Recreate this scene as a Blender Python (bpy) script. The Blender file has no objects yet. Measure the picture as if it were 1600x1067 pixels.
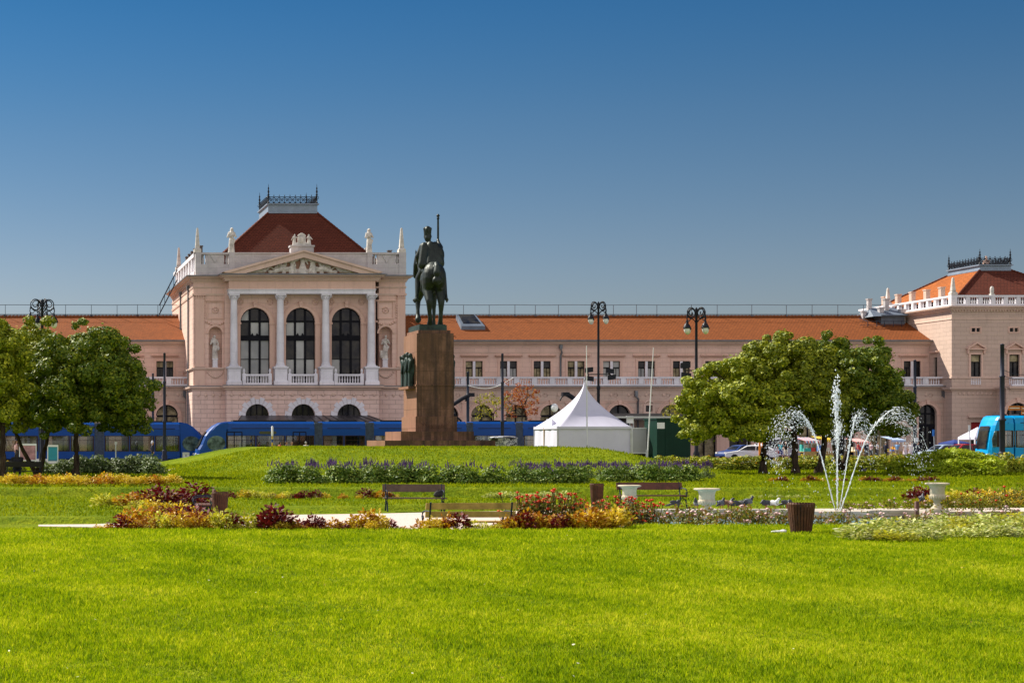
import bpy, bmesh, math, random
import numpy as np
from mathutils import Vector, Matrix, noise
R = math.radians; PI = math.pi
F = 2600.0; HY = 691.0; CAM_H = 1.7           # survey of the site: focal length in photo pixels, horizon row, eye height
def X(px, D): return px * D / F
def Z(py, D): return CAM_H + (HY - py) * D / F
def at(px, py, D): return Vector((px * D / F, D, Z(py, D)))
scene = bpy.context.scene
COL = scene.collection
ORG = {}

def ss(a, b, v):
    t = max(0.0, min(1.0, (v - a) / (b - a))); return t * t * (3 - 2 * t)

# ---------------------------------------------------------------- mesh builder
class MB:
    def __init__(s): s.v = []; s.f = []; s.m = []; s.sm = []
    def add(s, vs, fs, mi=0, smooth=False):
        b = len(s.v); s.v.extend([tuple(v) for v in vs])
        for f in fs: s.f.append([b + i for i in f]); s.m.append(mi); s.sm.append(smooth)
    def quad(s, a, b, c, d, mi=0): s.add([a, b, c, d], [(0, 1, 2, 3)], mi)
    def box(s, x0, x1, y0, y1, z0, z1, mi=0):
        s.add([(x0,y0,z0),(x1,y0,z0),(x1,y1,z0),(x0,y1,z0),(x0,y0,z1),(x1,y0,z1),(x1,y1,z1),(x0,y1,z1)],
              [(0,3,2,1),(4,5,6,7),(0,1,5,4),(1,2,6,5),(2,3,7,6),(3,0,4,7)], mi)
    def taper(s, cx, cy, z0, z1, w0, d0, w1, d1, mi=0):
        s.add([(cx-w0,cy-d0,z0),(cx+w0,cy-d0,z0),(cx+w0,cy+d0,z0),(cx-w0,cy+d0,z0),(cx-w1,cy-d1,z1),(cx+w1,cy-d1,z1),(cx+w1,cy+d1,z1),(cx-w1,cy+d1,z1)],
              [(0,3,2,1),(4,5,6,7),(0,1,5,4),(1,2,6,5),(2,3,7,6),(3,0,4,7)], mi)
    def beam(s, p, q, w, h=None, mi=0):
        h = h or w; p, q = Vector(p), Vector(q); d = (q - p).normalized()
        a = d.cross(Vector((0,0,1)))
        if a.length < 1e-4: a = Vector((1,0,0))
        a.normalize(); b = a.cross(d).normalized(); a *= w/2; b *= h/2
        s.add([p-a-b,p+a-b,p+a+b,p-a+b,q-a-b,q+a-b,q+a+b,q-a+b], [(0,1,2,3),(7,6,5,4),(0,4,5,1),(1,5,6,2),(2,6,7,3),(3,7,4,0)], mi)
    def prism(s, poly, y0, y1, mi=0, mp=None):       # polygon in (x, z), extruded in y
        mp = mp or (lambda u, z, y: (u, y, z)); n = len(poly)
        vs = [mp(u, z, y0) for u, z in poly] + [mp(u, z, y1) for u, z in poly]
        s.add(vs, [list(range(n)), list(range(2*n-1, n-1, -1))] + [(i, i+n, (i+1) % n + n, (i+1) % n) for i in range(n)], mi)
    def lathe(s, c, prof, n=12, mi=0, smooth=True, sx=1.0, sy=1.0):
        c = Vector(c); vs = []; fs = []
        for r, z in prof:
            for k in range(n):
                a = 2*PI*k/n; vs.append((c.x + r*math.cos(a)*sx, c.y + r*math.sin(a)*sy, c.z + z))
        for i in range(len(prof)-1):
            for k in range(n): fs.append((i*n+k, i*n+(k+1) % n, (i+1)*n+(k+1) % n, (i+1)*n+k))
        s.add(vs, fs, mi, smooth)
        s.add(vs[:n], [tuple(range(n))], mi); s.add(vs[-n:], [tuple(range(n))], mi)
    def tube(s, pts, rad, n=6, mi=0, smooth=True, closed=False):
        pts = [Vector(p) for p in pts]; N = len(pts)
        rads = rad if isinstance(rad, (list, tuple)) else [rad]*N
        vs = []; fs = []; up = Vector((0.03,0.02,1)).normalized()
        for i, p in enumerate(pts):
            a = pts[(i-1) % N] if closed or i > 0 else p; b = pts[(i+1) % N] if closed or i < N-1 else p
            d = (b - a).normalized(); u = d.cross(up)
            if u.length < .05: u = d.cross(Vector((1,0,0)))
            u.normalize(); w = u.cross(d)
            for k in range(n):
                t = 2*PI*k/n; vs.append(p + (u*math.cos(t) + w*math.sin(t))*rads[i])
        for i in range(N if closed else N-1):
            j = (i+1) % N
            for k in range(n): fs.append((i*n+k, i*n+(k+1) % n, j*n+(k+1) % n, j*n+k))
        s.add(vs, fs, mi, smooth)
        if not closed: s.add(vs[:n], [tuple(range(n))], mi); s.add(vs[-n:], [tuple(range(n))], mi)
    def ball(s, c, r, n=8, mi=0):
        rx, ry, rz = r if isinstance(r, (list, tuple)) else (r, r, r); m = max(4, n//2 + 1)
        prof = [(math.sin(PI*i/m)*1.0, -math.cos(PI*i/m)) for i in range(m+1)]
        vs = []; fs = []
        for pr, pz in prof:
            for k in range(n):
                a = 2*PI*k/n; vs.append((c[0]+max(pr,.02)*rx*math.cos(a), c[1]+max(pr,.02)*ry*math.sin(a), c[2]+pz*rz))
        for i in range(m):
            for k in range(n): fs.append((i*n+k, i*n+(k+1) % n, (i+1)*n+(k+1) % n, (i+1)*n+k))
        s.add(vs, fs, mi, True)
        s.add(vs[:n], [tuple(range(n))], mi, True); s.add(vs[-n:], [tuple(range(n))], mi, True)
    def molding(s, path, prof, mi=0, closed=False):   # prof: (outset, z) bottom to top, outset to the right of the walking direction
        N = len(path); P = [Vector(p) for p in path]; rows = []
        for i in range(N):
            def nrm(a, b): d = (b-a).normalized(); return Vector((d.y, -d.x))
            if closed or 0 < i < N-1:
                n1 = nrm(P[i-1], P[i]); n2 = nrm(P[i], P[(i+1) % N]); o = (n1+n2)/(1+n1.dot(n2))
            elif i == 0: o = nrm(P[0], P[1])
            else: o = nrm(P[-2], P[-1])
            rows.append([(P[i].x+o.x*q, P[i].y+o.y*q, z) for q, z in prof])
        k = len(prof); vs = [v for r in rows for v in r]; fs = []
        for i in range(N if closed else N-1):
            j = (i+1) % N
            for a in range(k): fs.append((i*k+a, j*k+a, j*k+(a+1) % k, i*k+(a+1) % k))
        if not closed: fs += [tuple(range(k)), tuple(range((N-1)*k+k-1, (N-1)*k-1, -1))]
        s.add(vs, fs, mi)
    def wall(s, u0, u1, z0, z1, ops, depth=.3, mi=0, ri=None, mp=None, n=14):
        ri = mi if ri is None else ri; cur = u0
        def q(a, b, c, d):
            if b - a > 1e-4 and d - c > 1e-4: s.add([mp(a,c,0),mp(b,c,0),mp(b,d,0),mp(a,d,0)], [(0,1,2,3)], mi)
        for (xc, hw, zb, zt, arch) in sorted(ops):
            l, r = xc-hw, xc+hw; q(cur, l, z0, z1); q(l, r, z0, zb)
            pts = [(xc-hw*math.cos(PI*i/n), zt+hw*math.sin(PI*i/n)) for i in range(n+1)] if arch else [(l, zt), (r, zt)]
            for (a, b), (c, d) in zip(pts, pts[1:]): s.add([mp(a,b,0),mp(c,d,0),mp(c,z1,0),mp(a,z1,0)], [(0,1,2,3)], mi)
            ring = [(l, zb)] + pts + [(r, zb)]
            for (a, b), (c, d) in zip(ring, ring[1:] + ring[:1]): s.add([mp(a,b,0),mp(c,d,0),mp(c,d,depth),mp(a,b,depth)], [(0,1,2,3)], ri)
            cur = r
        q(cur, u1, z0, z1)
    def ring(s, xc, r0, r1, zs, y0, y1, zb=None, mi=0, n=14, mp=None):  # archivolt with legs
        mp = mp or (lambda u, z, y: (u, y, z))
        inn = [(xc-r0*math.cos(PI*i/n), zs+r0*math.sin(PI*i/n)) for i in range(n+1)]
        out = [(xc-r1*math.cos(PI*i/n), zs+r1*math.sin(PI*i/n)) for i in range(n+1)]
        if zb is not None: inn = [(xc-r0, zb)] + inn + [(xc+r0, zb)]; out = [(xc-r1, zb)] + out + [(xc+r1, zb)]
        for i in range(len(inn)-1): s.prism([inn[i], inn[i+1], out[i+1], out[i]], y0, y1, mi, mp)
    def build(s, name, mats, parent=None, loc=None, recalc=False):
        if not isinstance(mats, (list, tuple)): mats = [mats]
        org = ORG[parent.name] if parent is not None else Vector(loc if loc is not None else (0,0,0))
        v = np.array(s.v, dtype=np.float32).reshape(-1, 3) - np.array(org, dtype=np.float32)
        me = bpy.data.meshes.new(name); me.from_pydata(v.tolist(), [], s.f)
        for m in mats: me.materials.append(m)
        me.polygons.foreach_set('material_index', np.array(s.m, dtype=np.int32))
        me.polygons.foreach_set('use_smooth', np.array(s.sm, dtype=bool))
        if recalc:
            bm = bmesh.new(); bm.from_mesh(me); bmesh.ops.recalc_face_normals(bm, faces=bm.faces); bm.to_mesh(me); bm.free()
        me.update()
        o = bpy.data.objects.new(name, me); COL.objects.link(o)
        ORG[o.name] = org
        if parent is not None: o.parent = parent
        else: o.location = org
        return o

def np_mesh(name, verts, faces, mats, mi=None, smooth=False):
    verts = np.asarray(verts, dtype=np.float32); faces = np.asarray(faces, dtype=np.int32)
    me = bpy.data.meshes.new(name); n, k = faces.shape
    me.vertices.add(len(verts)); me.vertices.foreach_set('co', verts.ravel())
    me.loops.add(n*k); me.loops.foreach_set('vertex_index', faces.ravel())
    me.polygons.add(n); me.polygons.foreach_set('loop_start', np.arange(0, n*k, k, dtype=np.int32))
    for m in mats: me.materials.append(m)
    if mi is not None: me.polygons.foreach_set('material_index', np.asarray(mi, dtype=np.int32))
    me.polygons.foreach_set('use_smooth', np.full(n, smooth, dtype=bool))
    me.update(calc_edges=True); me.validate()
    return me

def tag(o, label, cat, group=None, kind=None):
    if label and len(label.split()) > 16: print('LONG', label)
    if label: o['label'] = label
    if cat: o['category'] = cat
    if group: o['group'] = group
    if kind: o['kind'] = kind
    return o
def thing(name, label, cat, loc, group=None):
    o = bpy.data.objects.new(name, None); COL.objects.link(o); o.location = loc; o.empty_display_size = .3
    ORG[o.name] = Vector(loc); return tag(o, label, cat, group)
def struct(o): o['kind'] = 'structure'; return o
def put(name, me, loc, rz=0, sc=1, label=None, cat=None, group=None, parent=None):
    o = bpy.data.objects.new(name, me); COL.objects.link(o)
    if parent is not None: o.parent = parent
    o.location = loc; o.rotation_euler = (0, 0, rz); o.scale = sc if isinstance(sc, (tuple, list)) else (sc, sc, sc)
    if label: tag(o, label, cat, group)
    ORG[o.name] = Vector((0,0,0)); return o
def dup(root, loc, rz=0, sc=1, label=None, group=None):
    r = root.copy(); COL.objects.link(r); r.location = loc; r.rotation_euler = (0,0,rz); r.scale = (sc,sc,sc)
    if label: r['label'] = label
    if group: r['group'] = group
    for ch in list(root.children):
        c = ch.copy(); COL.objects.link(c); c.parent = r
        for g in list(ch.children):
            d = g.copy(); COL.objects.link(d); d.parent = c
    return r

# ---------------------------------------------------------------- blobs: limbs and bodies fused into one continuous surface
class Blob:
    def __init__(s): s.p = []                       # (p0, r0, p1, r1, mat) capsules; ellipsoids kept as (c, R, mat)
        
    def cap(s, a, ra, b, rb, m=0): s.p.append(('c', Vector(a), ra, Vector(b), rb, m)); return s
    def chain(s, pts, m=0):
        for (a, ra), (b, rb) in zip(pts, pts[1:]): s.cap(a, ra, b, rb, m)
        return s
    def ell(s, c, r, m=0, rot=(0,0,0)): s.p.append(('e', Vector(c), Vector(r), rot, 0, m)); return s
    def mesh(s, name, vox, mats, smooth=2, scale=1.0):
        b = MB()
        for q in s.p:
            if q[0] == 'c':
                _, a, ra, c, rc, m = q; d = c - a; L = d.length
                if L < 1e-5: b.ball(a, ra, 10); continue
                M = d.to_track_quat('Z', 'Y').to_matrix(); prof = []
                for i in range(5): t = PI/2*i/4; prof.append((max(ra*math.sin(t), ra*.02), -ra*math.cos(t)))
                for i in range(5): t = PI/2*i/4; prof.append((max(rc*math.cos(t), rc*.02), L + rc*math.sin(t)))
                n = 12; vs = []; fs = []
                for r, z in prof:
                    for k in range(n): vs.append(a + M @ Vector((r*math.cos(2*PI*k/n), r*math.sin(2*PI*k/n), z)))
                for i in range(len(prof)-1):
                    for k in range(n): fs.append((i*n+k, i*n+(k+1) % n, (i+1)*n+(k+1) % n, (i+1)*n+k))
                fs += [tuple(range(n-1, -1, -1)), tuple(range(len(vs)-n, len(vs)))]
                b.add(vs, fs)
            else:
                _, c, r, rot, _, m = q; t = MB(); t.ball((0,0,0), tuple(r), 14)
                from mathutils import Euler
                M = Euler(rot).to_matrix(); b.add([c + M @ Vector(v) for v in t.v], t.f)
        o = b.build('blob_tmp', [], None)
        md = o.modifiers.new('r', 'REMESH'); md.mode = 'VOXEL'; md.voxel_size = vox; md.use_smooth_shade = True
        if smooth: sm = o.modifiers.new('s', 'SMOOTH'); sm.iterations = smooth; sm.factor = .5
        dgp = bpy.context.evaluated_depsgraph_get()
        me = bpy.data.meshes.new_from_object(o.evaluated_get(dgp)); me.name = name
        src = o.data; bpy.data.objects.remove(o); bpy.data.meshes.remove(src)
        me.materials.clear()
        for m in mats: me.materials.append(m)
        n = len(me.polygons); cen = np.empty(n*3, dtype=np.float32); me.polygons.foreach_get('center', cen); cen = cen.reshape(-1, 3)
        best = np.full(n, 1e9); idx = np.zeros(n, dtype=np.int32)
        for q in s.p:
            if q[0] == 'c':
                _, a, ra, c, rc, m = q; a = np.array(a); d = np.array(c) - a; L2 = max(1e-9, d @ d)
                t = np.clip(((cen - a) @ d)/L2, 0, 1); dist = np.linalg.norm(cen - a - t[:, None]*d, axis=1) - (ra + t*(rc-ra))
            else:
                _, c, r, rot, _, m = q; k = np.linalg.norm((cen - np.array(c))/np.array(r), axis=1); dist = (k-1)*min(r)
            w = dist < best; best[w] = dist[w]; idx[w] = m
        me.polygons.foreach_set('material_index', idx)
        me.polygons.foreach_set('use_smooth', np.ones(n, dtype=bool))
        if scale != 1.0: me.transform(Matrix.Scale(scale, 4))
        me.update(); return me
# ---------------------------------------------------------------- materials
class NT:
    def __init__(s, name):
        s.m = bpy.data.materials.new(name); s.m.use_nodes = True; s.t = s.m.node_tree; s.n = s.t.nodes
        s.b = s.n['Principled BSDF']; s.out = s.n['Material Output']
    def new(s, typ, **kw):
        n = s.n.new(typ)
        for k, v in kw.items():
            if k.startswith('i_'):
                key = k[2:].replace('_', ' '); n.inputs[key].default_value = v
            else: setattr(n, k, v)
        return n
    def link(s, a, b): s.t.links.new(a, b)
    def coord(s, kind='Object'): return s.new('ShaderNodeTexCoord').outputs[kind]
    def noise(s, vec, scale, detail=4, rough=.6):
        n = s.new('ShaderNodeTexNoise'); n.inputs['Scale'].default_value = scale; n.inputs['Detail'].default_value = detail; n.inputs['Roughness'].default_value = rough
        if vec is not None: s.link(vec, n.inputs['Vector'])
        return n.outputs['Fac']
    def ramp(s, fac, stops):
        r = s.new('ShaderNodeValToRGB'); e = r.color_ramp.elements
        while len(e) < len(stops): e.new(.5)
        for el, (p, c) in zip(e, stops): el.position = p; el.color = (*c, 1)
        s.link(fac, r.inputs['Fac']); return r.outputs['Color']
    def mix(s, fac, a, b, typ='MIX'):
        n = s.new('ShaderNodeMix', data_type='RGBA', blend_type=typ)
        if isinstance(fac, (int, float)): n.inputs[0].default_value = fac
        else: s.link(fac, n.inputs[0])
        for v, k in ((a, 6), (b, 7)):
            if isinstance(v, tuple): n.inputs[k].default_value = (*v[:3], 1)
            else: s.link(v, n.inputs[k])
        return n.outputs[2]
    def math(s, op, a, b=0.0, c=None):
        n = s.new('ShaderNodeMath', operation=op)
        for i, v in enumerate((a, b) + ((c,) if c is not None else ())):
            if isinstance(v, (int, float)): n.inputs[i].default_value = v
            else: s.link(v, n.inputs[i])
        return n.outputs[0]
    def bump(s, h, strength=.3, dist=.02):
        b = s.new('ShaderNodeBump'); b.inputs['Strength'].default_value = strength; b.inputs['Distance'].default_value = dist
        s.link(h, b.inputs['Height']); s.link(b.outputs['Normal'], s.b.inputs['Normal'])
    def base(s, c):
        if isinstance(c, tuple): s.b.inputs['Base Color'].default_value = (*c, 1)
        else: s.link(c, s.b.inputs['Base Color'])
    def set(s, rough=.7, metal=0, spec=.4):
        s.b.inputs['Roughness'].default_value = rough; s.b.inputs['Metallic'].default_value = metal; s.b.inputs['Specular IOR Level'].default_value = spec
        return s

def sc(c, k): return tuple(min(1, x*k) for x in c)
def plain(name, c, rough=.6, var=.18, scale=3.0, bump=0.0, metal=0, spec=.4, c2=None, obj='Object'):
    t = NT(name).set(rough, metal, spec); co = t.coord(obj); f = t.noise(co, scale, 5)
    t.base(t.ramp(f, [(.3, sc(c, 1-var)), (.7, c2 or sc(c, 1+var))]))
    if bump: t.bump(t.noise(co, scale*4, 6), bump, .02)
    return t.m

def masonry(name, c, bw, bh, mort=.02, rough=.85, joint=.78, stain=.35, offset=.5, streak=True, var=.06):
    t = NT(name).set(rough, 0, .25); g = t.new('ShaderNodeNewGeometry').outputs['Position']
    sp = t.new('ShaderNodeSeparateXYZ'); t.link(g, sp.inputs[0])
    cb = t.new('ShaderNodeCombineXYZ'); t.link(t.math('ADD', sp.outputs[0], sp.outputs[1]), cb.inputs[0]); t.link(sp.outputs[2], cb.inputs[1])
    br = t.new('ShaderNodeTexBrick', offset=offset); t.link(cb.outputs[0], br.inputs['Vector'])
    br.inputs['Scale'].default_value = 1; br.inputs['Brick Width'].default_value = bw; br.inputs['Row Height'].default_value = bh
    br.inputs['Mortar Size'].default_value = mort; br.inputs['Mortar Smooth'].default_value = .3
    br.inputs['Color1'].default_value = (*sc(c, 1-var), 1); br.inputs['Color2'].default_value = (*sc(c, 1+var), 1); br.inputs['Mortar'].default_value = (*sc(c, joint), 1)
    col = br.outputs['Color']
    big = t.noise(g, .35, 6, .65)
    col = t.mix(t.math('MULTIPLY', t.ramp(big, [(.42, (0,0,0)), (.7, (1,1,1))]), stain), col, tuple(x*.62 for x in c))
    if streak:
        mpn = t.new('ShaderNodeMapping'); mpn.inputs['Scale'].default_value = (2.2, 2.2, .16); t.link(g, mpn.inputs['Vector'])
        st = t.noise(mpn.outputs[0], 1.3, 5, .7)
        col = t.mix(t.math('MULTIPLY', t.ramp(st, [(.55, (0,0,0)), (.78, (1,1,1))]), .5), col, tuple(x*.45 for x in c))
    fine = t.noise(g, 9, 4); col = t.mix(.16, col, t.ramp(fine, [(.3, sc(c, .7)), (.7, sc(c, 1.2))]))
    t.base(col); t.bump(t.math('ADD', t.math('MULTIPLY', br.outputs['Fac'], -1.0), t.math('MULTIPLY', fine, .3)), .5, .03)
    return t.m

def tiles(name, c, axis=0, pitch=.5):
    t = NT(name).set(.85, 0, .2); g = t.new('ShaderNodeNewGeometry').outputs['Position']
    sp = t.new('ShaderNodeSeparateXYZ'); t.link(g, sp.inputs[0]); cb = t.new('ShaderNodeCombineXYZ')
    t.link(sp.outputs[axis], cb.inputs[0]); t.link(t.math('MULTIPLY', sp.outputs[2], 1.0), cb.inputs[1])
    br = t.new('ShaderNodeTexBrick', offset=.5); t.link(cb.outputs[0], br.inputs['Vector'])
    br.inputs['Scale'].default_value = 1; br.inputs['Brick Width'].default_value = .36; br.inputs['Row Height'].default_value = .26*pitch
    br.inputs['Mortar Size'].default_value = .022; br.inputs['Mortar Smooth'].default_value = .2
    br.inputs['Color1'].default_value = (*sc(c, .86), 1); br.inputs['Color2'].default_value = (*sc(c, 1.15), 1); br.inputs['Mortar'].default_value = (*sc(c, .35), 1)
    big = t.noise(g, .5, 6, .7)
    col = t.mix(t.ramp(big, [(.4, (0,0,0)), (.75, (.5,.5,.5))]), br.outputs['Color'], sc(c, .6))
    sp2 = t.noise(g, 2.2, 3); col = t.mix(t.ramp(sp2, [(.62, (0,0,0)), (.72, (.45,.45,.45))]), col, (c[0]*1.1, c[1]*1.35, c[2]*1.6))
    t.base(col); t.bump(t.math('MULTIPLY', br.outputs['Fac'], -1.0), .6, .05)
    return t.m

def leafmat(name, stops, trans=.35, rough=.55, tcol=None):
    t = NT(name).set(rough, 0, .3)
    g = t.new('ShaderNodeNewGeometry'); rnd = g.outputs['Random Per Island']
    oi = t.new('ShaderNodeObjectInfo'); f = t.math('FRACT', t.math('ADD', rnd, t.math('MULTIPLY', oi.outputs['Random'], .37)))
    col = t.ramp(rnd, [(i/(max(1, len(stops)-1)), c) for i, c in enumerate(stops)])
    hs = t.new('ShaderNodeHueSaturation'); t.link(col, hs.inputs['Color']); t.link(t.math('ADD', .85, t.math('MULTIPLY', oi.outputs['Random'], .3)), hs.inputs['Value'])
    t.base(hs.outputs['Color'])
    tr = t.new('ShaderNodeBsdfTranslucent')
    t.link(t.mix(1.0, hs.outputs['Color'], tcol or (1.25, 1.2, .55), 'MULTIPLY'), tr.inputs['Color'])
    mx = t.new('ShaderNodeMixShader'); mx.inputs[0].default_value = trans
    t.link(t.b.outputs[0], mx.inputs[1]); t.link(tr.outputs[0], mx.inputs[2]); t.link(mx.outputs[0], t.out.inputs['Surface'])
    return t.m

def glass_clear(name, tint=(.78,.80,.74), refl=.04):
    t = NT(name); tr = t.new('ShaderNodeBsdfTransparent'); tr.inputs['Color'].default_value = (*tint, 1)
    gl = t.new('ShaderNodeBsdfGlossy'); gl.inputs['Roughness'].default_value = .03; gl.inputs['Color'].default_value = (.9,.95,1,1)
    fr = t.new('ShaderNodeFresnel'); fr.inputs['IOR'].default_value = 1.5
    mx = t.new('ShaderNodeMixShader'); t.link(t.math('ADD', fr.outputs[0], refl*.5), mx.inputs[0])
    t.link(tr.outputs[0], mx.inputs[1]); t.link(gl.outputs[0], mx.inputs[2]); t.link(mx.outputs[0], t.out.inputs['Surface']); return t.m

def pane_mat(name, c1, c2, rough=.12, scale=.5):
    t = NT(name).set(rough, 0, .22); g = t.new('ShaderNodeNewGeometry').outputs['Position']
    t.base(t.ramp(t.noise(g, scale, 3, .6), [(.38, c1), (.66, c2)])); return t.m

PINK = (.74, .51, .425); PINK2 = (.56, .37, .31)
M = {}
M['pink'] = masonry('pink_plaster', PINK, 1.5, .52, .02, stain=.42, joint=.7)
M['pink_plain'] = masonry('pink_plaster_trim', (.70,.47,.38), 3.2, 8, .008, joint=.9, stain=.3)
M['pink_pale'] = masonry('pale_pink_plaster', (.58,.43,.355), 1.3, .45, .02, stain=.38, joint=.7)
M['rust'] = masonry('rusticated_pink', (.75,.54,.47), 1.35, .47, .03, joint=.55, stain=.45)
M['cornice'] = masonry('ochre_pink_cornice', (.66,.48,.395), 4, 9, .006, joint=.9, stain=.5)
M['marble'] = masonry('weathered_white_stone', (.76,.74,.79), 2.2, 1.0, .008, joint=.8, stain=.6, var=.08)
M['parapet'] = masonry('stained_parapet_stone', (.52,.49,.50), 1.6, .55, .012, joint=.75, stain=.85, var=.1)
M['statue_stone'] = plain('pale_statue_stone', (.56,.52,.48), .85, .35, 2.5, .3)
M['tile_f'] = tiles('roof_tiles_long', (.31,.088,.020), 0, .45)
M['tile_shaded'] = tiles('roof_tiles_shaded_front', (.125,.030,.016), 0, .75)  # darker copy of the tiles: the front slope's shade put into colour
M['tile_lit'] = tiles('roof_tiles_lit_side', (.40,.11,.02), 1, .75)  # brighter copy of those tiles: sunlight on the side slopes put into colour
M['lead'] = plain('painted_roof_sheet', (.20,.25,.33), .5, .15, 1.5)
M['zinc'] = plain('zinc_gutter', (.16,.17,.19), .45, .2, 2, metal=.5)
M['iron'] = plain('black_iron', (.010,.011,.018), .45, .3, 5, spec=.2)
M['iron_blue'] = plain('dark_blue_iron', (.018,.028,.05), .45, .3, 5, spec=.2)
M['pole'] = plain('dark_grey_pole_paint', (.025,.028,.05), .55, .25, 2, spec=.2)
M['rail_dark'] = plain('weathered_railing', (.09,.10,.13), .5, .2, 3, metal=.3)
M['sky_lead'] = plain('skylight_lead', (.12,.15,.2), .6, .2, 2)
M['steel'] = plain('galvanised_steel', (.45,.46,.48), .4, .15, 4, metal=.6)
M['frame_dark'] = plain('dark_window_frame', (.008,.008,.012), .6, .3, 3, spec=.1)
M['glass_dark'] = pane_mat('dark_window_glass', (.006,.007,.012), (.05,.045,.035), .06, .7)
M['glass_blind'] = pane_mat('glass_with_pale_blinds', (.26,.27,.27), (.48,.48,.46), .25, .22)
M['glass_warm'] = pane_mat('glass_with_warm_reflection', (.09,.07,.03), (.42,.35,.2), .2, 1.2)  # warm reflections painted into the pane's own colour
M['glass_tint'] = glass_clear('tinted_vehicle_glass')
M['bronze'] = plain('bronze_patina', (.016,.019,.018), .5, .5, 2.2, .25, metal=.35, spec=.35, c2=(.034,.046,.040))
M['bronze_green'] = plain('green_bronze', (.014,.022,.02), .55, .4, 1.6, .35, metal=.3, c2=(.035,.07,.06))
M['white_paint'] = plain('white_paint', (.75,.75,.76), .5, .05, 2)
M['white_cloth'] = plain('white_tent_fabric', (.60,.59,.71), .75, .04, 1.2, .08)
M['asphalt'] = plain('street_asphalt', (.10,.10,.105), .9, .25, .8, .2)
M['gravel'] = plain('pale_gravel', (.58,.47,.41), .95, .22, 14, .5)
M['stone_rim'] = plain('fountain_stone', (.46,.40,.34), .85, .3, 2.2, .35)
M['urn'] = plain('cream_urn_stone', (.52,.44,.32), .85, .22, 4, .3)
M['wood_dark'] = plain('dark_brown_wood', (.09,.03,.018), .6, .45, 6, .3)
M['wood_ochre'] = plain('ochre_bench_wood', (.40,.26,.08), .6, .35, 5, .25)
M['rust_wood'] = plain('rust_brown_slats', (.075,.026,.010), .7, .5, 7, .35)
M['dark'] = plain('dark_interior', (.02,.02,.022), .9, .2, 2)
M['green_paint'] = plain('dark_green_paint', (.002,.028,.018), .5, .15, 1.2, spec=.2)
M['green_lit'] = M['green_paint']
M['rubber'] = plain('black_rubber', (.015,.015,.016), .8, .2, 6)
def paint(name, c, rough=.3):
    t = NT(name).set(rough, 0, .5); co = t.coord(); t.base(t.ramp(t.noise(co, 1.4, 5, .7), [(.3, sc(c, .88)), (.75, sc(c, 1.08))])); t.b.inputs['Specular IOR Level'].default_value = .25; return t.m
M['tram_blue'] = paint('tram_blue_paint', (.001,.055,.27), .4)
M['tram_light'] = paint('tram_bright_blue_paint', (.004,.33,.72), .32)
M['cab_glass'] = pane_mat('greenish_cab_glass', (.02,.035,.03), (.16,.24,.21), .08, 1.6)
M['tram_frame'] = plain('dark_brown_tram_pillar', (.035,.018,.010), .5, .3, 4, spec=.2)
M['bellows'] = plain('grey_blue_bellows', (.05,.07,.11), .7, .4, 6)
def cloth(name, c): return plain(name, c, .85, .12, 8, .1)
M['skin'] = plain('skin', (.50,.27,.18), .6, .08, 6)
M['hair_dark'] = plain('dark_hair', (.02,.013,.01), .6, .3, 20)
M['hair_brown'] = plain('brown_hair', (.09,.045,.02), .6, .3, 20)
M['hair_grey'] = plain('grey_hair', (.35,.33,.31), .6, .2, 20)
def shingle_ground():
    t = NT('lawn_soil').set(.95, 0, .05); g = t.new('ShaderNodeNewGeometry').outputs['Position']
    a = t.noise(g, .22, 5, .6); b = t.noise(g, 2.2, 5, .7)
    mpn = t.new('ShaderNodeMapping'); mpn.inputs['Scale'].default_value = (1, .35, 1); t.link(g, mpn.inputs['Vector'])
    c = t.noise(mpn.outputs[0], 14, 4, .7)
    col = t.ramp(t.math('ADD', t.math('MULTIPLY', a, .5), t.math('MULTIPLY', b, .5)), [(.38, (.085,.145,.003)), (.5, (.19,.245,.005)), (.62, (.30,.33,.008))])
    col = t.mix(t.ramp(c, [(.35, (0,0,0)), (.65, (.6,.6,.6))]), col, (.05,.10,.003))
    t.base(col); t.bump(t.math('ADD', c, t.math('MULTIPLY', b, 1.5)), .9, .12); return t.m
M['lawn'] = shingle_ground()
def grassmat(name, stops):
    t = NT(name).set(.8, 0, .08); g = t.new('ShaderNodeNewGeometry'); pos = g.outputs['Position']
    mpn = t.new('ShaderNodeMapping'); mpn.inputs['Scale'].default_value = (.55, .30, 1); t.link(pos, mpn.inputs['Vector'])
    a = t.noise(mpn.outputs[0], 1.0, 5, .65); b = t.noise(pos, 7.5, 4, .7)
    f = t.math('ADD', t.math('MULTIPLY', g.outputs['Random Per Island'], .45), t.math('ADD', t.math('MULTIPLY', a, 1.05), t.math('MULTIPLY', b, 1.1)))
    col = t.ramp(t.math('SUBTRACT', f, .79), [(.15+.7*i/(len(stops)-1), c) for i, c in enumerate(stops)]); t.base(col)
    tr = t.new('ShaderNodeBsdfTranslucent'); t.link(t.mix(1.0, col, (1.25,1.15,.5), 'MULTIPLY'), tr.inputs['Color'])
    mx = t.new('ShaderNodeMixShader'); mx.inputs[0].default_value = .4; t.link(t.b.outputs[0], mx.inputs[1]); t.link(tr.outputs[0], mx.inputs[2]); t.link(mx.outputs[0], t.out.inputs['Surface']); return t.m
M['grass'] = grassmat('grass_blades', [(.075,.145,.003), (.165,.275,.004), (.28,.39,.005), (.41,.49,.008), (.62,.63,.06)])
M['grass_far'] = grassmat('grass_tufts', [(.075,.14,.003), (.16,.225,.004), (.245,.295,.005), (.33,.355,.008)])
M['leaf_tree'] = leafmat('tree_leaves', [(.11,.155,.005), (.165,.21,.006), (.25,.28,.007), (.46,.46,.02)], .13)
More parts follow.
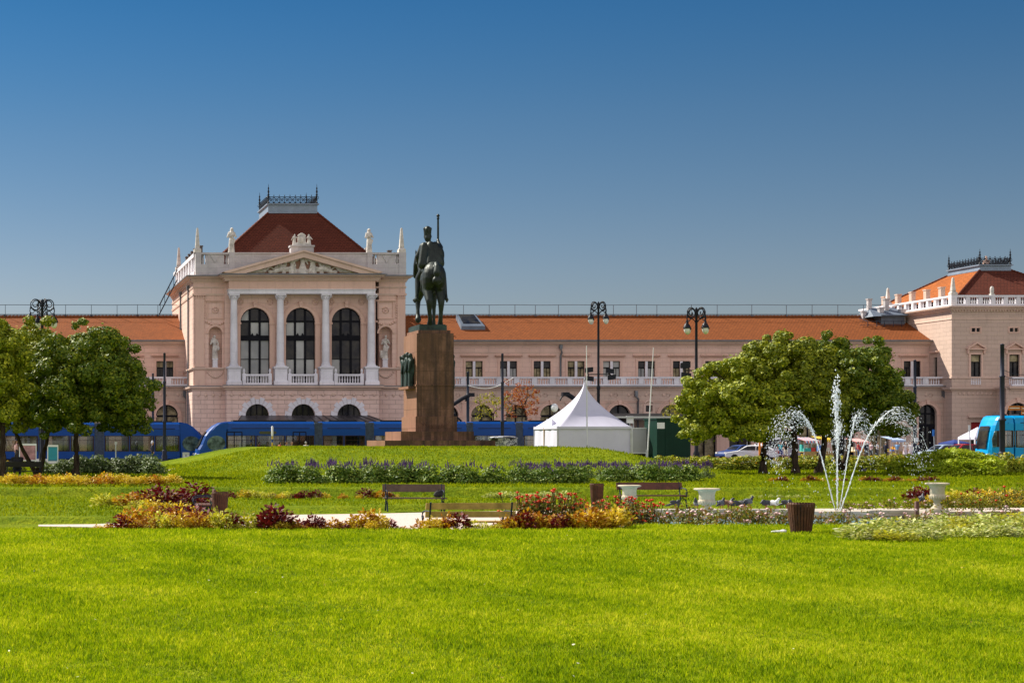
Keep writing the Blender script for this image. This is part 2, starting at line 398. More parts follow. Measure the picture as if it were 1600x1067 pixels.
M['leaf_tree2'] = leafmat('tree_leaves_dark', [(.06,.11,.005), (.09,.145,.006), (.135,.185,.006), (.29,.31,.012)], .13)
M['leaf_shrub'] = leafmat('shrub_leaves', [(.05,.11,.008), (.08,.15,.011), (.13,.20,.018), (.34,.40,.07)], .15)
M['leaf_olive'] = leafmat('yellowish_shrub_leaves', [(.15,.20,.008), (.20,.25,.012), (.27,.30,.016), (.44,.42,.03)], .2)
M['leaf_juniper'] = leafmat('juniper_needles', [(.22,.31,.006), (.28,.37,.008), (.35,.43,.010), (.46,.5,.03)], .3)
M['leaf_grey'] = leafmat('grey_green_leaves', [(.07,.12,.03), (.10,.15,.045), (.14,.19,.07), (.22,.26,.12)], .25)
M['purple'] = leafmat('purple_flower_spikes', [(.04,.02,.08), (.09,.04,.16), (.15,.08,.24)], .2, tcol=(1,1,1))
M['gold'] = leafmat('golden_leaves', [(.40,.24,.010), (.52,.36,.016), (.62,.48,.03), (.70,.60,.12)], .25)
M['orange'] = leafmat('bronze_orange_leaves', [(.22,.06,.008), (.38,.15,.01), (.52,.28,.015), (.62,.46,.05)], .25)
M['lime'] = leafmat('lime_yellow_leaves', [(.34,.36,.02), (.46,.46,.03), (.60,.56,.07), (.68,.64,.2)], .25)
M['maroon'] = leafmat('maroon_leaves', [(.06,.004,.007), (.10,.006,.010), (.16,.010,.013), (.26,.03,.02)], .14, tcol=(1.3,.7,.6))
M['cream'] = leafmat('cream_edged_leaves', [(.16,.22,.03), (.34,.4,.08), (.56,.58,.2), (.68,.66,.4)], .25)
M['rose_leaf'] = leafmat('rose_leaves', [(.07,.10,.012), (.13,.15,.015), (.22,.18,.02), (.26,.10,.02)], .25)
M['rose_red'] = plain('red_rose_petals', (.66,.05,.012), .6, .25, 30)
M['rose_pink'] = plain('pink_rose_petals', (.75,.36,.38), .6, .3, 30, c2=(.8,.62,.6))
M['leaf_autumn'] = leafmat('rust_red_leaves', [(.2,.03,.01), (.34,.07,.02), (.45,.14,.03), (.4,.2,.04)], .3)
M['leaf_yellow'] = leafmat('yellow_green_leaves', [(.12,.15,.01), (.26,.25,.015), (.42,.36,.02)], .3)
def bark():
    t = NT('tree_bark').set(.95, 0, .1); co = t.coord(); mpn = t.new('ShaderNodeMapping'); mpn.inputs['Scale'].default_value = (3,3,.5); t.link(co, mpn.inputs['Vector'])
    f = t.noise(mpn.outputs[0], 4, 6, .7); t.base(t.ramp(f, [(.35, (.018,.013,.009)), (.65, (.085,.06,.04))])); t.bump(f, .8, .05); return t.m
M['bark'] = bark()
def granite():
    t = NT('red_brown_granite').set(.5, 0, .25); g = t.new('ShaderNodeNewGeometry').outputs['Position']; sp = t.new('ShaderNodeSeparateXYZ'); t.link(g, sp.inputs[0])
    a = t.noise(g, .8, 6, .7); b = t.noise(g, 14, 5, .8)
    mpn = t.new('ShaderNodeMapping'); mpn.inputs['Scale'].default_value = (3, 3, .12); t.link(g, mpn.inputs['Vector'])
    st = t.noise(mpn.outputs[0], .8, 6, .7)
    br = t.new('ShaderNodeTexBrick', offset=.5); cb = t.new('ShaderNodeCombineXYZ'); t.link(t.math('ADD', sp.outputs[0], t.math('MULTIPLY', sp.outputs[1], 1.0)), cb.inputs[0]); t.link(sp.outputs[2], cb.inputs[1])
    t.link(cb.outputs[0], br.inputs['Vector']); br.inputs['Scale'].default_value = 1; br.inputs['Brick Width'].default_value = 2.3; br.inputs['Row Height'].default_value = 1.35; br.inputs['Mortar Size'].default_value = .012
    br.inputs['Color1'].default_value = (.28,.145,.09,1); br.inputs['Color2'].default_value = (.36,.19,.125,1); br.inputs['Mortar'].default_value = (.06,.03,.018,1)
    nrm_ = t.new('ShaderNodeSeparateXYZ'); t.link(t.new('ShaderNodeNewGeometry').outputs['True Normal'], nrm_.inputs[0]); wx = t.math('ADD', .25, t.math('MULTIPLY', .75, t.math('GREATER_THAN', t.math('ABSOLUTE', nrm_.outputs[1]), .5)))   # real stains held mostly to front and back, putting the front's shade into colour
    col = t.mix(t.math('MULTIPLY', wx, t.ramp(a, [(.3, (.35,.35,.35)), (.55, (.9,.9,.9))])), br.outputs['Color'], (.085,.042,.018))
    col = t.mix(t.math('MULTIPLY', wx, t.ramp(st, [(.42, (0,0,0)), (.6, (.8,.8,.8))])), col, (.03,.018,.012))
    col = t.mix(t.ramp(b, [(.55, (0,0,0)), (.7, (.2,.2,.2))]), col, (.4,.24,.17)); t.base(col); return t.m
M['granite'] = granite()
def water():
    t = NT('pool_water_surface').set(.08, 0, .5); co = t.coord(); t.base((.22,.42,.50)); t.bump(t.noise(co, 6, 4), .4, .03); return t.m
M['water'] = water()
def spray():
    t = NT('white_water_spray').set(.25, 0, .5); t.base((.92,.95,1.0)); t.b.inputs['Transmission Weight'].default_value = .25
    tr = t.new('ShaderNodeBsdfTranslucent'); tr.inputs['Color'].default_value = (.95,.97,1,1); mx = t.new('ShaderNodeMixShader'); mx.inputs[0].default_value = .45
    t.link(t.b.outputs[0], mx.inputs[1]); t.link(tr.outputs[0], mx.inputs[2]); t.link(mx.outputs[0], t.out.inputs['Surface']); return t.m
M['spray'] = spray()
def opal():
    t = NT('opal_lamp_glass').set(.2, 0, .5); t.base((.75,.74,.70)); return t.m
M['opal'] = opal()
# ---------------------------------------------------------------- ground
def crest(x):
    return 32.3 + 1.6*ss(11.6, 13.6, x)
def mound(x, y):
    return 1.36*ss(10.9, 19.8, x)*(1 - ss(35.2, 41.5, x))*ss(84, 101, y)*(1 - ss(131, 146, y))
PATHFAR = [(0,44.6),(150,45.0),(300,47.5),(450,51.0),(590,53.4),(720,54.2),(1000,56.1),(1700,57.2)]
def gz(x, y):
    c = crest(x)
    low = -.5
    if y > 43:
        px = x/y*F; pf = PATHFAR[0][1]
        for (p0, d0), (p1, d1) in zip(PATHFAR, PATHFAR[1:]):
            if px >= p1: pf = d1
            elif px >= p0: pf = d0 + (d1-d0)*(px-p0)/(p1-p0); break
        low = -.5 + .16*ss(pf, pf+.55, y)
    s = low*ss(c, c+1.8, y)*(1 - ss(61.75, 62.6, y))
    if y < c+.5: s += (.03*math.sin(x*.7+y*.5)*math.sin(y*.33) + .022*math.sin(x*1.9+1.3*math.sin(y*.9))*math.sin(y*1.35+.8*math.sin(x*.6)))*(1-ss(c-2, c, y))
    return s + mound(x, y)
def build_ground():
    xs = np.concatenate([[-3000,-1200,-500,-200,-90,-40,-20,-10], np.arange(-5, 72, .45), np.arange(72, 130, 3), [140,200,400,900,2000,4000]])
    ys = np.concatenate([[-600,-200,-60,-20,0,6], np.arange(9, 43, .4), np.arange(43, 58, .18), np.arange(58, 61.4, .4), np.arange(61.4, 63.4, .1), np.arange(63.6, 70, .4), np.arange(70, 150, .8), [160,180,220,300,500,1000,2500,6000]])
    gx, gy = np.meshgrid(xs, ys); zz = np.vectorize(gz)(gx, gy)
    v = np.stack([gx.ravel(), gy.ravel(), zz.ravel()], 1); nx, ny = len(xs), len(ys)
    i = np.arange((ny-1)*(nx-1)); r, c = i//(nx-1), i % (nx-1); a = r*nx+c
    f = np.stack([a, a+1, a+nx+1, a+nx], 1)
    me = np_mesh('ground', v, f, [M['lawn']], smooth=True)
    o = bpy.data.objects.new('ground', me); COL.objects.link(o); struct(o)
build_ground()
b = MB(); b.box(-120, 260, 131, 420, -.4, .02); struct(b.build('street', M['asphalt']))
b = MB(); b.box(-120, 260, 128.6, 131, -.4, .12); struct(b.build('pavement', plain('pavement_slabs', (.32,.31,.30), .9, .15, 3, .1)))
def flat_poly(name, pts, z, m):
    b = MB(); vs = [(x, y, z) for x, y in pts]; n = len(vs); b.add(vs + [(x, y, z-.15) for x, y, z in vs], [list(range(n)), list(range(2*n-1, n-1, -1))] + [(i, i+n, (i+1) % n+n, (i+1) % n) for i in range(n)])
    return struct(b.build(name, m))
def gpt(px, py, z): D = (CAM_H - z)*F/(py - HY); return (px*D/F, D)
PZ = -.493
far_edge = [gpt(60,819.3,PZ), gpt(145,818.6,PZ), gpt(300,812,PZ), gpt(450,804,PZ), gpt(590,802,PZ), gpt(720,799,PZ), gpt(1000,795.5,PZ), gpt(1700,792.5,PZ)]
near_edge = [gpt(1700,797,PZ), gpt(1000,800,PZ), gpt(800,806,PZ), gpt(730,840,PZ), gpt(460,842,PZ), gpt(300,836,PZ), gpt(200,824,PZ), gpt(60,821.6,PZ)]
flat_poly('garden_path', far_edge + near_edge, PZ, M['gravel'])
flat_poly('mound_path', [(15.9,79.2),(19.6,79.2),(19.6,79.9),(15.9,79.9)], .006, M['gravel'])
flat_poly('hedge_path', [(X(1195,96),95.5),(X(1222,96),95.5),(X(1216,110),110),(X(1200,110),110)], .006, M['gravel'])
def pathband(px0, px1, y0, y1): flat_poly('lawn_path', [(X(px0,y0),y0),(X(px1,y0),y0),(X(px1,y1),y1),(X(px0,y1),y1)], .006, M['gravel'])
pathband(676, 694, 69.3, 70.2); pathband(786, 803, 69.3, 70.2)
def side_path():
    P = [gpt(238,741,0), gpt(246,740.2,0), gpt(300,724.5,0), gpt(292,724.2,0)]
    flat_poly('side_path', P, .012, M['gravel'])
side_path()

# ---------------------------------------------------------------- grass
def blades(name, n, region, hh, ww, mat, seed, lean=.35, label=None):
    rng = np.random.default_rng(seed); P = region(rng, n); n = len(P)
    z = np.array([gz(x, y) for x, y in P])
    hv = np.array([.5+.5*noise.noise(Vector((x*.8, y*.45, 3.0)))+.4*noise.noise(Vector((x*2.6, y*1.6, 7.0)))+.5*noise.noise(Vector((x*6.5, y*4.5, 1.0))) for x, y in P]); h = hh(P)*rng.uniform(.45, 1.25, n)*np.clip(.55+.95*hv, .35, 1.7); w = ww(P)*rng.uniform(.6, 1.3, n); a = rng.uniform(0, 2*PI, n); la = rng.uniform(0, 2*PI, n); l = h*rng.uniform(.1, lean*2, n)
    base = np.column_stack([P, z - .005]); d = np.column_stack([np.cos(a)*w, np.sin(a)*w, np.zeros(n)])
    mid = base + np.column_stack([np.cos(la)*l*.35, np.sin(la)*l*.35, h*.6]); tip = base + np.column_stack([np.cos(la)*l, np.sin(la)*l, h])
    v = np.stack([base - d, base + d, mid + d*.7, tip, mid - d*.7], 1).reshape(-1, 3)
    i = np.arange(n)[:, None]*5; f = i + np.array([[0,1,2,3,4]])
    me = np_mesh(name, v, f, [mat]); o = bpy.data.objects.new(name, me); COL.objects.link(o)
    tag(o, label, 'grass', kind='stuff'); return o
def reg_front(rng, n):
    u = rng.uniform(0, 1, n*2); y = 10.6*(35.8/10.6)**(u**.85); x = rng.uniform(-.02, 1.0, n*2)*(y*1.72*.37)*1.02
    P = np.column_stack([x, y]); ok = np.array([yy < crest(xx)+.5 for xx, yy in P]); return P[ok][:n]
blades('lawn_grass', 520000, reg_front, lambda P: .028 + .0009*P[:,1], lambda P: .0019 + .00013*P[:,1], M['grass'], 3, label='sunlit short mown grass of the wide front lawn')
def reg_mid(rng, n):
    y = rng.uniform(36, 118, n*2); x = rng.uniform(-.02, .66, n*2)*y; P = np.column_stack([x, y])
    def ok(x, y):
        if 36 < y < 57: 
            px = x/y*F
            if px > 440 and y < 53.5: return False
            if px > 1000 and y < 57.2: return False
            if px < 440 and 42.5 < y < 46: return False
        if (61.6 < y < 62.7 or .0 < (gz(x, y+.3)-gz(x, y-.3))*(y < 58) - .02) and (x*91.7+y*37.3) % 1.0 < .45: return False
        if y > 118 or (24.5 < x < 36 and y > 113): return False
        return True
    k = np.array([ok(*p) for p in P]); return P[k][:n]
blades('garden_grass', 150000, reg_mid, lambda P: .045 + .0006*P[:,1], lambda P: .006 + .0002*P[:,1], M['grass_far'], 5, label='mown grass of the garden lawns beyond the flower beds')

def fallen():
    rr = random.Random(51); b = MB()
    for k in range(90):
        y = rr.uniform(11.5, 31.5); x = rr.uniform(0, .62)*y; z = gz(x, y)+rr.uniform(.03,.055); L = rr.uniform(.008,.017); a = rr.uniform(0, 2*PI); c, s_ = math.cos(a)*L, math.sin(a)*L; t = rr.uniform(-.5,.5)*L
        b.add([(x-c,y-s_,z),(x-s_*.5,y+c*.5,z+t),(x+c,y+s_,z+.004),(x+s_*.5,y-c*.5,z-t)], [(0,1,2,3)], rr.randrange(2))
    tag(b.build('fallen_leaves', [plain('dry_leaf', (.42,.26,.05), .8, .3, 30), plain('tiny_white_flower', (.62,.6,.42), .8, .2, 30)]), 'tiny dry leaves and pale flowers scattered over the front lawn', 'leaves', kind='stuff')
fallen()
# ---------------------------------------------------------------- railway station
rs = thing('railway_station', 'long pink railway station with orange tiled wings and a white columned pavilion', 'railway station', (X(470,173), 173, 0))
def front(Y): return lambda u, z, d=0: (u, Y + d, z)
def leftw(X0): return lambda u, z, d=0: (X0 + d, u, z)
def rightw(X0): return lambda u, z, d=0: (X0 - d, u, z)
DM = 173.0
fx = lambda p, D=DM: X(p, D)
fz = lambda p: Z(p, DM)
XL, XR, YB = fx(302), fx(633.5), 194.0
YP, YG, YC, YE = 172.7, 171.2, 172.0, 171.6      # portico wall, portico ground floor, column axis, entablature face
PXL, PXR = X(354, YG), X(592, YG)
z_ledge0, z_ledge1, z_sill, z_cap, z_arch, z_cor, z_top, z_par = fz(610), fz(602.5), fz(576), fz(461), fz(454), fz(441), fz(431), fz(395)
def molding_part(name, path, prof, m, **k):
    b = MB(); b.molding(path, prof); return b.build(name, m, rs)
def balusters(b, u0, u1, z0, z1, put_, pitch=.32, r=.085):
    n = max(1, int(round((u1-u0)/pitch)))
    for i in range(n):
        u = u0 + (u1-u0)*(i+.5)/n; x, y, _ = put_(u, 0, 0); h = z1-z0
        b.lathe((x, y, z0), [(r*.9,0),(r*.9,h*.08),(r*.55,h*.14),(r,h*.38),(r*.5,h*.72),(r*.45,h*.82),(r*.85,h*.92),(r*.85,h)], 6)
def balustrade(b, u0, u1, z0, z1, mp, th=.3, piers=(), pitch=.32, pier_w=.26):
    h = z1-z0
    def bx(a, c, za, zb, t):
        p = mp(a, za, -t/2+th/2); q = mp(c, zb, t/2+th/2); b.box(min(p[0],q[0]), max(p[0],q[0]), min(p[1],q[1]), max(p[1],q[1]), za, zb)
    bx(u0, u1, z0, z0+h*.2, th); bx(u0, u1, z1-h*.17, z1, th*1.15)
    cuts = sorted([u0, u1] + list(piers))
    for p in piers: bx(p-pier_w, p+pier_w, z0+h*.2, z1-h*.17, th*.92)
    for a, c in zip(cuts, cuts[1:]): balusters(b, a+pier_w, c-pier_w, z0+h*.2, z1-h*.17, lambda u, z, d: mp(u, z, th/2), pitch)

# --- central pavilion walls
b = MB()
niL, niR = fx(336.5), fx(602.5); nz = fz(521); nhw = .70
for (u0, u1, nc) in ((XL, X(354, DM), niL), (X(592, DM), XR, niR)):
    b.wall(u0, u1, z_sill, z_cor+.1, [(nc, nhw, z_sill+.12, nz, True)], .75, 0, 0, front(DM))
    b.box(u0, u1, DM+.76, DM+.9, z_sill, z_cor)               # back of the niche
    b.wall(u0, u1, z_ledge0, z_sill, [], .3, 0, 0, front(DM))
b.wall(173, YB, z_ledge0, z_cor+.1, [], .3, 0, 0, leftw(XL)); b.wall(173, YB, z_ledge0, z_cor+.1, [], .3, 0, 0, rightw(XR))
b.wall(XL, XR, 0, z_cor+.1, [], .3, 0, 0, front(YB))
b.quad((XL, DM, z_top), (XR, DM, z_top), (XR, YB, z_top), (XL, YB, z_top))
WC = [X(p, YP) for p in (398.5, 469.5, 541)]; whw = 1.52; wzs = Z(500, YP); wzb = Z(598, YP)
b.wall(PXL, PXR, z_ledge0, z_cor+.1, [(c, whw, wzb, wzs-.25, True) for c in WC], .45, 0, 0, front(YP))
b.box(PXL, PXL+.3, YP+.002, DM+.01, z_ledge0, z_cor); b.box(PXR-.3, PXR, YP+.002, DM+.01, z_ledge0, z_cor)
b.build('pavilion_wall', M['pink'], rs)
# ground floor
b = MB()
GC = [X(p, YG) for p in (402, 474, 545.5)]; ghw = 1.2; gzs = Z(649.5, YG)
b.wall(PXL, PXR, 0, z_ledge0+.1, [(c, ghw, .02, gzs, True) for c in GC], .5, 0, 0, front(YG))
b.wall(XL-.12, PXL, 0, z_ledge0+.1, [], .3, 0, 0, front(DM-.12)); b.wall(PXR, XR+.12, 0, z_ledge0+.1, [], .3, 0, 0, front(DM-.12))
for x in (PXL, PXR): b.quad((x, YG, 0), (x, DM, 0), (x, DM, z_ledge0), (x, YG, z_ledge0))
b.wall(DM-.12, YB, 0, z_ledge0+.1, [], .3, 0, 0, leftw(XL-.12)); b.wall(DM-.12, YB, 0, z_ledge0+.1, [], .3, 0, 0, rightw(XR+.12))
b.quad((PXL, YG, z_ledge1-.1), (PXR, YG, z_ledge1-.1), (PXR, YP, z_ledge1-.1), (PXL, YP, z_ledge1-.1))
b.build('pavilion_ground_floor', M['rust'], rs)
for c in GC:
    b = MB(); b.ring(c, ghw, ghw+.1, gzs, YG+.3, YG+.42, .03); b.box(c-.05, c+.05, YG+.3, YG+.4, .03, gzs+ghw-.05); b.box(c-ghw, c+ghw, YG+.29, YG+.41, gzs-.15, gzs+.02); b.box(c-.62, c-.55, YG+.3, YG+.4, .03, gzs+.95); b.box(c+.55, c+.62, YG+.3, YG+.4, .03, gzs+.95)
    f = b.build('arched_window', M['frame_dark'], rs)
    p = MB(); p.prism([(c-ghw, .04)] + [(c-ghw*math.cos(PI*i/14), gzs+ghw*math.sin(PI*i/14)) for i in range(15)] + [(c+ghw, .04)], YG+.43, YG+.46); p.build('pane', M['glass_dark'], f)
    b = MB(); n = 11
    for i in range(n):                                          # stepped white voussoirs
        a0, a1 = PI*i/n+.012, PI*(i+1)/n-.012; r1 = ghw + (.72 if i % 2 == 0 else .52); r0 = ghw+.02
        pt = lambda r, a: (c-r*math.cos(a), gzs+r*math.sin(a))
        b.prism([pt(r0,a0), pt(r0,a1), pt(r1,a1), pt(r1,a0)], YG-.07, YG+.002)
    for s_ in (-1, 1):
        for k in range(8): w = .7 if k % 2 else .5; zz = gzs - .55*(k+1); b.box(min(c+s_*ghw, c+s_*(ghw+w)), max(c+s_*ghw, c+s_*(ghw+w)), YG-.07, YG+.002, max(.02, zz+.015), zz+.54)
    b.build('voussoir_surround', M['marble'], f)
# entrance canopy
b = MB(); cx0, cx1 = X(367, 170), X(592, 170); cz = Z(658, 169)
b.add([(cx0,168,cz),(cx1,168,cz),(cx1-.9,YG-.02,cz+.62),(cx0+.9,YG-.02,cz+.62),(cx0,168,cz-.12),(cx1,168,cz-.12),(cx1-.9,YG-.02,cz+.5),(cx0+.9,YG-.02,cz+.5)], [(0,1,2,3),(7,6,5,4),(0,4,5,1),(1,5,6,2),(3,2,6,7),(0,3,7,4)])
for i in range(18):
    t = i/17; b.beam((cx0+(cx1-cx0)*t, 168, cz+.03), (cx0+.9+(cx1-cx0-1.8)*t, YG-.03, cz+.65), .06)
b.build('entrance_canopy', plain('dark_glass_canopy', (.05,.045,.05), .35, .3, 2), rs)
# ledge, bands, cornice
full = [(XL, YB), (XL, DM), (PXL, DM), (PXL, YG), (PXR, YG), (PXR, DM), (XR, DM), (XR, YB)]
molding_part('pavilion_ledge', full, [(-.05,z_ledge0),(.14,z_ledge0),(.18,z_ledge0+.14),(.42,z_ledge0+.24),(.46,z_ledge1-.04),(.3,z_ledge1),(-.6,z_ledge1)], M['cornice'])
for path in ([(XL, YB), (XL, DM), (PXL, DM)], [(PXR, DM), (XR, DM), (XR, YB)]):
    molding_part('sill_band', path, [(-.02,z_sill-.16),(.1,z_sill-.16),(.2,z_sill-.02),(.2,z_sill+.1),(-.02,z_sill+.14)], M['cornice'])
    molding_part('frieze_band', path, [(-.02,z_arch-.55),(.06,z_arch-.55),(.1,z_arch-.4),(.1,z_arch-.3),(-.02,z_arch-.28)], M['cornice'])
    molding_part('architrave_band', path, [(-.02,z_cor-.62),(.05,z_cor-.62),(.09,z_cor-.5),(.09,z_cor-.44),(-.02,z_cor-.42)], M['cornice'])
cpath = [(XL, YB), (XL, DM), (PXL, DM), (PXL, YE), (PXR, YE), (PXR, DM), (XR, DM), (XR, YB)]
b = MB(); b.molding(cpath, [(-.1,z_cor),(.1,z_cor),(.12,z_cor+.16),(.2,z_cor+.16),(.22,z_cor+.34),(.5,z_cor+.4),(.55,z_cor+.5),(.72,z_cor+.56),(.78,z_top-.02),(.6,z_top+.03),(-.4,z_top+.05)])
def dentils(b, x0, x1, y, z, w=.12, h=.15, d=.16, pitch=.26):
    n = int((x1-x0)/pitch)
    for i in range(n): u = x0 + (x1-x0)*(i+.5)/n; b.box(u-w/2, u+w/2, y-d, y-.001, z, z+h)
dentils(b, PXL+.1, PXR-.1, YE-.12, z_cor+.165); dentils(b, XL, PXL-.3, DM-.12, z_cor+.165); dentils(b, PXR+.3, XR, DM-.12, z_cor+.165)
b.build('pavilion_cornice', M['cornice'], rs)
# entablature over the columns
ex0, ex1 = X(357.5, YE), X(586.5, YE)
b = MB(); b.box(ex0, ex1, YE, YP, z_cap, z_arch-.06); b.box(ex0-.08, ex1+.08, YE-.09, YP-.002, z_arch-.06, z_arch+.02); b.build('marble_architrave', M['marble'], rs)
b = MB(); b.box(ex0+.01, ex1-.01, YE+.02, YP-.004, z_arch+.02, z_cor); b.build('entablature_frieze', M['pink_plain'], rs)
# columns
for p in (365.5, 438, 509, 580):
    c = X(p, YC); zc0 = Z(572, YC); zc1 = z_cap - .02; zk = Z(469, YC)
    b = MB(); b.lathe((c, YC, 0), [(.50,zc0),(.50,zc0+.1),(.42,zc0+.16),(.46,zc0+.24),(.40,zc0+.32),(.385,zc0+.5),(.385,zc0+2.5),(.335,zk)], 20)
    sh = b.build('column', M['marble'], rs)
    b = MB(); b.lathe((c, YC, 0), [(.34,zk),(.38,zk+.03),(.34,zk+.06),(.36,zk+.2),(.46,zk+.38),(.40,zk+.4),(.5,zk+.46)], 16); b.box(c-.52, c+.52, YC-.52, YC+.52, zk+.46, zc1)
    for k in range(10):
        for (r_, z_) in ((.39,.16),(.45,.30)): a = 2*PI*(k+(z_ > .2)*.5)/10; b.ball((c+r_*math.cos(a), YC+r_*math.sin(a), zk+z_), (.07,.07,.11), 6)
    for s_ in (-1, 1): b.tube([(c+s_*(.46+.09*math.cos(t)), YC-.46, zk+.38+.09*math.sin(t)) for t in [2*PI*i/8 for i in range(8)]], .045, 5, closed=True)
    b.build('capital', M['marble'], sh)
    b = MB(); zb = z_ledge1+.02; b.box(c-.74, c+.74, YC-.62, YC+.62, zb, zb+.32); b.taper(c, YC, zb+.32, zb+.5, .74, .62, .64, .54); b.box(c-.63, c+.63, YC-.53, YC+.53, zb+.5, zc0-.34); b.taper(c, YC, zc0-.34, zc0-.2, .63, .53, .76, .63); b.box(c-.76, c+.76, YC-.63, YC+.63, zc0-.2, zc0-.08); b.box(c-.56, c+.56, YC-.56, YC+.56, zc0-.08, zc0)
    b.build('pedestal', M['marble'], sh)
# big arched windows
for k, c in enumerate(WC):
    hw, zs_, zb = whw, wzs-.25, wzb; y = YP+.26; top = lambda dx: zs_ + math.sqrt(max(0, hw*hw-dx*dx))
    b = MB(); b.ring(c, hw-.09, hw-.002, zs_, y, y+.12, zb+.002)
    for dx in (-.52, .52): b.box(c+dx-.11, c+dx+.11, y-.02, y+.1, zb+.01, top(dx)-.03)
    b.box(c-hw+.01, c+hw-.01, y-.03, y+.13, Z(502, YP)-.1, Z(502, YP)+.1)
    b.box(c-hw+.01, c+hw-.01, y-.06, y+.13, Z(529, YP)-.2, Z(524, YP)); b.box(c-hw+.01, c+hw-.01, y-.005, y+.09, Z(561, YP)-.03, Z(561, YP)+.03)
    for dx in (-.28, .28): b.add([(c+dx-.16,y-.05,Z(524,YP)),(c+dx+.16,y-.05,Z(524,YP)),(c+dx*.8,y-.05,Z(520,YP)),(c+dx-.16,y+.05,Z(524,YP)),(c+dx+.16,y+.05,Z(524,YP)),(c+dx*.8,y+.05,Z(520,YP))], [(0,1,2),(5,4,3),(0,3,4,1),(1,4,5,2),(2,5,3,0)])
    f = b.build('arched_window', M['frame_dark'], rs)
    rows = [(zb+.01, Z(561, YP)), (Z(561, YP), Z(526, YP)), (Z(526, YP), Z(502, YP))]; cols = [(-hw+.05, -.52), (-.52, .52), (.52, hw-.05)]
    p = MB(); rr = random.Random(k+4)
    for ri, (z0, z1) in enumerate(rows):
        for ci, (x0, x1) in enumerate(cols):
            tone = 1 if (k < 2 and rr.random() < .85) or (k == 2 and ri == 0 and ci == 0) else 0
            p.box(c+x0, c+x1, y+.055+.001*ci, y+.075, z0, z1, tone)
    for ci, (x0, x1) in enumerate(cols):
        xs_ = [x0+(x1-x0)*i/6 for i in range(7)]; p.prism([(c+x0, Z(502,YP)), (c+x1, Z(502,YP))] + [(c+x, max(Z(502,YP)+.02, top(x)-.05)) for x in reversed(xs_)], y+.055+.001*ci, y+.075, 1 if (k == 0 and ci == 0) else 0)
    p.build('pane', [M['glass_dark'], M['glass_blind']], f)
    b = MB(); b.ring(c, hw+.01, hw+.34, zs_, YP-.14, YP-.001); b.ring(c, hw+.34, hw+.44, zs_, YP-.2, YP-.001)
    for s_ in (-1, 1): u = c+s_*(hw+.26); b.box(u-.25, u+.25, YP-.13, YP-.001, z_ledge1, zs_-.2); b.box(u-.32, u+.32, YP-.22, YP-.001, zs_-.2, zs_-.002)
    b.taper(c, YP-.15, zs_+hw+.02, zs_+hw+.62, .14, .14, .24, .14); b.tube([(c+.16*math.cos(t), YP-.28, zs_+hw+.5+.16*math.sin(t)) for t in [2*PI*i/10 for i in range(10)]], .05, 5, closed=True)
    for s_ in (-1, 1):
        u = c+s_*1.55; zz = z_cap-.75; b.tube([(u+.28*math.cos(t), YP-.04, zz+.28*math.sin(t)) for t in [2*PI*i/14 for i in range(14)]], .05, 5, closed=True); b.ball((u, YP-.03, zz), (.12,.06,.12), 8)
    b.build('archivolt', M['pink_plain'], f)
    b = MB(); u0, u1 = X(379, 171.5)+(c-WC[0]), X(424, 171.5)+(c-WC[0]); z0, z1 = z_ledge1+.02, Z(584.5, 171.5)
    balustrade(b, u0+.3, u1-.3, z0, z1, front(171.35), .3, [], .27, .1)
    for u in (u0+.15, u1-.15): b.box(u-.17, u+.17, 171.32, 171.68, z0, z1+.06); b.lathe((u, 171.5, z1+.06), [(.1,0),(.06,.1),(.13,.24),(.1,.4),(.03,.52)], 8)
    b.build('balcony_balustrade', M['marble'], rs)
# corner pilasters, relief panels
for (a, c) in ((305, 319), (620.5, 632.5)):
    x0, x1 = fx(a), fx(c); b = MB(); b.box(x0, x1, DM-.14, DM-.001, z_sill+.35, z_cap-.35); b.box(x0-.1, x1+.1, DM-.22, DM-.001, z_sill+.15, z_sill+.35); b.box(x0-.08, x1+.08, DM-.2, DM-.001, z_cap-.35, z_cap-.28); b.box(x0-.12, x1+.12, DM-.3, DM-.001, z_cap-.06, z_cap+.06)
    for k in range(4): b.ball((x0+(x1-x0)*(k+.5)/4, DM-.16, z_cap-.17), (.13,.1,.13), 7)
    b.box(x0-.06, x1+.06, DM-.18, DM-.001, z_ledge1, z_sill-.2)
    b.build('corner_pilaster', M['pink_plain'], rs)
for c in (niL, niR):
    b = MB(); z0, z1 = fz(497), fz(472)
    for (u0, u1, za, zb) in ((c-.85, c+.85, z0-.1, z0), (c-.85, c+.85, z1, z1+.1), (c-.85, c-.75, z0, z1), (c+.75, c+.85, z0, z1)): b.box(u0, u1, DM-.1, DM-.001, za, zb)
    b.box(c-1.05, c+1.05, DM-.2, DM-.001, z1+.1, z1+.2); b.prism([(c-.8, z1+.2), (c+.8, z1+.2), (c+.3, z1+.5), (c, z1+.62), (c-.3, z1+.5)], DM-.13, DM-.002)
    for k in range(9): t = -1+k/4; b.ball((c+t*.95, DM-.06, fz(502.5)-.35*(1-t*t)), (.14,.09,.12), 6)
    for k in range(6):
        for s_ in (-1, 1): b.ball((c+s_*1.12, DM-.05, z0+.25*k+.1), (.1,.07,.11), 6)
    b.tube([(c+.3*math.cos(t), DM-.03, (z0+z1)/2+.3*math.sin(t)) for t in [2*PI*i/12 for i in range(12)]], .06, 5, closed=True); b.ball((c, DM-.03, (z0+z1)/2), (.14,.07,.14), 8)
    b.ring(c, nhw+.02, nhw+.2, nz, DM-.12, DM-.001); b.build('relief_panel', M['pink_plain'], rs)
    b = MB(); b.box(c-.9, c+.9, DM-.25, DM-.21, z_sill-.02, z_sill+.12)
    for k in range(11): t = -1+k/5; b.ball((c+t*.8, DM-.06, z_sill-.35-.55*(1-t*t)), (.1,.07,.1), 6)
    b.build('garland', M['cornice'], rs)
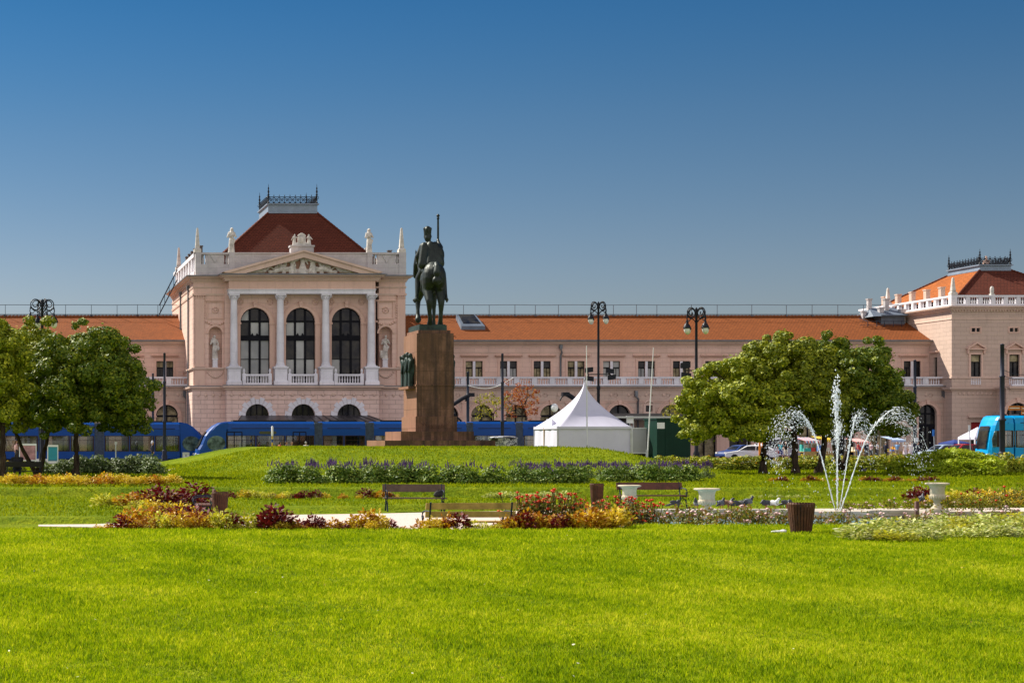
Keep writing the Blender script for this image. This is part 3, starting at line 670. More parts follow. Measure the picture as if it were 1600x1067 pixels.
b = MB(); rr = random.Random(3)                                 # frieze ornaments under the ledge
for k in range(15):
    u = PXL+.5+(PXR-PXL-1)*k/14; b.ball((u, YG-.03, z_ledge0-.5), (.16,.07,.18), 8); b.ball((u-.27, YG-.02, z_ledge0-.5), (.09,.05,.09), 6); b.ball((u+.27, YG-.02, z_ledge0-.5), (.09,.05,.09), 6)
for k in range(4):
    for (a, c) in ((XL+.5, PXL-.4), (PXR+.4, XR-.5)): b.ball((a+(c-a)*k/3, DM-.14, z_ledge0-.5), (.16,.06,.18), 8)
b.box(PXL, PXR, YG-.05, YG-.001, z_ledge0-1.0, z_ledge0-.9); b.build('ornamented_frieze', M['cornice'], rs)
# pediment
pa, pl, pr = (X(474.5, 171), Z(393, 171)), X(348.5, 171), X(597, 171); zb = z_top+.04
b = MB(); k_ = (pa[1]-zb)/(pa[0]-pl); th = .62
b.prism([(pl, zb), (pa[0], pa[1]), (pa[0], pa[1]-th), (pl+th/k_, zb)], 170.85, 172.4)
b.prism([(pa[0], pa[1]), (pr, zb), (pr-th/k_, zb), (pa[0], pa[1]-th)], 170.85, 172.4)
b.prism([(pl+.5, zb+.02), (pa[0], pa[1]-.04), (pa[0], pa[1]+.14), (pl-.05, zb+.14)], 170.7, 172.3); b.prism([(pa[0], pa[1]-.04), (pr-.5, zb+.02), (pr+.05, zb+.14), (pa[0], pa[1]+.14)], 170.7, 172.3)
pd = b.build('pediment', M['cornice'], rs)
b = MB(); b.prism([(pl+th/k_-.1, zb), (pr-th/k_+.1, zb), (pa[0], pa[1]-th+.05)], 171.7, 171.95); b.build('tympanum', plain('brown_pink_tympanum', (.36,.20,.15), .9, .2, 1), pd)
def figure(B, x, y, z, h, lean=0, arm=0, seat=False):
    B.ell((x+lean*h, y, z+h*.92), (h*.075, h*.075, h*.09)); B.cap((x+lean*.75*h, y, z+h*.72), h*.13, (x+lean*.4*h, y, z+h*.5), h*.11)
    B.cap((x+lean*.4*h, y, z+h*.48), h*.13, (x, y, z+h*.04), h*.17 if not seat else h*.26)
    B.cap((x+lean*.7*h-.11*h, y, z+h*.78), h*.05, (x-.22*h, y-.05*h, z+h*(.6+arm*.25)), h*.04); B.cap((x+lean*.7*h+.11*h, y, z+h*.78), h*.05, (x+.24*h, y-.05*h, z+h*(.62-arm*.2)), h*.04)
def recline(B, x, y, z, L, s):
    B.ell((x, y, z+.95), (.17,.16,.19)); B.cap((x+s*.1, y, z+.65), .24, (x+s*.45, y, z+.32), .24); B.cap((x+s*.5, y, z+.3), .24, (x+s*L, y, z+.16), .12)
    B.cap((x+s*.5, y-.1, z+.34), .2, (x+s*(L*.75), y-.1, z+.5), .13); B.cap((x+s*L*.75, y-.1, z+.5), .12, (x+s*(L+.15), y-.08, z+.12), .08); B.cap((x-.1*s, y, z+.75), .09, (x-s*.5, y-.05, z+.55), .07)
B = Blob(); y_ = 171.55; cxp = pa[0]
figure(B, cxp, y_, zb, 2.05, 0, .6, True); figure(B, cxp-1.15, y_, zb, 1.72, .05, .8); figure(B, cxp+1.15, y_, zb, 1.72, -.05, -.8)
recline(B, cxp-2.35, y_, zb+.15, 1.5, 1); B.cap((cxp-2.9, y_, zb+.25), .25, (cxp-2.3, y_, zb+.5), .3); recline(B, cxp+2.35, y_, zb+.15, 1.5, -1); B.cap((cxp+2.9, y_, zb+.25), .25, (cxp+2.3, y_, zb+.5), .3)
recline(B, cxp-3.55, y_, zb, 1.4, -1); recline(B, cxp+3.55, y_, zb, 1.4, 1); B.ell((cxp-5.4, y_, zb+.2), (.4,.14,.18)); B.ell((cxp+5.4, y_, zb+.2), (.4,.14,.18))
B.cap((cxp-1.7, y_, zb+1.2), .08, (cxp-.6, y_+.05, zb+1.5), .2); B.cap((cxp+1.7, y_, zb+1.2), .08, (cxp+.6, y_+.05, zb+1.5), .2); B.ell((cxp, y_+.1, zb+.3), (1.3,.12,.25))
for s_ in (-1, 1):
    figure(B, cxp+s_*1.95, y_, zb, 1.3, -s_*.12, s_*.5); recline(B, cxp+s_*4.35, y_, zb-.12, 1.2, s_); B.cap((cxp+s_*2.9, y_+.05, zb+.55), .1, (cxp+s_*2.4, y_+.05, zb+.95), .13); B.cap((cxp+s_*.75, y_+.05, zb+.2), .2, (cxp+s_*.85, y_+.05, zb+.75), .14); B.ell((cxp+s_*3.3, y_, zb+.22), (.3,.14,.2))
o = put('pediment_sculpture', B.mesh('pediment_sculpture', .045, [M['statue_stone']], 1), -ORG[pd.name], parent=pd)
# crest above the pediment
b = MB(); c0 = X(472, 172.5); b.box(c0-1.18, c0+1.18, 172.3, 173.3, Z(397,172.5), Z(385,172.5)); b.box(c0-1.28, c0+1.28, 172.22, 173.38, Z(386,172.5), Z(383.6,172.5)); cr = b.build('crest_plinth', M['parapet'], rs)
B = Blob(); zc = Z(384, 172.5)
B.ell((c0, 172.7, zc+.62), (.46,.22,.6)).ell((c0, 172.62, zc+.65), (.3,.22,.42))
for s_ in (-1, 1):
    figure(B, c0+s_*.78, 172.7, zc-.04, 1.25, -.04*s_, s_*.3); B.cap((c0+s_*.75, 172.7, zc+.1), .2, (c0+s_*.35, 172.7, zc+.2), .2); B.cap((c0+s_*.3, 172.7, zc+1.05), .14, (c0+s_*.05, 172.7, zc+1.25), .1)
B.ell((c0, 172.7, zc+.08), (1.05,.26,.12))
put('coat_of_arms', B.mesh('coat_of_arms', .04, [M['statue_stone']], 1), -ORG[cr.name], parent=cr)
# parapet
b = MB(); p0, p1 = 172.75, 173.35; zt = z_top+.03
b.box(fx(362), fx(577), p0+.05, p1-.02, zt, z_par-.12); b.box(fx(362), fx(577), p0-.05, p1+.05, z_par-.12, z_par)
for (a, c, pan) in ((305, 366, (321, 350)), (573, 633.5, (589, 617.5))):
    b.box(fx(a)+.02, fx(c)-.02, p0+.02, p1-.03, zt, fz(414.5)); b.box(fx(a)+.02, fx(c)-.02, p0+.03, p1-.06, fz(414.5), fz(413)); b.box(fx(a)+.025, fx(c)-.025, p0-.04, p1+.03, z_par-.2, z_par-.003)
    b.box(fx(pan[0]), fx(pan[1]), p0+.08, p1-.1, fz(413), z_par-.2); b.prism([(fx(pan[0])+.5, fz(400)), (fx(pan[1])-.5, fz(400)), (fx(sum(pan)/2), fz(411))], p0+.0, p0+.081)
for (a, c) in ((305, 314), (357, 366.5), (573, 581), (622.5, 633.5)): b.box(fx(a), fx(c), p0-.06, p1+.06, zt-.001, z_par+.02)
for u in (317, 354, 585, 620.5): b.lathe((fx(u), 173.05, fz(413)), [(.09,0),(.16,.35),(.08,.75),(.13,z_par-.2-fz(413))], 8)
b.build('parapet', M['parapet'], rs)
b = MB()
for (xx, mp_) in ((XL+.05, leftw(XL+.1)), (XR, rightw(XR-.1))): balustrade(b, 173.4, 193.5, zt, z_par, mp_, .4, [173.4+20*i/8 for i in range(1, 8)], .5, .28)
balustrade(b, XL+.5, XR-.5, zt, z_par, front(193.4), .4, [XL+.5+(XR-XL-1)*i/7 for i in range(1, 7)], .5, .28)
b.build('roof_balustrade', M['marble'], rs)
for k in range(5):
    b = MB(); y = 176.4+2.6*k; b.box(XL+.75, XL+1.35, y-.3, y+.3, zt, z_par+1.0); b.box(XL+.7, XL+1.4, y-.36, y+.36, z_par+1.0, z_par+1.12); b.build('vent_stack', plain('sooty_stack_%d' % k, (.10,.085,.08), .9, .3, 3) if k == 0 else bpy.data.materials['sooty_stack_0'], rs)
b = MB(); b.box(fx(614), fx(619), 175, 175.5, zt, z_par+.42); b.box(fx(613), fx(620), 174.9, 175.6, z_par+.42, z_par+.5); b.build('vent_stack', bpy.data.materials['sooty_stack_0'], rs)
def obelisk(x, y, z, h, w=.36, m='statue_stone'):
    b = MB(); b.box(x-w, x+w, y-w, y+w, z, z+h*.12); b.taper(x, y, z+h*.12, z+h*.2, w*.95, w*.95, w*.5, w*.5); b.box(x-w*.62, x+w*.62, y-w*.62, y+w*.62, z+h*.2, z+h*.27); b.taper(x, y, z+h*.27, z+h*.95, w*.6, w*.6, w*.27, w*.27); b.taper(x, y, z+h*.95, z+h, w*.27, w*.27, .02, .02)
    b.build('obelisk', M[m], rs)
for (p, y) in ((308.5, 173.05), (627.5, 173.05)): obelisk(fx(p), y, z_par+.02, 2.6)
obelisk(XL+.35, 190.3, z_par, 2.6); obelisk(XR-.35, 190.3, z_par, 2.6)
# roof
def hip(name, x0, x1, y0, y1, z0, a0, a1, c0, c1, z1, zband, xm, deckm, crest_h, finial_h, fin_at):
    b = MB()
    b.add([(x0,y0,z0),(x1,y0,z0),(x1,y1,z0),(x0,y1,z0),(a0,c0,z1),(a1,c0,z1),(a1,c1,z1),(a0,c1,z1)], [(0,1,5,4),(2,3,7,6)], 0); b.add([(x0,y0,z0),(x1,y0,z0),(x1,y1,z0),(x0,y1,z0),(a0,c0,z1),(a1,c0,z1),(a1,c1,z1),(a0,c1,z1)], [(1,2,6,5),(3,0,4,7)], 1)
    for p, q in (((x0,y0,z0),(a0,c0,z1)), ((x1,y0,z0),(a1,c0,z1)), ((x0,y1,z0),(a0,c1,z1)), ((x1,y1,z0),(a1,c1,z1))):
        pv, qv = Vector(p), Vector(q); n = 26
        for i in range(n): b.tube([pv.lerp(qv, i/n)+Vector((0,0,.02)), pv.lerp(qv, (i+1)/n)+Vector((0,0,.06))], .13, 6, 0)
    r = b.build(name, xm, rs)
    b = MB(); b.molding([(a0,c1),(a0,c0),(a1,c0),(a1,c1)], [(-.02,z1-.06),(.16,z1-.05),(.16,z1+.12),(.05,z1+.16),(.05,zband-.16),(.22,zband-.12),(.22,zband),(-.05,zband)], closed=True); b.quad((a0,c0,zband-.02),(a1,c0,zband-.02),(a1,c1,zband-.02),(a0,c1,zband-.02))
    b.build('roof_platform', deckm, r)
    b = MB(); P = [(a0,c0),(a1,c0),(a1,c1),(a0,c1)]
    for i in range(4):
        (ax, ay), (bx_, by) = P[i], P[(i+1) % 4]; L = math.hypot(bx_-ax, by-ay); n = max(3, int(round(L/.56))); pt = lambda t, z: (ax+(bx_-ax)*t, ay+(by-ay)*t, z)
        b.beam(pt(0, zband+.06), pt(1, zband+.06), .07); b.beam(pt(0, zband+crest_h*.72), pt(1, zband+crest_h*.72), .07); b.beam(pt(0, zband+crest_h*.46), pt(1, zband+crest_h*.46), .04)
        for k in range(n):
            t0, t1 = k/n, (k+1)/n; tm = (t0+t1)/2; b.beam(pt(t0, zband+.06), pt(t1, zband+crest_h*.72), .05); b.beam(pt(t1, zband+.06), pt(t0, zband+crest_h*.72), .05)
            q = Vector(pt(tm, zband+crest_h*.4)); e = Vector(pt(1,0))-Vector(pt(0,0)); e.normalize(); b.tube([q+e*.15*math.cos(a)+Vector((0,0,.17*math.sin(a))) for a in [2*PI*j/8 for j in range(8)]], .03, 4, closed=True)
            b.taper(*pt(t0, 0)[:2], zband, zband+crest_h, .045, .045, .01, .01); c3 = pt(t0, zband+crest_h*.88); b.ball(c3, (.07,.07,.05), 5)
    b.build('roof_cresting', M['iron'], r)
    for i, (px_, py_) in enumerate(P):
        b = MB(); h = finial_h; b.lathe((px_, py_, zband), [(.14,0),(.14,.1),(.07,.16),(.07,h*.42),(.14,h*.45),(.06,h*.5),(.11,h*.62),(.045,h*.7),(.09,h*.78),(.03,h*.84),(.012,h)], 8)
        for s_ in (-1, 1): b.tube([(px_+s_*(.06+.13*math.sin(t)), py_, zband+h*.3+.16*math.cos(t)) for t in [PI*j/6 for j in range(7)]], .03, 4)
        b.build('finial', M['iron'], r)
    return r
D1 = 181.0
hip('pavilion_roof', XL+1.2, XR-1.2, 174.4, 194-1.4, 19.5, X(419.5, D1), X(495, D1), D1, 187.2, Z(333, D1), Z(318.5, D1), [M['tile_shaded'], M['tile_lit']], M['lead'], (333-318.5)*D1/F, 2.15, None)
# rain pipes on the left flank
for yy in (176.5, 184):
    b = MB(); b.tube([(XL-.1, yy, z_cor), (XL-.14, yy, z_cor-.6), (XL-.14, yy, .1)], .1, 6); b.box(XL-.3, XL-.02, yy-.16, yy+.16, z_cor-.45, z_cor-.05); b.build('downpipe', M['zinc'], rs)

b = MB(); b.molding(full, [(.462,z_ledge1-.07),(.478,z_ledge1-.07),(.478,z_ledge1-.02),(.3,z_ledge1+.02),(.2,z_ledge1+.02),(.2,z_ledge1+.004),(.462,z_ledge1-.04)]); b.build('ledge_flashing', M['zinc'], rs)
b = MB(); b.molding(cpath, [(.782,z_top-.1),(.797,z_top-.1),(.797,z_top+.0),(.5,z_top+.06),(.5,z_top+.045),(.782,z_top-.01)]); b.build('cornice_flashing', M['zinc'], rs)
# --- wings
DA, DU = 178.8, 181.5
zter, zbal = Z(603, DA), Z(588.6, DA); zeave = Z(533.5, DU); zw0, zw1 = Z(592, DU), Z(564.2, DU); YR = 187.6; zridge = Z(495, YR)
def pair_window(c, tones):
    b = MB()
    for s_ in (-1, 1):
        u = c+s_*.53; hw = .385
        for (x0, x1, z0, z1) in ((u-hw, u-hw+.05, zw0, zw1), (u+hw-.05, u+hw, zw0, zw1), (u-hw, u+hw, zw1-.05, zw1), (u-hw, u+hw, zw0, zw0+.05), (u-hw, u+hw, zw1-.78, zw1-.66)): b.box(x0, x1, DU+.1+.001*(z1-z0 < .2), DU+.17, z0, z1)
        b.box(u-.02, u+.02, DU+.105, DU+.165, zw0, zw1-.7)
    f = b.build('window', M['frame_dark'], rs)
    for s_ in (-1, 1):
        u = c+s_*.53; p = MB(); p.box(u-.37, u+.37, DU+.18, DU+.2, zw0, zw1-.7, tones[0]); p.box(u-.37, u+.37, DU+.18, DU+.2, zw1-.7, zw1, tones[1]); p.build('pane', [M['glass_dark'], M['glass_warm'], M['glass_blind']], f)
    b = MB(); b.box(c-.135, c+.135, DU-.03, DU+.2, zw0, zw1, 1)
    for (x0, x1, z0, z1) in ((c-1.16, c-.93, zw0, zw1+.22), (c+.93, c+1.16, zw0, zw1+.22), (c-.93, c+.93, zw1+.01, zw1+.22)): b.box(x0, x1, DU-.07, DU-.001, z0, z1)
    b.add([(c-1.35,DU-.001,zw1+.42),(c+1.35,DU-.001,zw1+.42),(c+1.35,DU-.12,zw1+.42),(c-1.35,DU-.12,zw1+.42),(c-1.5,DU-.001,zw1+.66),(c+1.5,DU-.001,zw1+.66),(c+1.5,DU-.34,zw1+.6),(c-1.5,DU-.34,zw1+.6)], [(0,1,2,3),(3,2,6,7),(7,6,5,4),(0,3,7,4),(1,5,6,2)])
    b.build('window_surround', [M['pink_plain'], M['marble']], f)
def arch_window(c, y, hw=1.18, zs_=None, tone=0, door=False):
    zs_ = zs_ if zs_ is not None else Z(632.5, DA)-hw; b = MB(); b.ring(c, hw-.09, hw-.002, zs_, y+.3, y+.4, .02); b.box(c-.06, c+.06, y+.29, y+.39, .02, zs_+hw-.05); b.box(c-hw, c+hw, y+.285, y+.395, zs_-.09, zs_+.09)
    if door:
        for dx in (-.6, .6): b.box(c+dx-.22, c+dx+.22, y+.3, y+.38, .02, zs_-1.2)
        b.box(c-hw, c+hw, y+.28, y+.4, zs_-1.4, zs_-1.1)
    f = b.build('arched_window', M['frame_dark'], rs)
    p = MB(); p.prism([(c-hw, .03)] + [(c-hw*math.cos(PI*i/14), zs_+hw*math.sin(PI*i/14)) for i in range(15)] + [(c+hw, .03)], y+.41, y+.43); p.build('pane', M['glass_warm'] if tone else M['glass_dark'], f)
    b = MB(); b.ring(c, hw+.01, hw+.3, zs_, y-.1, y-.001); b.ring(c, hw+.3, hw+.38, zs_, y-.15, y-.001); b.taper(c, y-.1, zs_+hw+.02, zs_+hw+.5, .12, .12, .2, .12)
    for s_ in (-1, 1): u = c+s_*(hw+.2); b.box(u-.2, u+.2, y-.1, y-.001, .02, zs_-.16); b.box(u-.26, u+.26, y-.16, y-.001, zs_-.16, zs_-.002)
    b.build('archivolt', M['pink_plain'], f)
def wing(name, x0, x1, wins, arches, extra_ops=()):
    rr = random.Random(int(x0*10)); b = MB(); wc = [X(p, DU) for p in wins]; ac = [X(p, DA) for p in arches]
    ops = [(c+s_*.53, .385, zw0, zw1, False) for c in wc for s_ in (-1, 1)]
    b.wall(x0, x1, zter-.1, zeave+.2, ops, .25, 0, 0, front(DU)); b.quad((x0, 195, 0), (x1, 195, 0), (x1, 195, zeave), (x0, 195, zeave)); b.quad((x0, DU, zeave), (x1, DU, zeave), (x1, 195, zeave), (x0, 195, zeave))
    b.build('wing_upper_wall', M['pink'], rs)
    zs_ = Z(632.5, DA)-1.18
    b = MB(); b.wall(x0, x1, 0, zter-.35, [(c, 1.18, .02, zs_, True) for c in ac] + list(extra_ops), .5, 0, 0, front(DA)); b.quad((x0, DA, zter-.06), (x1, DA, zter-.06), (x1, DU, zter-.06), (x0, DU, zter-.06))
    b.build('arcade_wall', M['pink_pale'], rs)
    for i, c in enumerate(wc): t = rr.choice((0, 1, 2, 1)); pair_window(c, (t, rr.choice((t, 0, 1, 0))))
    for c in ac: arch_window(c, DA, tone=rr.random() < .45)
    b = MB(); b.molding([(x0, DA), (x1, DA)], [(-.2,zter-.38),(.1,zter-.38),(.14,zter-.26),(.4,zter-.18),(.46,zter-.02),(-.2,zter)]); b.box(x0, x1, DA-.05, DA-.001, Z(626.5,DA), Z(625,DA))
    n = int((x1-x0)/1.88)
    for k in range(n): u = x0+(k+.5)*1.88; b.ball((u, DA-.02, Z(617,DA)), (.15,.06,.2), 7); b.tube([(u+.5+.2*math.cos(t), DA-.01, Z(617,DA)+.2*math.sin(t)) for t in [2*PI*j/8 for j in range(8)]], .035, 4, closed=True)
    b.build('terrace_cornice', M['cornice'], rs)
    b = MB(); b.box(x0, x1, DA-.49, DA-.462, zter-.09, zter+.012); b.box(x0, x1, DA-.462, DA-.2, zter+.001, zter+.012); b.build('ledge_flashing', M['zinc'], rs)
    b = MB()                                                    # flat pilasters between arches with keystone band
    for c0_, c1_ in zip(ac, ac[1:]):
        u = (c0_+c1_)/2
        if c1_-c0_ < 4.2: b.box(u-.28, u+.28, DA-.09, DA-.001, .02, Z(630,DA)); b.box(u-.36, u+.36, DA-.15, DA-.001, Z(630,DA), Z(627.5,DA))
    b.box(x0, x1, DA-.07, DA-.001, Z(628.4,DA), Z(627.6,DA)); b.build('arcade_pilasters', M['pink_plain'], rs)
    b = MB(); n = int((x1-x0)/1.9); balustrade(b, x0, x1, zter+.003, zbal, front(DA-.02), .32, [x0+(x1-x0)*i/n for i in range(1, n)], .27, .27); b.build('terrace_balustrade', M['marble'], rs)
    b = MB(); b.molding([(x0, DU), (x1, DU)], [(-.05,zeave-.52),(.08,zeave-.52),(.12,zeave-.38),(.4,zeave-.28),(.48,zeave-.1),(.55,zeave-.02),(-.05,zeave)]); b.box(x0, x1, DU-.06, DU-.001, Z(551,DU)-.05, Z(550,DU)); b.build('eaves_cornice', M['cornice'], rs)
    b = MB(); b.add([(x0,DU-.6,zeave+.04),(x1,DU-.6,zeave+.04),(x1,YR,zridge),(x0,YR,zridge),(x1,195.6,zeave+.04),(x0,195.6,zeave+.04)], [(0,1,2,3),(3,2,4,5)]); n = int((x1-x0)/.4)
    for i in range(n): b.tube([(x0+(x1-x0)*i/n, YR, zridge+.02), (x0+(x1-x0)*(i+.97)/n, YR, zridge+.05)], [.13,.16], 6)
    r = b.build('wing_roof', M['tile_f'], rs)
    b = MB(); b.box(x0, x1, DU-.78, DU-.585, zeave-.01, zeave+.13); b.build('gutter', M['zinc'], rs)
    b = MB(); zr0, zr1 = Z(491.5,YR), Z(476.5,YR); n = int((x1-x0)/2.4); rr2 = random.Random(9); zz = lambda x: .02*math.sin(x*.9)
    b.beam((x0, YR, zr0), (x1, YR, zr0), .11, .09)
    b.tube([(x0+(x1-x0)*i/60, YR, zr1+zz(x0+(x1-x0)*i/60)) for i in range(61)], .03, 5)
    k = x0+1.0
    while k < x1: b.beam((k, YR, zridge), (k, YR, zr1), .05); b.beam((k-.28, YR-.1, zridge-.02), (k, YR, zr0), .05); b.box(k-.12, k+.12, YR-.2, YR+.2, zridge+.05, zridge+.14); k += rr2.choice((2.3, 2.9, 2.6, 3.9))
    b.build('ridge_walkway_railing', M['rail_dark'] if x0 > 30 else M['iron_blue'], rs)
WXR = 1452*DU/F
wing('left_wing', -42, XL, [257.6, 203.5, 150, 96, 42, -12, -66], [261, 207, 153, 99, 45, -9, -63])
sq = [(X(1014,DA), .36, Z(643,DA), Z(633.5,DA), False)]
wing('right_wing', XR, WXR, [686.5,740.7,794.5,847,900,955.5,1010,1064.5,1115,1167,1219,1271,1323,1375,1425], [699,753,807,861,915,968,1048,1102,1156,1210,1264,1318,1372], sq + [(X(1449,DA), .98, .02, Z(632,DA)-.98, True)])
arch_window(X(1449,DA), DA, .98, Z(632,DA)-.98, 0, True)
b = MB(); c = X(1014,DA); b.box(c-.36, c+.36, DA+.3, DA+.32, Z(643,DA), Z(633.5,DA)); f = b.build('window', M['glass_dark'], rs)
b = MB()
for (x0,x1,z0,z1) in ((c-.62,c-.37,Z(643,DA)-.2,Z(633.5,DA)+.2),(c+.37,c+.62,Z(643,DA)-.2,Z(633.5,DA)+.2),(c-.37,c+.37,Z(633.5,DA)+.01,Z(633.5,DA)+.2),(c-.37,c+.37,Z(643,DA)-.2,Z(643,DA)-.01)): b.box(x0,x1,DA-.09,DA-.001,z0,z1)
b.tube([(c-.5+1.0*i/10, DA-.06, Z(630,DA)+.25*math.sin(PI*i/10)) for i in range(11)], .09, 5); b.build('window_surround', M['cornice'], f)
for p in (875.5, ):
    b = MB(); x = X(p,DU); b.box(x-.16, x+.16, DU-.3, DU-.02, Z(545,DU), Z(539,DU)); b.tube([(x,DU-.2,Z(545,DU)),(x+.12,DU-.2,Z(551,DU)),(x,DU-.12,Z(556,DU)),(x,DU-.12,Z(592,DU))], .1, 6); b.build('downpipe', M['zinc'], rs)
for p in (993, 1473, 288):
    b = MB(); x = X(p,DA); b.box(x-.15, x+.15, DA-.32, DA-.02, Z(619,DA), Z(610.5,DA)); b.tube([(x,DA-.2,Z(619,DA)),(x+.22,DA-.3,Z(624,DA)),(x+.22,DA-.12,Z(628,DA)),(x+.22,DA-.12,.1)], .1, 6); b.build('downpipe', M['zinc'], rs)
b = MB(); x0, x1 = X(983,176), X(1140,176); b.box(x0-2, x1, 175.2, DA-.2, Z(652,176), Z(646,176)); b.box(x0, x1, 174.6, 178, Z(654.5,176)-.1, Z(652,176)-.004); b.build('arcade_canopy', plain('dark_canopy_fascia', (.10,.09,.085), .6, .2, 1), rs)
# skylight on the right wing roof
sx = X(735, 185); b = MB(); yf, yb_ = 183.9, 186.9
def roof_z(y): return zeave+.04+(zridge-zeave-.04)*(y-DU+.6)/(YR-DU+.6)
b.add([(sx-1.35,yf,roof_z(yf)-.1),(sx+1.35,yf,roof_z(yf)-.1),(sx+1.1,yb_,roof_z(yb_)),(sx-1.1,yb_,roof_z(yb_)),(sx-1.3,yf,roof_z(yf)+.42),(sx+1.3,yf,roof_z(yf)+.42),(sx+1.05,yb_,roof_z(yb_)+.55),(sx-1.05,yb_,roof_z(yb_)+.55)], [(0,1,5,4),(1,2,6,5),(2,3,7,6),(3,0,4,7),(4,5,6,7)])
sk = b.build('skylight', M['sky_lead'], rs)
b = MB(); lz = lambda y: roof_z(yf)+.42+(roof_z(yb_)+.55-roof_z(yf)-.42)*(y-yf)/(yb_-yf)+.02; b.add([(sx-.95,yf+.6,lz(yf+.6)),(sx+.95,yf+.6,lz(yf+.6)),(sx+.85,yb_-.2,lz(yb_-.2)),(sx-.85,yb_-.2,lz(yb_-.2)),(sx-.95,yf+.6,lz(yf+.6)+.05),(sx+.95,yf+.6,lz(yf+.6)+.05),(sx+.85,yb_-.2,lz(yb_-.2)+.05),(sx-.85,yb_-.2,lz(yb_-.2)+.05)], [(4,5,6,7),(0,1,5,4),(1,2,6,5),(3,0,4,7),(2,3,7,6)]); b.build('pane', M['glass_dark'], sk)
# stair rail climbing the left flank
b = MB()
for dz in (0, 1.1): b.beam((X(249,186.5),186.5,Z(491,186.5)+dz*.9), (X(277,184),184,Z(437,184)+dz), .09)
for t in (.05, .3, .55, .8): p = Vector((X(249,186.5),186.5,Z(491,186.5))).lerp(Vector((X(277,184),184,Z(437,184))), t); b.beam(p, p+Vector((0,0,1.05)), .05)
b.build('roof_ladder', M['iron_blue'], rs)

# --- right pavilion
DR = 177.2; gx = lambda p: X(p, DR); gz_ = lambda p: Z(p, DR); RX, RXR, RYB = gx(1487), gx(1487)+17.4, 197.0; JX = gx(1556)
rz_cor, rz_top, rz_par = gz_(487), gz_(478.5), gz_(461)
b = MB(); wops = [(gx(1524.5), .54, gz_(588.4), gz_(554), False), (gx(1584.5), .54, gz_(588.4), gz_(554), False), (gx(1644), .54, gz_(588.4), gz_(554), False)]; sops = [(gx(p), .46, gz_(518.5), gz_(512.5), False) for p in (1524.5, 1584, 1644)]
zm = gz_(530)
b.wall(RX, RXR, gz_(606), zm, wops, .3, 0, 0, front(DR)); b.wall(RX, RXR, zm, rz_cor+.1, sops, .3, 0, 0, front(DR))
b.wall(DR, RYB, 0, rz_cor+.1, [(180.3, .34, gz_(592), gz_(556), False)], .3, 0, 0, leftw(RX)); b.wall(DR, RYB, 0, rz_cor+.1, [], .3, 0, 0, rightw(RXR)); b.quad((RX, DR, rz_top), (RXR, DR, rz_top), (RXR, RYB, rz_top), (RX, RYB, rz_top)); b.wall(RX, RXR, 0, rz_cor, [], .3, 0, 0, front(RYB))
b.wall(RX, JX, 0, gz_(606), [(gx(1526.5), .66, .02, gz_(659.5), False)], .3, 0, 0, front(DR-.05)); b.box(RX, RX+.001, DR-.05, DR, 0, gz_(606))
b.wall(JX, RXR, 0, gz_(606), [(X(1590,174.5), 1.2, .02, gz_(636)-1.2+.4, True), (X(1590,174.5)+3.8, 1.2, .02, gz_(636)-.8, True)], .5, 0, 0, front(174.5)); b.quad((JX,174.5,0),(JX,DR,0),(JX,DR,gz_(606)),(JX,174.5,gz_(606))); b.quad((JX,174.5,gz_(605.5)),(RXR,174.5,gz_(605.5)),(RXR,DR,gz_(605.5)),(JX,DR,gz_(605.5)))
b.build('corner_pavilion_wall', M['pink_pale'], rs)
for c in (X(1590,174.5), X(1590,174.5)+3.8): arch_window(c, 174.5, 1.2, gz_(636)-.8, 0)
for (c, hw, z0, z1, _) in wops:
    b = MB(); 
    for (x0,x1,za,zb) in ((c-hw,c-hw+.06,z0,z1),(c+hw-.06,c+hw,z0,z1),(c-hw,c+hw,z1-.06,z1),(c-hw,c+hw,z1-.85,z1-.75),(c-.04,c+.04,z0,z1-.8)): b.box(x0,x1,DR+.12+.001*(x1-x0 > .5),DR+.2,za,zb)
    f = b.build('window', M['frame_dark'], rs); p = MB(); p.box(c-hw,c+hw,DR+.21,DR+.23,z0,z1-.8); p.box(c-hw,c+hw,DR+.21,DR+.23,z1-.8,z1,1); p.build('pane', [M['glass_dark'], M['glass_warm']], f)
    b = MB()
    for (x0,x1,za,zb) in ((c-hw-.2,c-hw-.01,z0,z1+.2),(c+hw+.01,c+hw+.2,z0,z1+.2),(c-hw-.01,c+hw+.01,z1+.01,z1+.2)): b.box(x0,x1,DR-.08,DR-.001,za,zb)
    zh = gz_(545); b.box(c-1.0,c+1.0,DR-.3,DR-.001,zh-.1,zh+.02); b.prism([(c-1.08,zh+.03),(c-.86,zh+.03),(c,gz_(536.8)),(c+.86,zh+.03),(c+1.08,zh+.03),(c,gz_(535.2)+.05)],DR-.34,DR-.001); b.prism([(c-.8,zh+.03),(c+.8,zh+.03),(c,gz_(537.5))],DR-.06,DR-.001)
    for s_ in (-1,1): b.taper(c+s_*.86,DR-.1,gz_(553),zh-.1,.06,.08,.1,.12)
    b.build('window_surround', M['pink_plain'], f)
    b = MB(); balusters(b, c-.56, c+.56, gz_(601), gz_(591), lambda u,z,d: (u, DR-.02, z), .2, .07); b.box(c-.62,c+.62,DR-.1,DR-.002,gz_(590.8),gz_(589)); b.build('window_balusters', M['marble'], f)
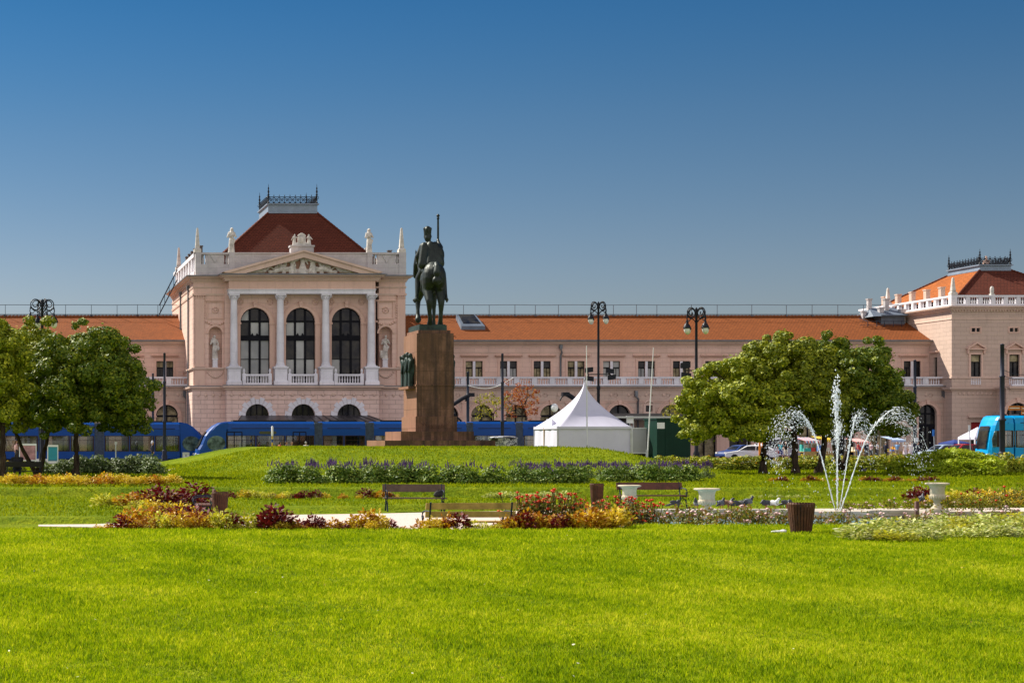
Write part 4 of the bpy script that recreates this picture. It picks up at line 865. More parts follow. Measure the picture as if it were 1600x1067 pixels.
for (c, hw, z0, z1, _) in sops:
    b = MB(); b.box(c-hw,c+hw,DR+.2,DR+.22,z0,z1); f = b.build('attic_window', M['glass_dark'], rs); b = MB()
    for (x0,x1,za,zb) in ((c-hw-.14,c-hw-.01,z0-.14,z1+.14),(c+hw+.01,c+hw+.14,z0-.14,z1+.14),(c-hw,c+hw,z1+.005,z1+.14),(c-hw,c+hw,z0-.14,z0-.005),(c-.05,c+.05,z0,z1)): b.box(x0,x1,DR-.06,DR+.0,za,zb)
    b.build('window_surround', M['pink_plain'], f)
b = MB(); b.box(RX+.2, RX+.22, 180.3-.34, 180.3+.34, gz_(592), gz_(556)); f = b.build('window', M['glass_dark'], rs); b = MB(); b.box(RX-.3, RX-.001, 180.3-.7, 180.3+.7, gz_(548.5), gz_(546)); b.build('window_surround', M['pink_plain'], f)
b = MB(); dc = gx(1526.5); b.box(dc-.66, dc+.66, DR+.2, DR+.24, gz_(672.5), gz_(659.5), 1); b.box(dc-.66, dc+.66, DR+.2, DR+.24, .03, gz_(672.5)); b.build('doorway', [M['glass_dark'], plain('dark_red_panel', (.30,.008,.012), .5, .1, 2)], rs)
b = MB(); b.box(dc-1.05, dc+1.05, DR-.4, DR-.05, gz_(652), gz_(649.5)); b.box(dc-.95, dc+.95, DR-.25, DR-.051, gz_(653.5), gz_(652)-.002); b.build('door_hood', M['cornice'], rs)
rpath = [(RX, RYB), (RX, DR), (RXR, DR), (RXR, RYB)]
b = MB(); b.molding(rpath, [(-.05,rz_cor),(.08,rz_cor),(.12,rz_cor+.15),(.3,rz_cor+.2),(.34,rz_cor+.34),(.55,rz_cor+.42),(.6,rz_top),(-.3,rz_top+.03)]); dentils(b, RX, RXR, DR-.12, rz_cor+.02, .12, .15, .1, .3); b.build('corner_pavilion_cornice', M['cornice'], rs)
for (p0_, p1_, o_) in ((499, 497, .06), (591, 588.6, .12)): molding_part('string_course', rpath, [(-.02,gz_(p0_)),(o_,gz_(p0_)),(o_,gz_(p1_)),(-.02,gz_(p1_)+.03)], M['cornice'])
molding_part('corner_pavilion_ledge', [(RX,178.3),(RX,DR),(JX,DR),(JX,174.5),(RXR,174.5)], [(-.02,gz_(611)),(.12,gz_(611)),(.16,gz_(609)),(.4,gz_(608)),(.44,gz_(605)),(-.1,gz_(604.5))], M['cornice'])
b = MB(); balustrade(b, JX+.1, RXR, gz_(604.3), gz_(590.5), front(174.45), .3, [JX+.1+1.5*i for i in range(1, 7)], .27, .24); b.build('terrace_balustrade', M['marble'], rs)
b = MB(); b.box(gx(1494), gx(1556), DR-.07, DR-.001-.05, gz_(621), gz_(619.5))
for k in range(8): b.ball((gx(1499+7*k), DR-.07, gz_(615)), (.16,.06,.2), 7)
b.build('ornamented_frieze', M['cornice'], rs)
b = MB(); zt2 = rz_top+.03; piers = [RX+.3+2.62*i for i in range(0, 7)]
balustrade(b, RX+.3, RXR-.3, zt2, rz_par, front(DR+.1), .4, [RX+1.8+1.35*i for i in range(0, 11)], .27, .2); balustrade(b, DR+.5, RYB-.4, zt2, rz_par, leftw(RX+.1), .4, [DR+.5+19.2*i/13 for i in range(1, 13)], .6, .2); balustrade(b, DR+.5, RYB-.4, zt2, rz_par, rightw(RXR-.1), .4, [DR+.5+19.2*i/13 for i in range(1, 13)], .6, .2)
b.box(RX-.02, RX+.62, DR+.02, DR+.62, zt2-.001, rz_par+.05); b.build('roof_balustrade', M['marble'], rs)
for k in range(5):
    b = MB(); y = DR+2.5+2.9*k; b.box(RX+.12, RX+.58, y-.26, y+.26, rz_par-.01, rz_par+.95); b.box(RX+.07, RX+.63, y-.32, y+.32, rz_par+.95, rz_par+1.08); b.build('vent_stack', M['cornice'], rs)
obelisk(RX+.3, DR+.3, rz_par+.05, 1.85, .33); obelisk(RX+.3, 190.5, rz_par, 2.0, .33)
b = MB(); c = gx(1552.5); b.box(c-.2, c+.2, DR+.1, DR+.5, rz_par, rz_par+.15); b.lathe((c, DR+.3, rz_par+.15), [(.18,0),(.2,.5),(.16,.72),(.03,.82)], 8); b.build('parapet_cap', M['statue_stone'], rs)
D2 = 184.0
hip('corner_pavilion_roof', RX+1.1, RXR-1.1, DR+1.2, RYB-1.2, 17.1, X(1531,D2), X(1570,D2)+.6, D2, 190.0, Z(422.5,D2), Z(413.5,D2), [M['tile_shaded'], M['tile_lit']], M['lead'], .95, 1.75, None)
b = MB(); c = X(1541,187); b.box(c-.25,c+.25,186.7,187.3,Z(413.5,D2)-.1,Z(404,D2)); b.box(c-.3,c+.3,186.65,187.35,Z(404,D2),Z(402.5,D2)); b.lathe((c,187,Z(402.5,D2)),[(.14,0),(.1,.5)],8); b.build('chimney', M['pink_plain'], rs)
# plant house on the ridge
hx0, hx1 = X(1371,186), X(1411,186); hy0, hy1 = 185.2, 190.2; hz0, hz1 = Z(512,186), Z(494,186); hzr = Z(481,188)
b = MB(); b.box(hx0+.15, hx1-.1, hy0+.3, hy1, hz0-.4, hz1); ph = b.build('roof_plant_house', M['sky_lead'], rs)
b = MB(); ym = (hy0+hy1)/2; xl = X(1350,187)
b.prism([(hx0-.05,hz1),(hx1+.05,hz1),(hx1+.05,hz1+.1),(hx0-.05,hz1+.1)], hy0-.1, hy0+.3)
b.add([(xl,hy0-.2,hz1-.1),(hx1+.2,hy0-.2,hz1+.05),(hx1-.2,ym,hzr),(xl+.9,ym,hzr),(xl,hy1,hz1-.1),(hx1+.2,hy1,hz1+.05)], [(0,1,2,3),(3,2,5,4),(0,3,4),(1,5,2)]); b.build('roof', M['sky_lead'], ph)
for (p, y, t, w) in ((1358, 187.5, 467.5, .2), (1384.5, 187, 467.5, .22), (1376, 186.3, 481, .24), (1409.5, 186, 484, .26), (1349.5, 187.2, 487, .2)):
    b = MB(); c = X(p,y); b.box(c-w,c+w,y-w,y+w,hz1-1.0,Z(t+3,y)); b.taper(c,y,Z(t+3,y),Z(t,y),w*1.0,w*1.0,w*1.35,w*1.35); b.box(c-w*1.35,c+w*1.35,y-w*1.35,y+w*1.35,Z(t,y),Z(t-.8,y)); b.build('chimney', M['parapet'], rs)
b = MB()
for z_ in (Z(502,184.8), Z(508,184.8)): b.beam((X(1344,184.8),184.8,z_), (X(1414,184.8),184.8,z_), .06)
for p in (1356,1370,1382,1396,1409): b.beam((X(p,184.8),184.8,Z(516,184.8)), (X(p,184.8),184.8,Z(501,184.8)), .05)
b.beam((X(1342,186.5),186.5,Z(497,186.5)),(X(1356,184.8),184.8,Z(502,184.8)),.06); b.build('walkway_railing', M['iron_blue'], rs)
# ---------------------------------------------------------------- statues
robe = {}
def robed(name, lean, arm, hood, seed):
    r = random.Random(seed); B = Blob()
    B.cap((0,0,.0), .23, (lean*.3,0,.75), .19).cap((lean*.3,0,.75), .19, (lean*.6,0,1.05), .15).cap((lean*.6,0,1.05), .15, (lean,0,1.4), .19).cap((lean-.19,0,1.44), .085, (lean+.19,0,1.44), .085)
    B.cap((lean,0,1.45), .07, (lean+.01,-.02,1.58), .06).ell((lean+.02,-.03,1.68), (.10,.12,.135)).ell((lean+.02,.02,1.72), (.115,.12,.12))
    B.cap((lean+.02,-.13,1.66), .025, (lean+.02,-.15,1.64), .02)
    for k in range(9): a = 2*PI*k/9+r.random(); B.cap((.2*math.cos(a), .2*math.sin(a), .0), .06, (lean*.5+.15*math.cos(a+.3), .15*math.sin(a+.3), .95), .035)
    B.cap((lean-.2,0,1.42), .075, (lean-.3,-.06,1.12), .065); B.cap((lean+.2,0,1.42), .075, (lean+.31,-.06,1.15), .065)
    if arm == 0: B.cap((lean-.3,-.06,1.12), .06, (lean-.02,-.2,1.2), .05); B.cap((lean+.31,-.06,1.15), .06, (lean+.1,-.2,1.28), .05)
    if arm == 1: B.cap((lean-.3,-.06,1.12), .06, (lean-.16,-.16,1.62), .05); B.cap((lean+.31,-.06,1.15), .06, (lean+.2,-.16,.85), .05); B.ell((lean+.28,-.1,.8), (.14,.12,.2))
    if arm == 2: B.cap((lean-.3,-.06,1.12), .06, (lean-.05,-.2,1.5), .05); B.cap((lean+.31,-.06,1.15), .06, (lean+.05,-.22,1.5), .05); B.ell((-.26,-.05,.25), (.16,.14,.26)); B.ell((-.3,-.05,.55), (.1,.1,.12))
    if hood: B.ell((lean+.02,.05,1.62), (.14,.13,.2))
    B.cap((lean-.2,-.1,1.35), .06, (lean+.2,-.16,.9), .07); B.cap((lean+.2,-.16,.9), .08, (lean+.05,-.2,.5), .05); B.ell((0,0,0), (.27,.25,.06))
    return B.mesh(name, .03, [M['statue_stone']], 1)
def statue_thing(name, label, me, x, y, z, h, ph=0, rz=0, pw=.3):
    t = thing(name, label, 'statue', (x, y, z)); s_ = (h)/1.83
    f = put('figure', me, (0, 0, ph), rz, s_, parent=t)
    if ph > 0: b = MB(); b.box(x-pw, x+pw, y-pw, y+pw, z, z+ph*.1); b.box(x-pw*.85, x+pw*.85, y-pw*.85, y+pw*.85, z+ph*.1, z+ph*.88); b.box(x-pw, x+pw, y-pw, y+pw, z+ph*.88, z+ph-.0); b.build('plinth', M['marble'], t)
statue_thing('roof_statue', 'robed pale stone figure standing beside the tall front-left obelisk of the station parapet', robed('robed_a', .02, 0, True, 1), fx(361.5), 173.05, z_par+.02, 2.6)
statue_thing('roof_statue', 'hooded stone figure on the station parapet nearest the bronze rider', robed('robed_b', -.03, 0, True, 2), fx(577), 173.05, z_par+.02, 2.5, rz=.25)
statue_thing('niche_statue', 'white stone figure with a raised arm in the niche left of the columns', robed('robed_c', -.05, 1, False, 3), niL, DM+.38, z_sill+.13, 2.45, fz(560)-z_sill-.13, .1)
statue_thing('niche_statue', 'white stone figure with hands to its face in the niche nearest the bronze rider', robed('robed_d', .05, 2, False, 4), niR, DM+.38, z_sill+.13, 2.45, fz(560)-z_sill-.13, -.1)

# --- pedestal of the equestrian monument
PD = 118.0; qx = lambda p, D=PD: X(p, D); qz = lambda p, D=PD: Z(p, D)
pcx = (qx(651)+qx(709.3))/2
ped = thing('monument_pedestal', 'tall stepped red brown granite pedestal on the grass mound', 'pedestal', (pcx, 120.5, 1.3))
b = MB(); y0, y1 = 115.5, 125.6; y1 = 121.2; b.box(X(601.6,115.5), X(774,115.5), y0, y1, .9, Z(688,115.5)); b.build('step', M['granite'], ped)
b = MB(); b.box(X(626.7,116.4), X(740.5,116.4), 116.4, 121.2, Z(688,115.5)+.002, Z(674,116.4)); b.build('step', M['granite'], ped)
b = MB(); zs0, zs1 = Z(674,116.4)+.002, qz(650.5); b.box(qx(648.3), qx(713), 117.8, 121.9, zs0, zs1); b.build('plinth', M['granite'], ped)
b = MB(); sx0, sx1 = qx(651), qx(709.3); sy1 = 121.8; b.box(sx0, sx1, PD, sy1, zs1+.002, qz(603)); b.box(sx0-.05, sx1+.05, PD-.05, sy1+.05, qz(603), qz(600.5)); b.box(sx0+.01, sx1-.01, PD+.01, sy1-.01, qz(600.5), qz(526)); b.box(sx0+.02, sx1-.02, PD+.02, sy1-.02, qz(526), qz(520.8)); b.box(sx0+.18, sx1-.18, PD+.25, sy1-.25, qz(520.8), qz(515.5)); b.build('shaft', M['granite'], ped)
B = Blob(); rr = random.Random(8)
for k in range(4):
    y = 118.8+.62*k; x = sx0-.2-.06*(k % 2); z0 = qz(603); h = 2.35+.12*math.sin(k*2); B.cap((x,y,z0), .2, (x-.02,y,z0+h*.5), .2); B.cap((x-.02,y,z0+h*.5), .18, (x,y,z0+h*.78), .25); B.ell((x-.05,y,z0+h*.93), (.17,.16,.2)); B.cap((x-.1,y-.28,z0+h*.76), .09, (x-.22,y-.2,z0+h*.45), .08); B.cap((x-.1,y+.28,z0+h*.76), .09, (x-.2,y+.26,z0+h*.95), .07)
    for j in range(5): B.cap((x-.15,y-.2+.1*j,z0), .05, (x-.15,y-.16+.08*j,z0+h*.7), .04)
B.ell((sx0-.02,119.8,qz(575)), (.1,1.3,1.1)); rl = put('bronze_relief', B.mesh('bronze_relief', .05, [M['bronze_green']], 1), -ORG[ped.name], parent=ped)
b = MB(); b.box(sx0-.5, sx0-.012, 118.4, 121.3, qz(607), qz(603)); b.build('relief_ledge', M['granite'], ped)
B = Blob()
for k in range(4):
    y = 118.7+.62*k; x = sx1+.05; z0 = qz(605); B.cap((x,y,z0), .2, (x,y,z0+1.2), .2); B.cap((x,y,z0+1.2), .18, (x,y,z0+1.8), .24); B.ell((x+.03,y,z0+2.2), (.17,.16,.2)); B.cap((x+.08,y,z0+1.8), .1, (x+.12,y+.3,z0+1.2), .09)
B.ell((sx1-.02,119.8,qz(578)), (.1,1.3,1.1)); put('bronze_relief', B.mesh('bronze_relief_b', .05, [M['bronze_green']], 1), -ORG[ped.name], parent=ped)
b = MB(); n = 17
for k in range(n):                                              # carved laurel spray on the plinth
    t = -1+2*k/(n-1); x = (sx0+sx1)/2+t*.95; z = zs0+.3+.3*abs(t)**1.4; b.ball((x, 117.8, z), (.07,.02,.035), 6); b.ball((x+.05, 117.8, z+.09), (.035,.018,.06), 6); b.ball((x-.04, 117.8, z-.07), (.035,.018,.055), 6)
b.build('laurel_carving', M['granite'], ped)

# --- horse and rider
es = thing('equestrian_statue', 'dark bronze crowned rider on a horse seen from behind, holding an upright sceptre', 'statue', ((qx(672,120)), 120.0, Z(515.5,118)))
S = 2.92; bz = Z(507.5,119) - Z(515.5,118)
b = MB(); ex, ey, ez = ORG[es.name]
b.box(qx(657.5), qx(700.5), 118.4, 121.55, ez, ez+bz*.86); b.box(qx(659), qx(699), 118.55, 121.4, ez+bz*.86, ez+bz); b.build('base_plate', M['bronze_green'], es)
HRZ = -.15; H = Blob()
H.ell((.05,-.5,1.2), (.315,.40,.34)).ell((-.09,-.56,1.12), (.2,.3,.34)).ell((.19,-.56,1.12), (.2,.3,.34)).ell((.04,0,1.12), (.33,.62,.33)).ell((0,.5,1.14), (.28,.34,.36)).cap((.05,-.3,1.36), .16, (.03,.3,1.36), .15)
H.chain([((-.03,.6,1.34),.23),((-.12,.84,1.6),.165),((-.2,.98,1.76),.125)]).cap((-.22,1.0,1.78), .12, (-.27,1.1,1.58), .1).cap((-.27,1.1,1.58), .095, (-.3,1.2,1.38), .065).cap((-.3,1.2,1.38), .065, (-.3,1.2,1.33), .06)
for s_ in (-1, 1): H.cap((-.22+s_*.07,.97,1.86), .035, (-.23+s_*.08,.97,1.99), .012)
for k in range(7): t = k/6; H.ell((-.02-.17*t,.52+.42*t,1.54+.36*t), (.045,.1,.09))
def hind(sx, hx, fxx, dy):
    H.chain([((.05+sx*.14,-.56,1.12),.2),((.05+sx*.17,-.5,.86),.155),((hx,-.74+dy,.56),.1),((hx,-.75+dy,.5),.088),((hx*.7+fxx*.3,-.71+dy,.3),.062),((fxx,-.68+dy,.15),.062),((fxx,-.62+dy,.07),.07)])
    H.cap((fxx,-.61+dy,.06), .07, (fxx,-.58+dy,.02), .085)
hind(-1, -.10, -.07, .0); hind(1, .24, .23, .12)
H.chain([((.16,.55,1.02),.15),((.17,.6,.8),.1),((.17,.58,.53),.068),((.17,.58,.46),.055),((.17,.58,.2),.043),((.17,.6,.13),.05),((.17,.63,.05),.062)])
H.chain([((-.15,.55,1.02),.15),((-.2,.78,.82),.1),((-.25,.93,.7),.085),((-.26,.84,.46),.056),((-.265,.78,.32),.06),((-.265,.74,.26),.07)]).cap((-.265,.72,.24), .078, (-.265,.68,.2), .092)
H.chain([((.08,-.86,1.44),.07),((.09,-.98,1.36),.085),((.08,-1.03,1.22),.105),((.09,-1.02,1.1),.075),((.05,-1.03,1.03),.1),((.13,-1.03,1.03),.09)])
for (x, z) in ((.02,1.02),(.15,1.06),(.09,.97)): H.ell((x,-1.05,z), (.06,.06,.06))
H.ell((.04,.02,1.35), (.3,.36,.13)); 
for s_ in (-1, 1): H.cap((s_*.05-.25,1.06,1.62), .012, (s_*.3,.2,1.62), .012)
hm = H.mesh('horse', .02, [M['bronze']], 2); put('horse', hm, (0,0,bz), HRZ, (S*.86, S*.88, S), parent=es)
Rr = Blob(); dx, dz = 0.0, 0.0
Rr.ell((.04,.03,1.46), (.22,.2,.17)).cap((.03,.02,1.5), .19, (.0,.04,1.85), .21).ell((-.01,.03,1.9), (.26,.16,.17)).cap((-.2,.03,1.95), .105, (.17,.03,1.96), .105)
Rr.cap((-.03,.04,2.0), .08, (-.05,.05,2.14), .072).ell((-.06,.07,2.22), (.098,.115,.135)).ell((-.06,.18,2.2), (.025,.03,.035))
for s_ in (-1, 1): Rr.ell((-.06+s_*.1,.06,2.21), (.018,.03,.04))
Rr.ell((-.06,.04,2.17), (.1,.1,.1)).cap((-.065,.06,2.29), .108, (-.065,.06,2.36), .113)
for k in range(6): a = 2*PI*k/6+.3; Rr.cap((-.065+.1*math.cos(a),.06+.1*math.sin(a),2.36), .025, (-.065+.115*math.cos(a),.06+.115*math.sin(a),2.42), .02)
# cloak falling from both shoulders over the saddle
Rr.cap((-.17,-.07,1.95), .11, (-.24,-.16,1.5), .12).cap((.0,-.1,1.97), .11, (-.02,-.24,1.5), .15).cap((.13,-.08,1.95), .12, (.22,-.22,1.52), .16).ell((.22,-.12,1.72), (.17,.16,.24)).ell((.27,-.05,1.6), (.12,.2,.26))
for k in range(7): t = -1+k/3; Rr.cap((-.02+t*.1,-.16,1.95), .03, (-.02+t*.24,-.34+.1*abs(t),1.48), .035)
Rr.cap((.03,-.17,1.96), .04, (.1,-.33,1.55), .05)
# right arm lifting the sceptre
Rr.chain([((.17,.03,1.97),.095),((.30,.12,1.93),.08),((.31,.14,1.94),.072),((.27,.27,2.06),.055)])
for k in range(4): Rr.chain([((.25,.29,2.05+.028*k),.022),((.225,.35,2.05+.028*k),.02),((.26,.385,2.05+.028*k),.019),((.295,.36,2.05+.028*k),.017)])
Rr.cap((.28,.29,2.12), .03, (.25,.34,2.18), .022).ell((.265,.3,2.09), (.04,.05,.065))
# left arm to the reins
Rr.chain([((-.2,.04,1.95),.1),((-.33,.08,1.72),.085),((-.3,.26,1.62),.065),((-.16,.4,1.62),.05)])
for k in range(4): Rr.chain([((-.14,.42,1.585+.026*k),.021),((-.09,.45,1.585+.026*k),.019),((-.1,.4,1.585+.026*k),.017)])
Rr.cap((-.16,.42,1.68), .026, (-.1,.43,1.7), .02)
for s_ in (-1, 1):
    cx_ = .04; Rr.chain([((cx_+s_*.15,.06,1.44),.155),((cx_+s_*.34,.22,1.17),.105),((cx_+s_*.36,.2,1.1),.088),((cx_+s_*.40,.08,.78),.052),((cx_+s_*.41,.06,.72),.05)]); Rr.cap((cx_+s_*.41,.03,.665), .05, (cx_+s_*.47,.24,.655), .04)
    Rr.cap((cx_+s_*.44,.14,.6), .022, (cx_+s_*.46,.2,.6), .022)
rm = Rr.mesh('rider', .02, [M['bronze']], 2); put('rider', rm, (0,0,bz), HRZ, (S*.86, S*.92, S), parent=es)
b = MB(); sx_, sy_ = ex+(.262*.86*math.cos(HRZ)-.335*.92*math.sin(HRZ))*S, ey+(.262*.86*math.sin(HRZ)+.335*.92*math.cos(HRZ))*S; b.lathe((sx_, sy_, ez+bz+1.84*S), [(.03,0),(.075,.06),(.075,1.9),(.065,2.4),(.1,2.44),(.1,2.52),(.05,2.56),(.12,2.62),(.12,2.7),(.02,2.8)], 10); b.build('sceptre', M['bronze'], es)

# ---------------------------------------------------------------- people
def person_mesh(name, pose, shirt, legs, shorts=False, longsleeve=False, skirt=False, slim=1.0):
    B = Blob(); SK, SH, TR, BO = 0, 1, 2, 3; sleeve = SH if longsleeve else SK; shin = SK if shorts or skirt else TR
    sit = pose == 'sit'; hz = .92 if not sit else .52
    B.ell((0,0,hz+.02), (.165*slim,.12,.13), TR).cap((0,0,hz+.08), .125*slim, (0,-.01,hz+.36), .135*slim, SH).ell((0,-.01,hz+.4), (.175*slim,.115,.14), SH).cap((-.14*slim,0,hz+.49), .06, (.14*slim,0,hz+.49), .06, SH)
    B.cap((0,0,hz+.52), .055, (0,-.01,hz+.61), .05, SK).ell((0,-.02,hz+.71), (.075,.092,.112), SK).ell((0,-.04,hz+.65), (.055,.065,.055), SK)
    B.cap((0,-.108,hz+.71), .012, (0,-.122,hz+.685), .016, SK)                       # nose
    B.cap((-.022,-.098,hz+.65), .009, (.022,-.098,hz+.65), .009, SK)                 # mouth
    for s_ in (-1, 1): B.ell((s_*.075,-.005,hz+.7), (.014,.022,.03), SK); B.ell((s_*.032,-.1,hz+.725), (.014,.01,.009), 4)
    arms = {'stand': [((.19,.02,hz+.26),(.2,-.06,hz+.02)), ((-.19,.02,hz+.26),(-.2,-.06,hz+.02))], 'walk': [((.2,.06,hz+.26),(.2,-.1,hz+.08)), ((-.2,.1,hz+.27),(-.19,.14,hz+.02))],
            'reach': [((.2,-.06,hz+.25),(.16,-.28,hz+.26)), ((-.19,.02,hz+.26),(-.16,-.2,hz+.16))], 'sit': [((.2,-.04,hz+.26),(.14,-.26,hz+.14)), ((-.2,-.04,hz+.26),(-.14,-.26,hz+.14))]}[pose]
    for s_, (el, wr) in zip((1, -1), arms):
        sh_ = (s_*.175*slim, 0, hz+.485); mid = tuple((a+c)/2 for a, c in zip(sh_, el)); B.cap(sh_, .056, mid, .05, SH); B.cap(mid, .045, el, .04, sleeve); B.cap(el, .039, wr, .028, sleeve)
        e, w_ = Vector(el), Vector(wr); d = (w_-e).normalized(); side = d.cross(Vector((1,0,0))).normalized(); palm = w_+d*.05; B.ell(tuple(palm), (.018,.03,.045), SK)
        for k in range(4):
            o = side*(.024-.016*k); L = (.062,.072,.068,.052)[k]; q = palm+d*.035+o; B.chain([(q,.011),(q+d*L*.55+Vector((-s_*.006,0,0)),.010),(q+d*L*.95+Vector((-s_*.018,0,0)),.009)], SK)
        q = palm+side*.03-d*.01; B.chain([(q,.013),(q+side*.025+d*.025,.011),(q+side*.03+d*.055,.010)], SK)
    if sit:
        for s_ in (-1, 1): B.chain([((s_*.09,0,hz),.09),((s_*.11,-.42,hz+.0),.068)], TR).chain([((s_*.11,-.43,hz-.02),.062),((s_*.12,-.45,.1),.045)], shin).cap((s_*.12,-.44,.045), .042, (s_*.125,-.6,.035), .035, BO)
    else:
        feet = [(.1,.0,.0),(-.1,.0,.0)] if pose != 'walk' else [(.09,-.22,-.04),(-.09,.26,.06)]
        for s_, (fx_, fy, kb) in zip((1, -1), feet):
            kn = (s_*.1, fy*.45-.02, .5); an = (fx_, fy+.02, .09); B.cap((s_*.085,0,hz-.02), .092, kn, .062, TR); B.cap(kn, .058, an, .04, shin); B.cap((fx_,fy+.02,.045), .042, (fx_*1.1,fy-.13,.035), .036, BO)
        if skirt: B.cap((0,0,hz-.02), .16, (0,0,.55), .2, TR)
    return B.mesh(name, .0135, [M['skin'], shirt, legs, M['rubber'], M['hair_dark']], 1)
def hair_mesh(name, hz, m, long=False, hat=None):
    B = Blob(); B.ell((0,.008,hz+.745), (.084,.098,.098)).ell((0,.03,hz+.70), (.078,.075,.09))
    if long: B.cap((0,.06,hz+.68), .07, (0,.075,hz+.5), .06)
    if hat: B.cap((0,.0,hz+.8), .088, (0,.0,hz+.83), .08); B.ell((0,-.02,hz+.785), (.13,.15,.016))
    # keep the face clear
    return B.mesh(name, .014, [m], 1)
cl = lambda n, c: cloth(n, c)
PM = {}
PM['black_walk'] = person_mesh('black_walk', 'walk', cl('pink_cardigan', (.6,.36,.36)), cl('black_trousers', (.012,.012,.016)), longsleeve=True)
PM['cyan_stand'] = person_mesh('cyan_stand', 'walk', cl('turquoise_shirt', (.03,.42,.5)), cl('navy_shorts', (.03,.04,.2)), shorts=True)
PM['white_shorts'] = person_mesh('white_shorts', 'reach', cl('black_top', (.015,.014,.016)), cl('cream_shorts', (.66,.58,.46)), shorts=True)
PM['sit'] = person_mesh('sit', 'sit', cl('black_jacket', (.012,.012,.014)), cl('dark_jeans', (.02,.025,.04)), longsleeve=True, slim=1.25)
PM['white_dress'] = person_mesh('white_dress', 'stand', cl('white_blouse', (.72,.66,.66)), cl('pale_skirt', (.6,.5,.56)), skirt=True)
PM['red_stand'] = person_mesh('red_stand', 'stand', cl('red_shirt', (.5,.03,.04)), cl('blue_jeans', (.05,.09,.2)))
PM['dark_stand'] = person_mesh('dark_stand', 'stand', cl('dark_navy_shirt', (.02,.022,.04)), cl('dark_trousers', (.02,.018,.02)), longsleeve=True)
PM['white_stand'] = person_mesh('white_stand', 'reach', cl('white_shirt', (.75,.74,.74)), cl('grey_trousers', (.12,.12,.13)))
PM['blue_stand'] = person_mesh('blue_stand', 'stand', cl('light_blue_shirt', (.2,.36,.6)), cl('beige_trousers', (.4,.32,.22)))
HM = {('dark', .92): hair_mesh('hair_d', .92, M['hair_dark']), ('long', .92): hair_mesh('hair_l', .92, M['hair_brown'], True), ('grey', .92): hair_mesh('hair_g', .92, M['hair_grey']), ('bun', .52): hair_mesh('hair_s', .52, M['hair_dark'], True), ('hat', .92): hair_mesh('hat_w', .92, M['white_cloth'], False, True)}
def person(kind, hair, px, D, rz, label, group, z=None, sc_=1.0, hz=.92):
    x = X(px, D); z = gz(x, D) if z is None else z
    t = thing('person', label, 'person', (x, D, z), group); t.rotation_euler = (0,0,rz); t.scale = (sc_,)*3
    put('body', PM[kind], (0,0,0), parent=t); put('hat' if hair == 'hat' else 'hair', HM[(hair, hz)], (0,0,0), parent=t)
ST = .021
person('black_walk', 'long', 25, 128, PI*.6, 'person in a pink top and black trousers walking behind the shaded bench', 'people at the tram stop', .125)
person('dark_stand', 'hat', 238, 132.6, PI*.5, 'person with a white hat and dark jacket before the left tram', 'people at the tram stop', ST)
for (px, D, k, h, rz, lab) in ((437, 131.6, 'red_stand', 'dark', 2.0, 'person in a red shirt waiting just right of the yellow and blue striped pole'), (447, 132.2, 'dark_stand', 'dark', 1.2, 'person in dark clothes waiting before the tram, second from the striped pole'), (456, 131.4, 'dark_stand', 'long', .4, 'long haired person in dark clothes waiting before the tram above the mound'), (478, 132.4, 'white_stand', 'grey', 2.6, 'grey haired person in a white shirt waiting farthest from the striped pole'),
    (1219.5, 160, 'cyan_stand', 'dark', .3, 'person in a turquoise shirt and navy shorts walking at the market'), (1228, 161, 'white_shorts', 'long', -.5, 'person in a black top and cream shorts looking at a market stall'), (1341, 163, 'red_stand', 'dark', 1.0, 'person in a red shirt under the big tree crown beside the arching water jet'), (1353, 165, 'dark_stand', 'dark', .2, 'person in dark clothes behind the yellow flowering hedge, next to the red shirt'),
    (1361, 163, 'black_walk', 'long', -1.4, 'person in a pale pink top walking behind the yellow flowering hedge'), (1371, 166, 'white_stand', 'dark', .8, 'person in a white shirt among dark dressed shoppers behind the hedge'), (1384, 164, 'dark_stand', 'grey', 2.2, 'grey haired person in dark clothes under the right edge of the tree crown'), (1402, 160, 'blue_stand', 'dark', -.7, 'person in a light blue shirt near the right end of the hedge'),
    (1414, 156, 'white_dress', 'long', .3, 'person in a white blouse and pale skirt, the one farther from the dark catenary pole'), (1423, 154, 'white_dress', 'dark', -.4, 'person in a white blouse and pale skirt, dark haired, right beside the catenary pole'), (1434, 158, 'dark_stand', 'dark', 1.4, 'person in dark clothes half behind the catenary pole and juniper')):
    person(k, h, px, D, rz, lab, 'people at the tram stop' if px < 600 else 'people at the market', ST)
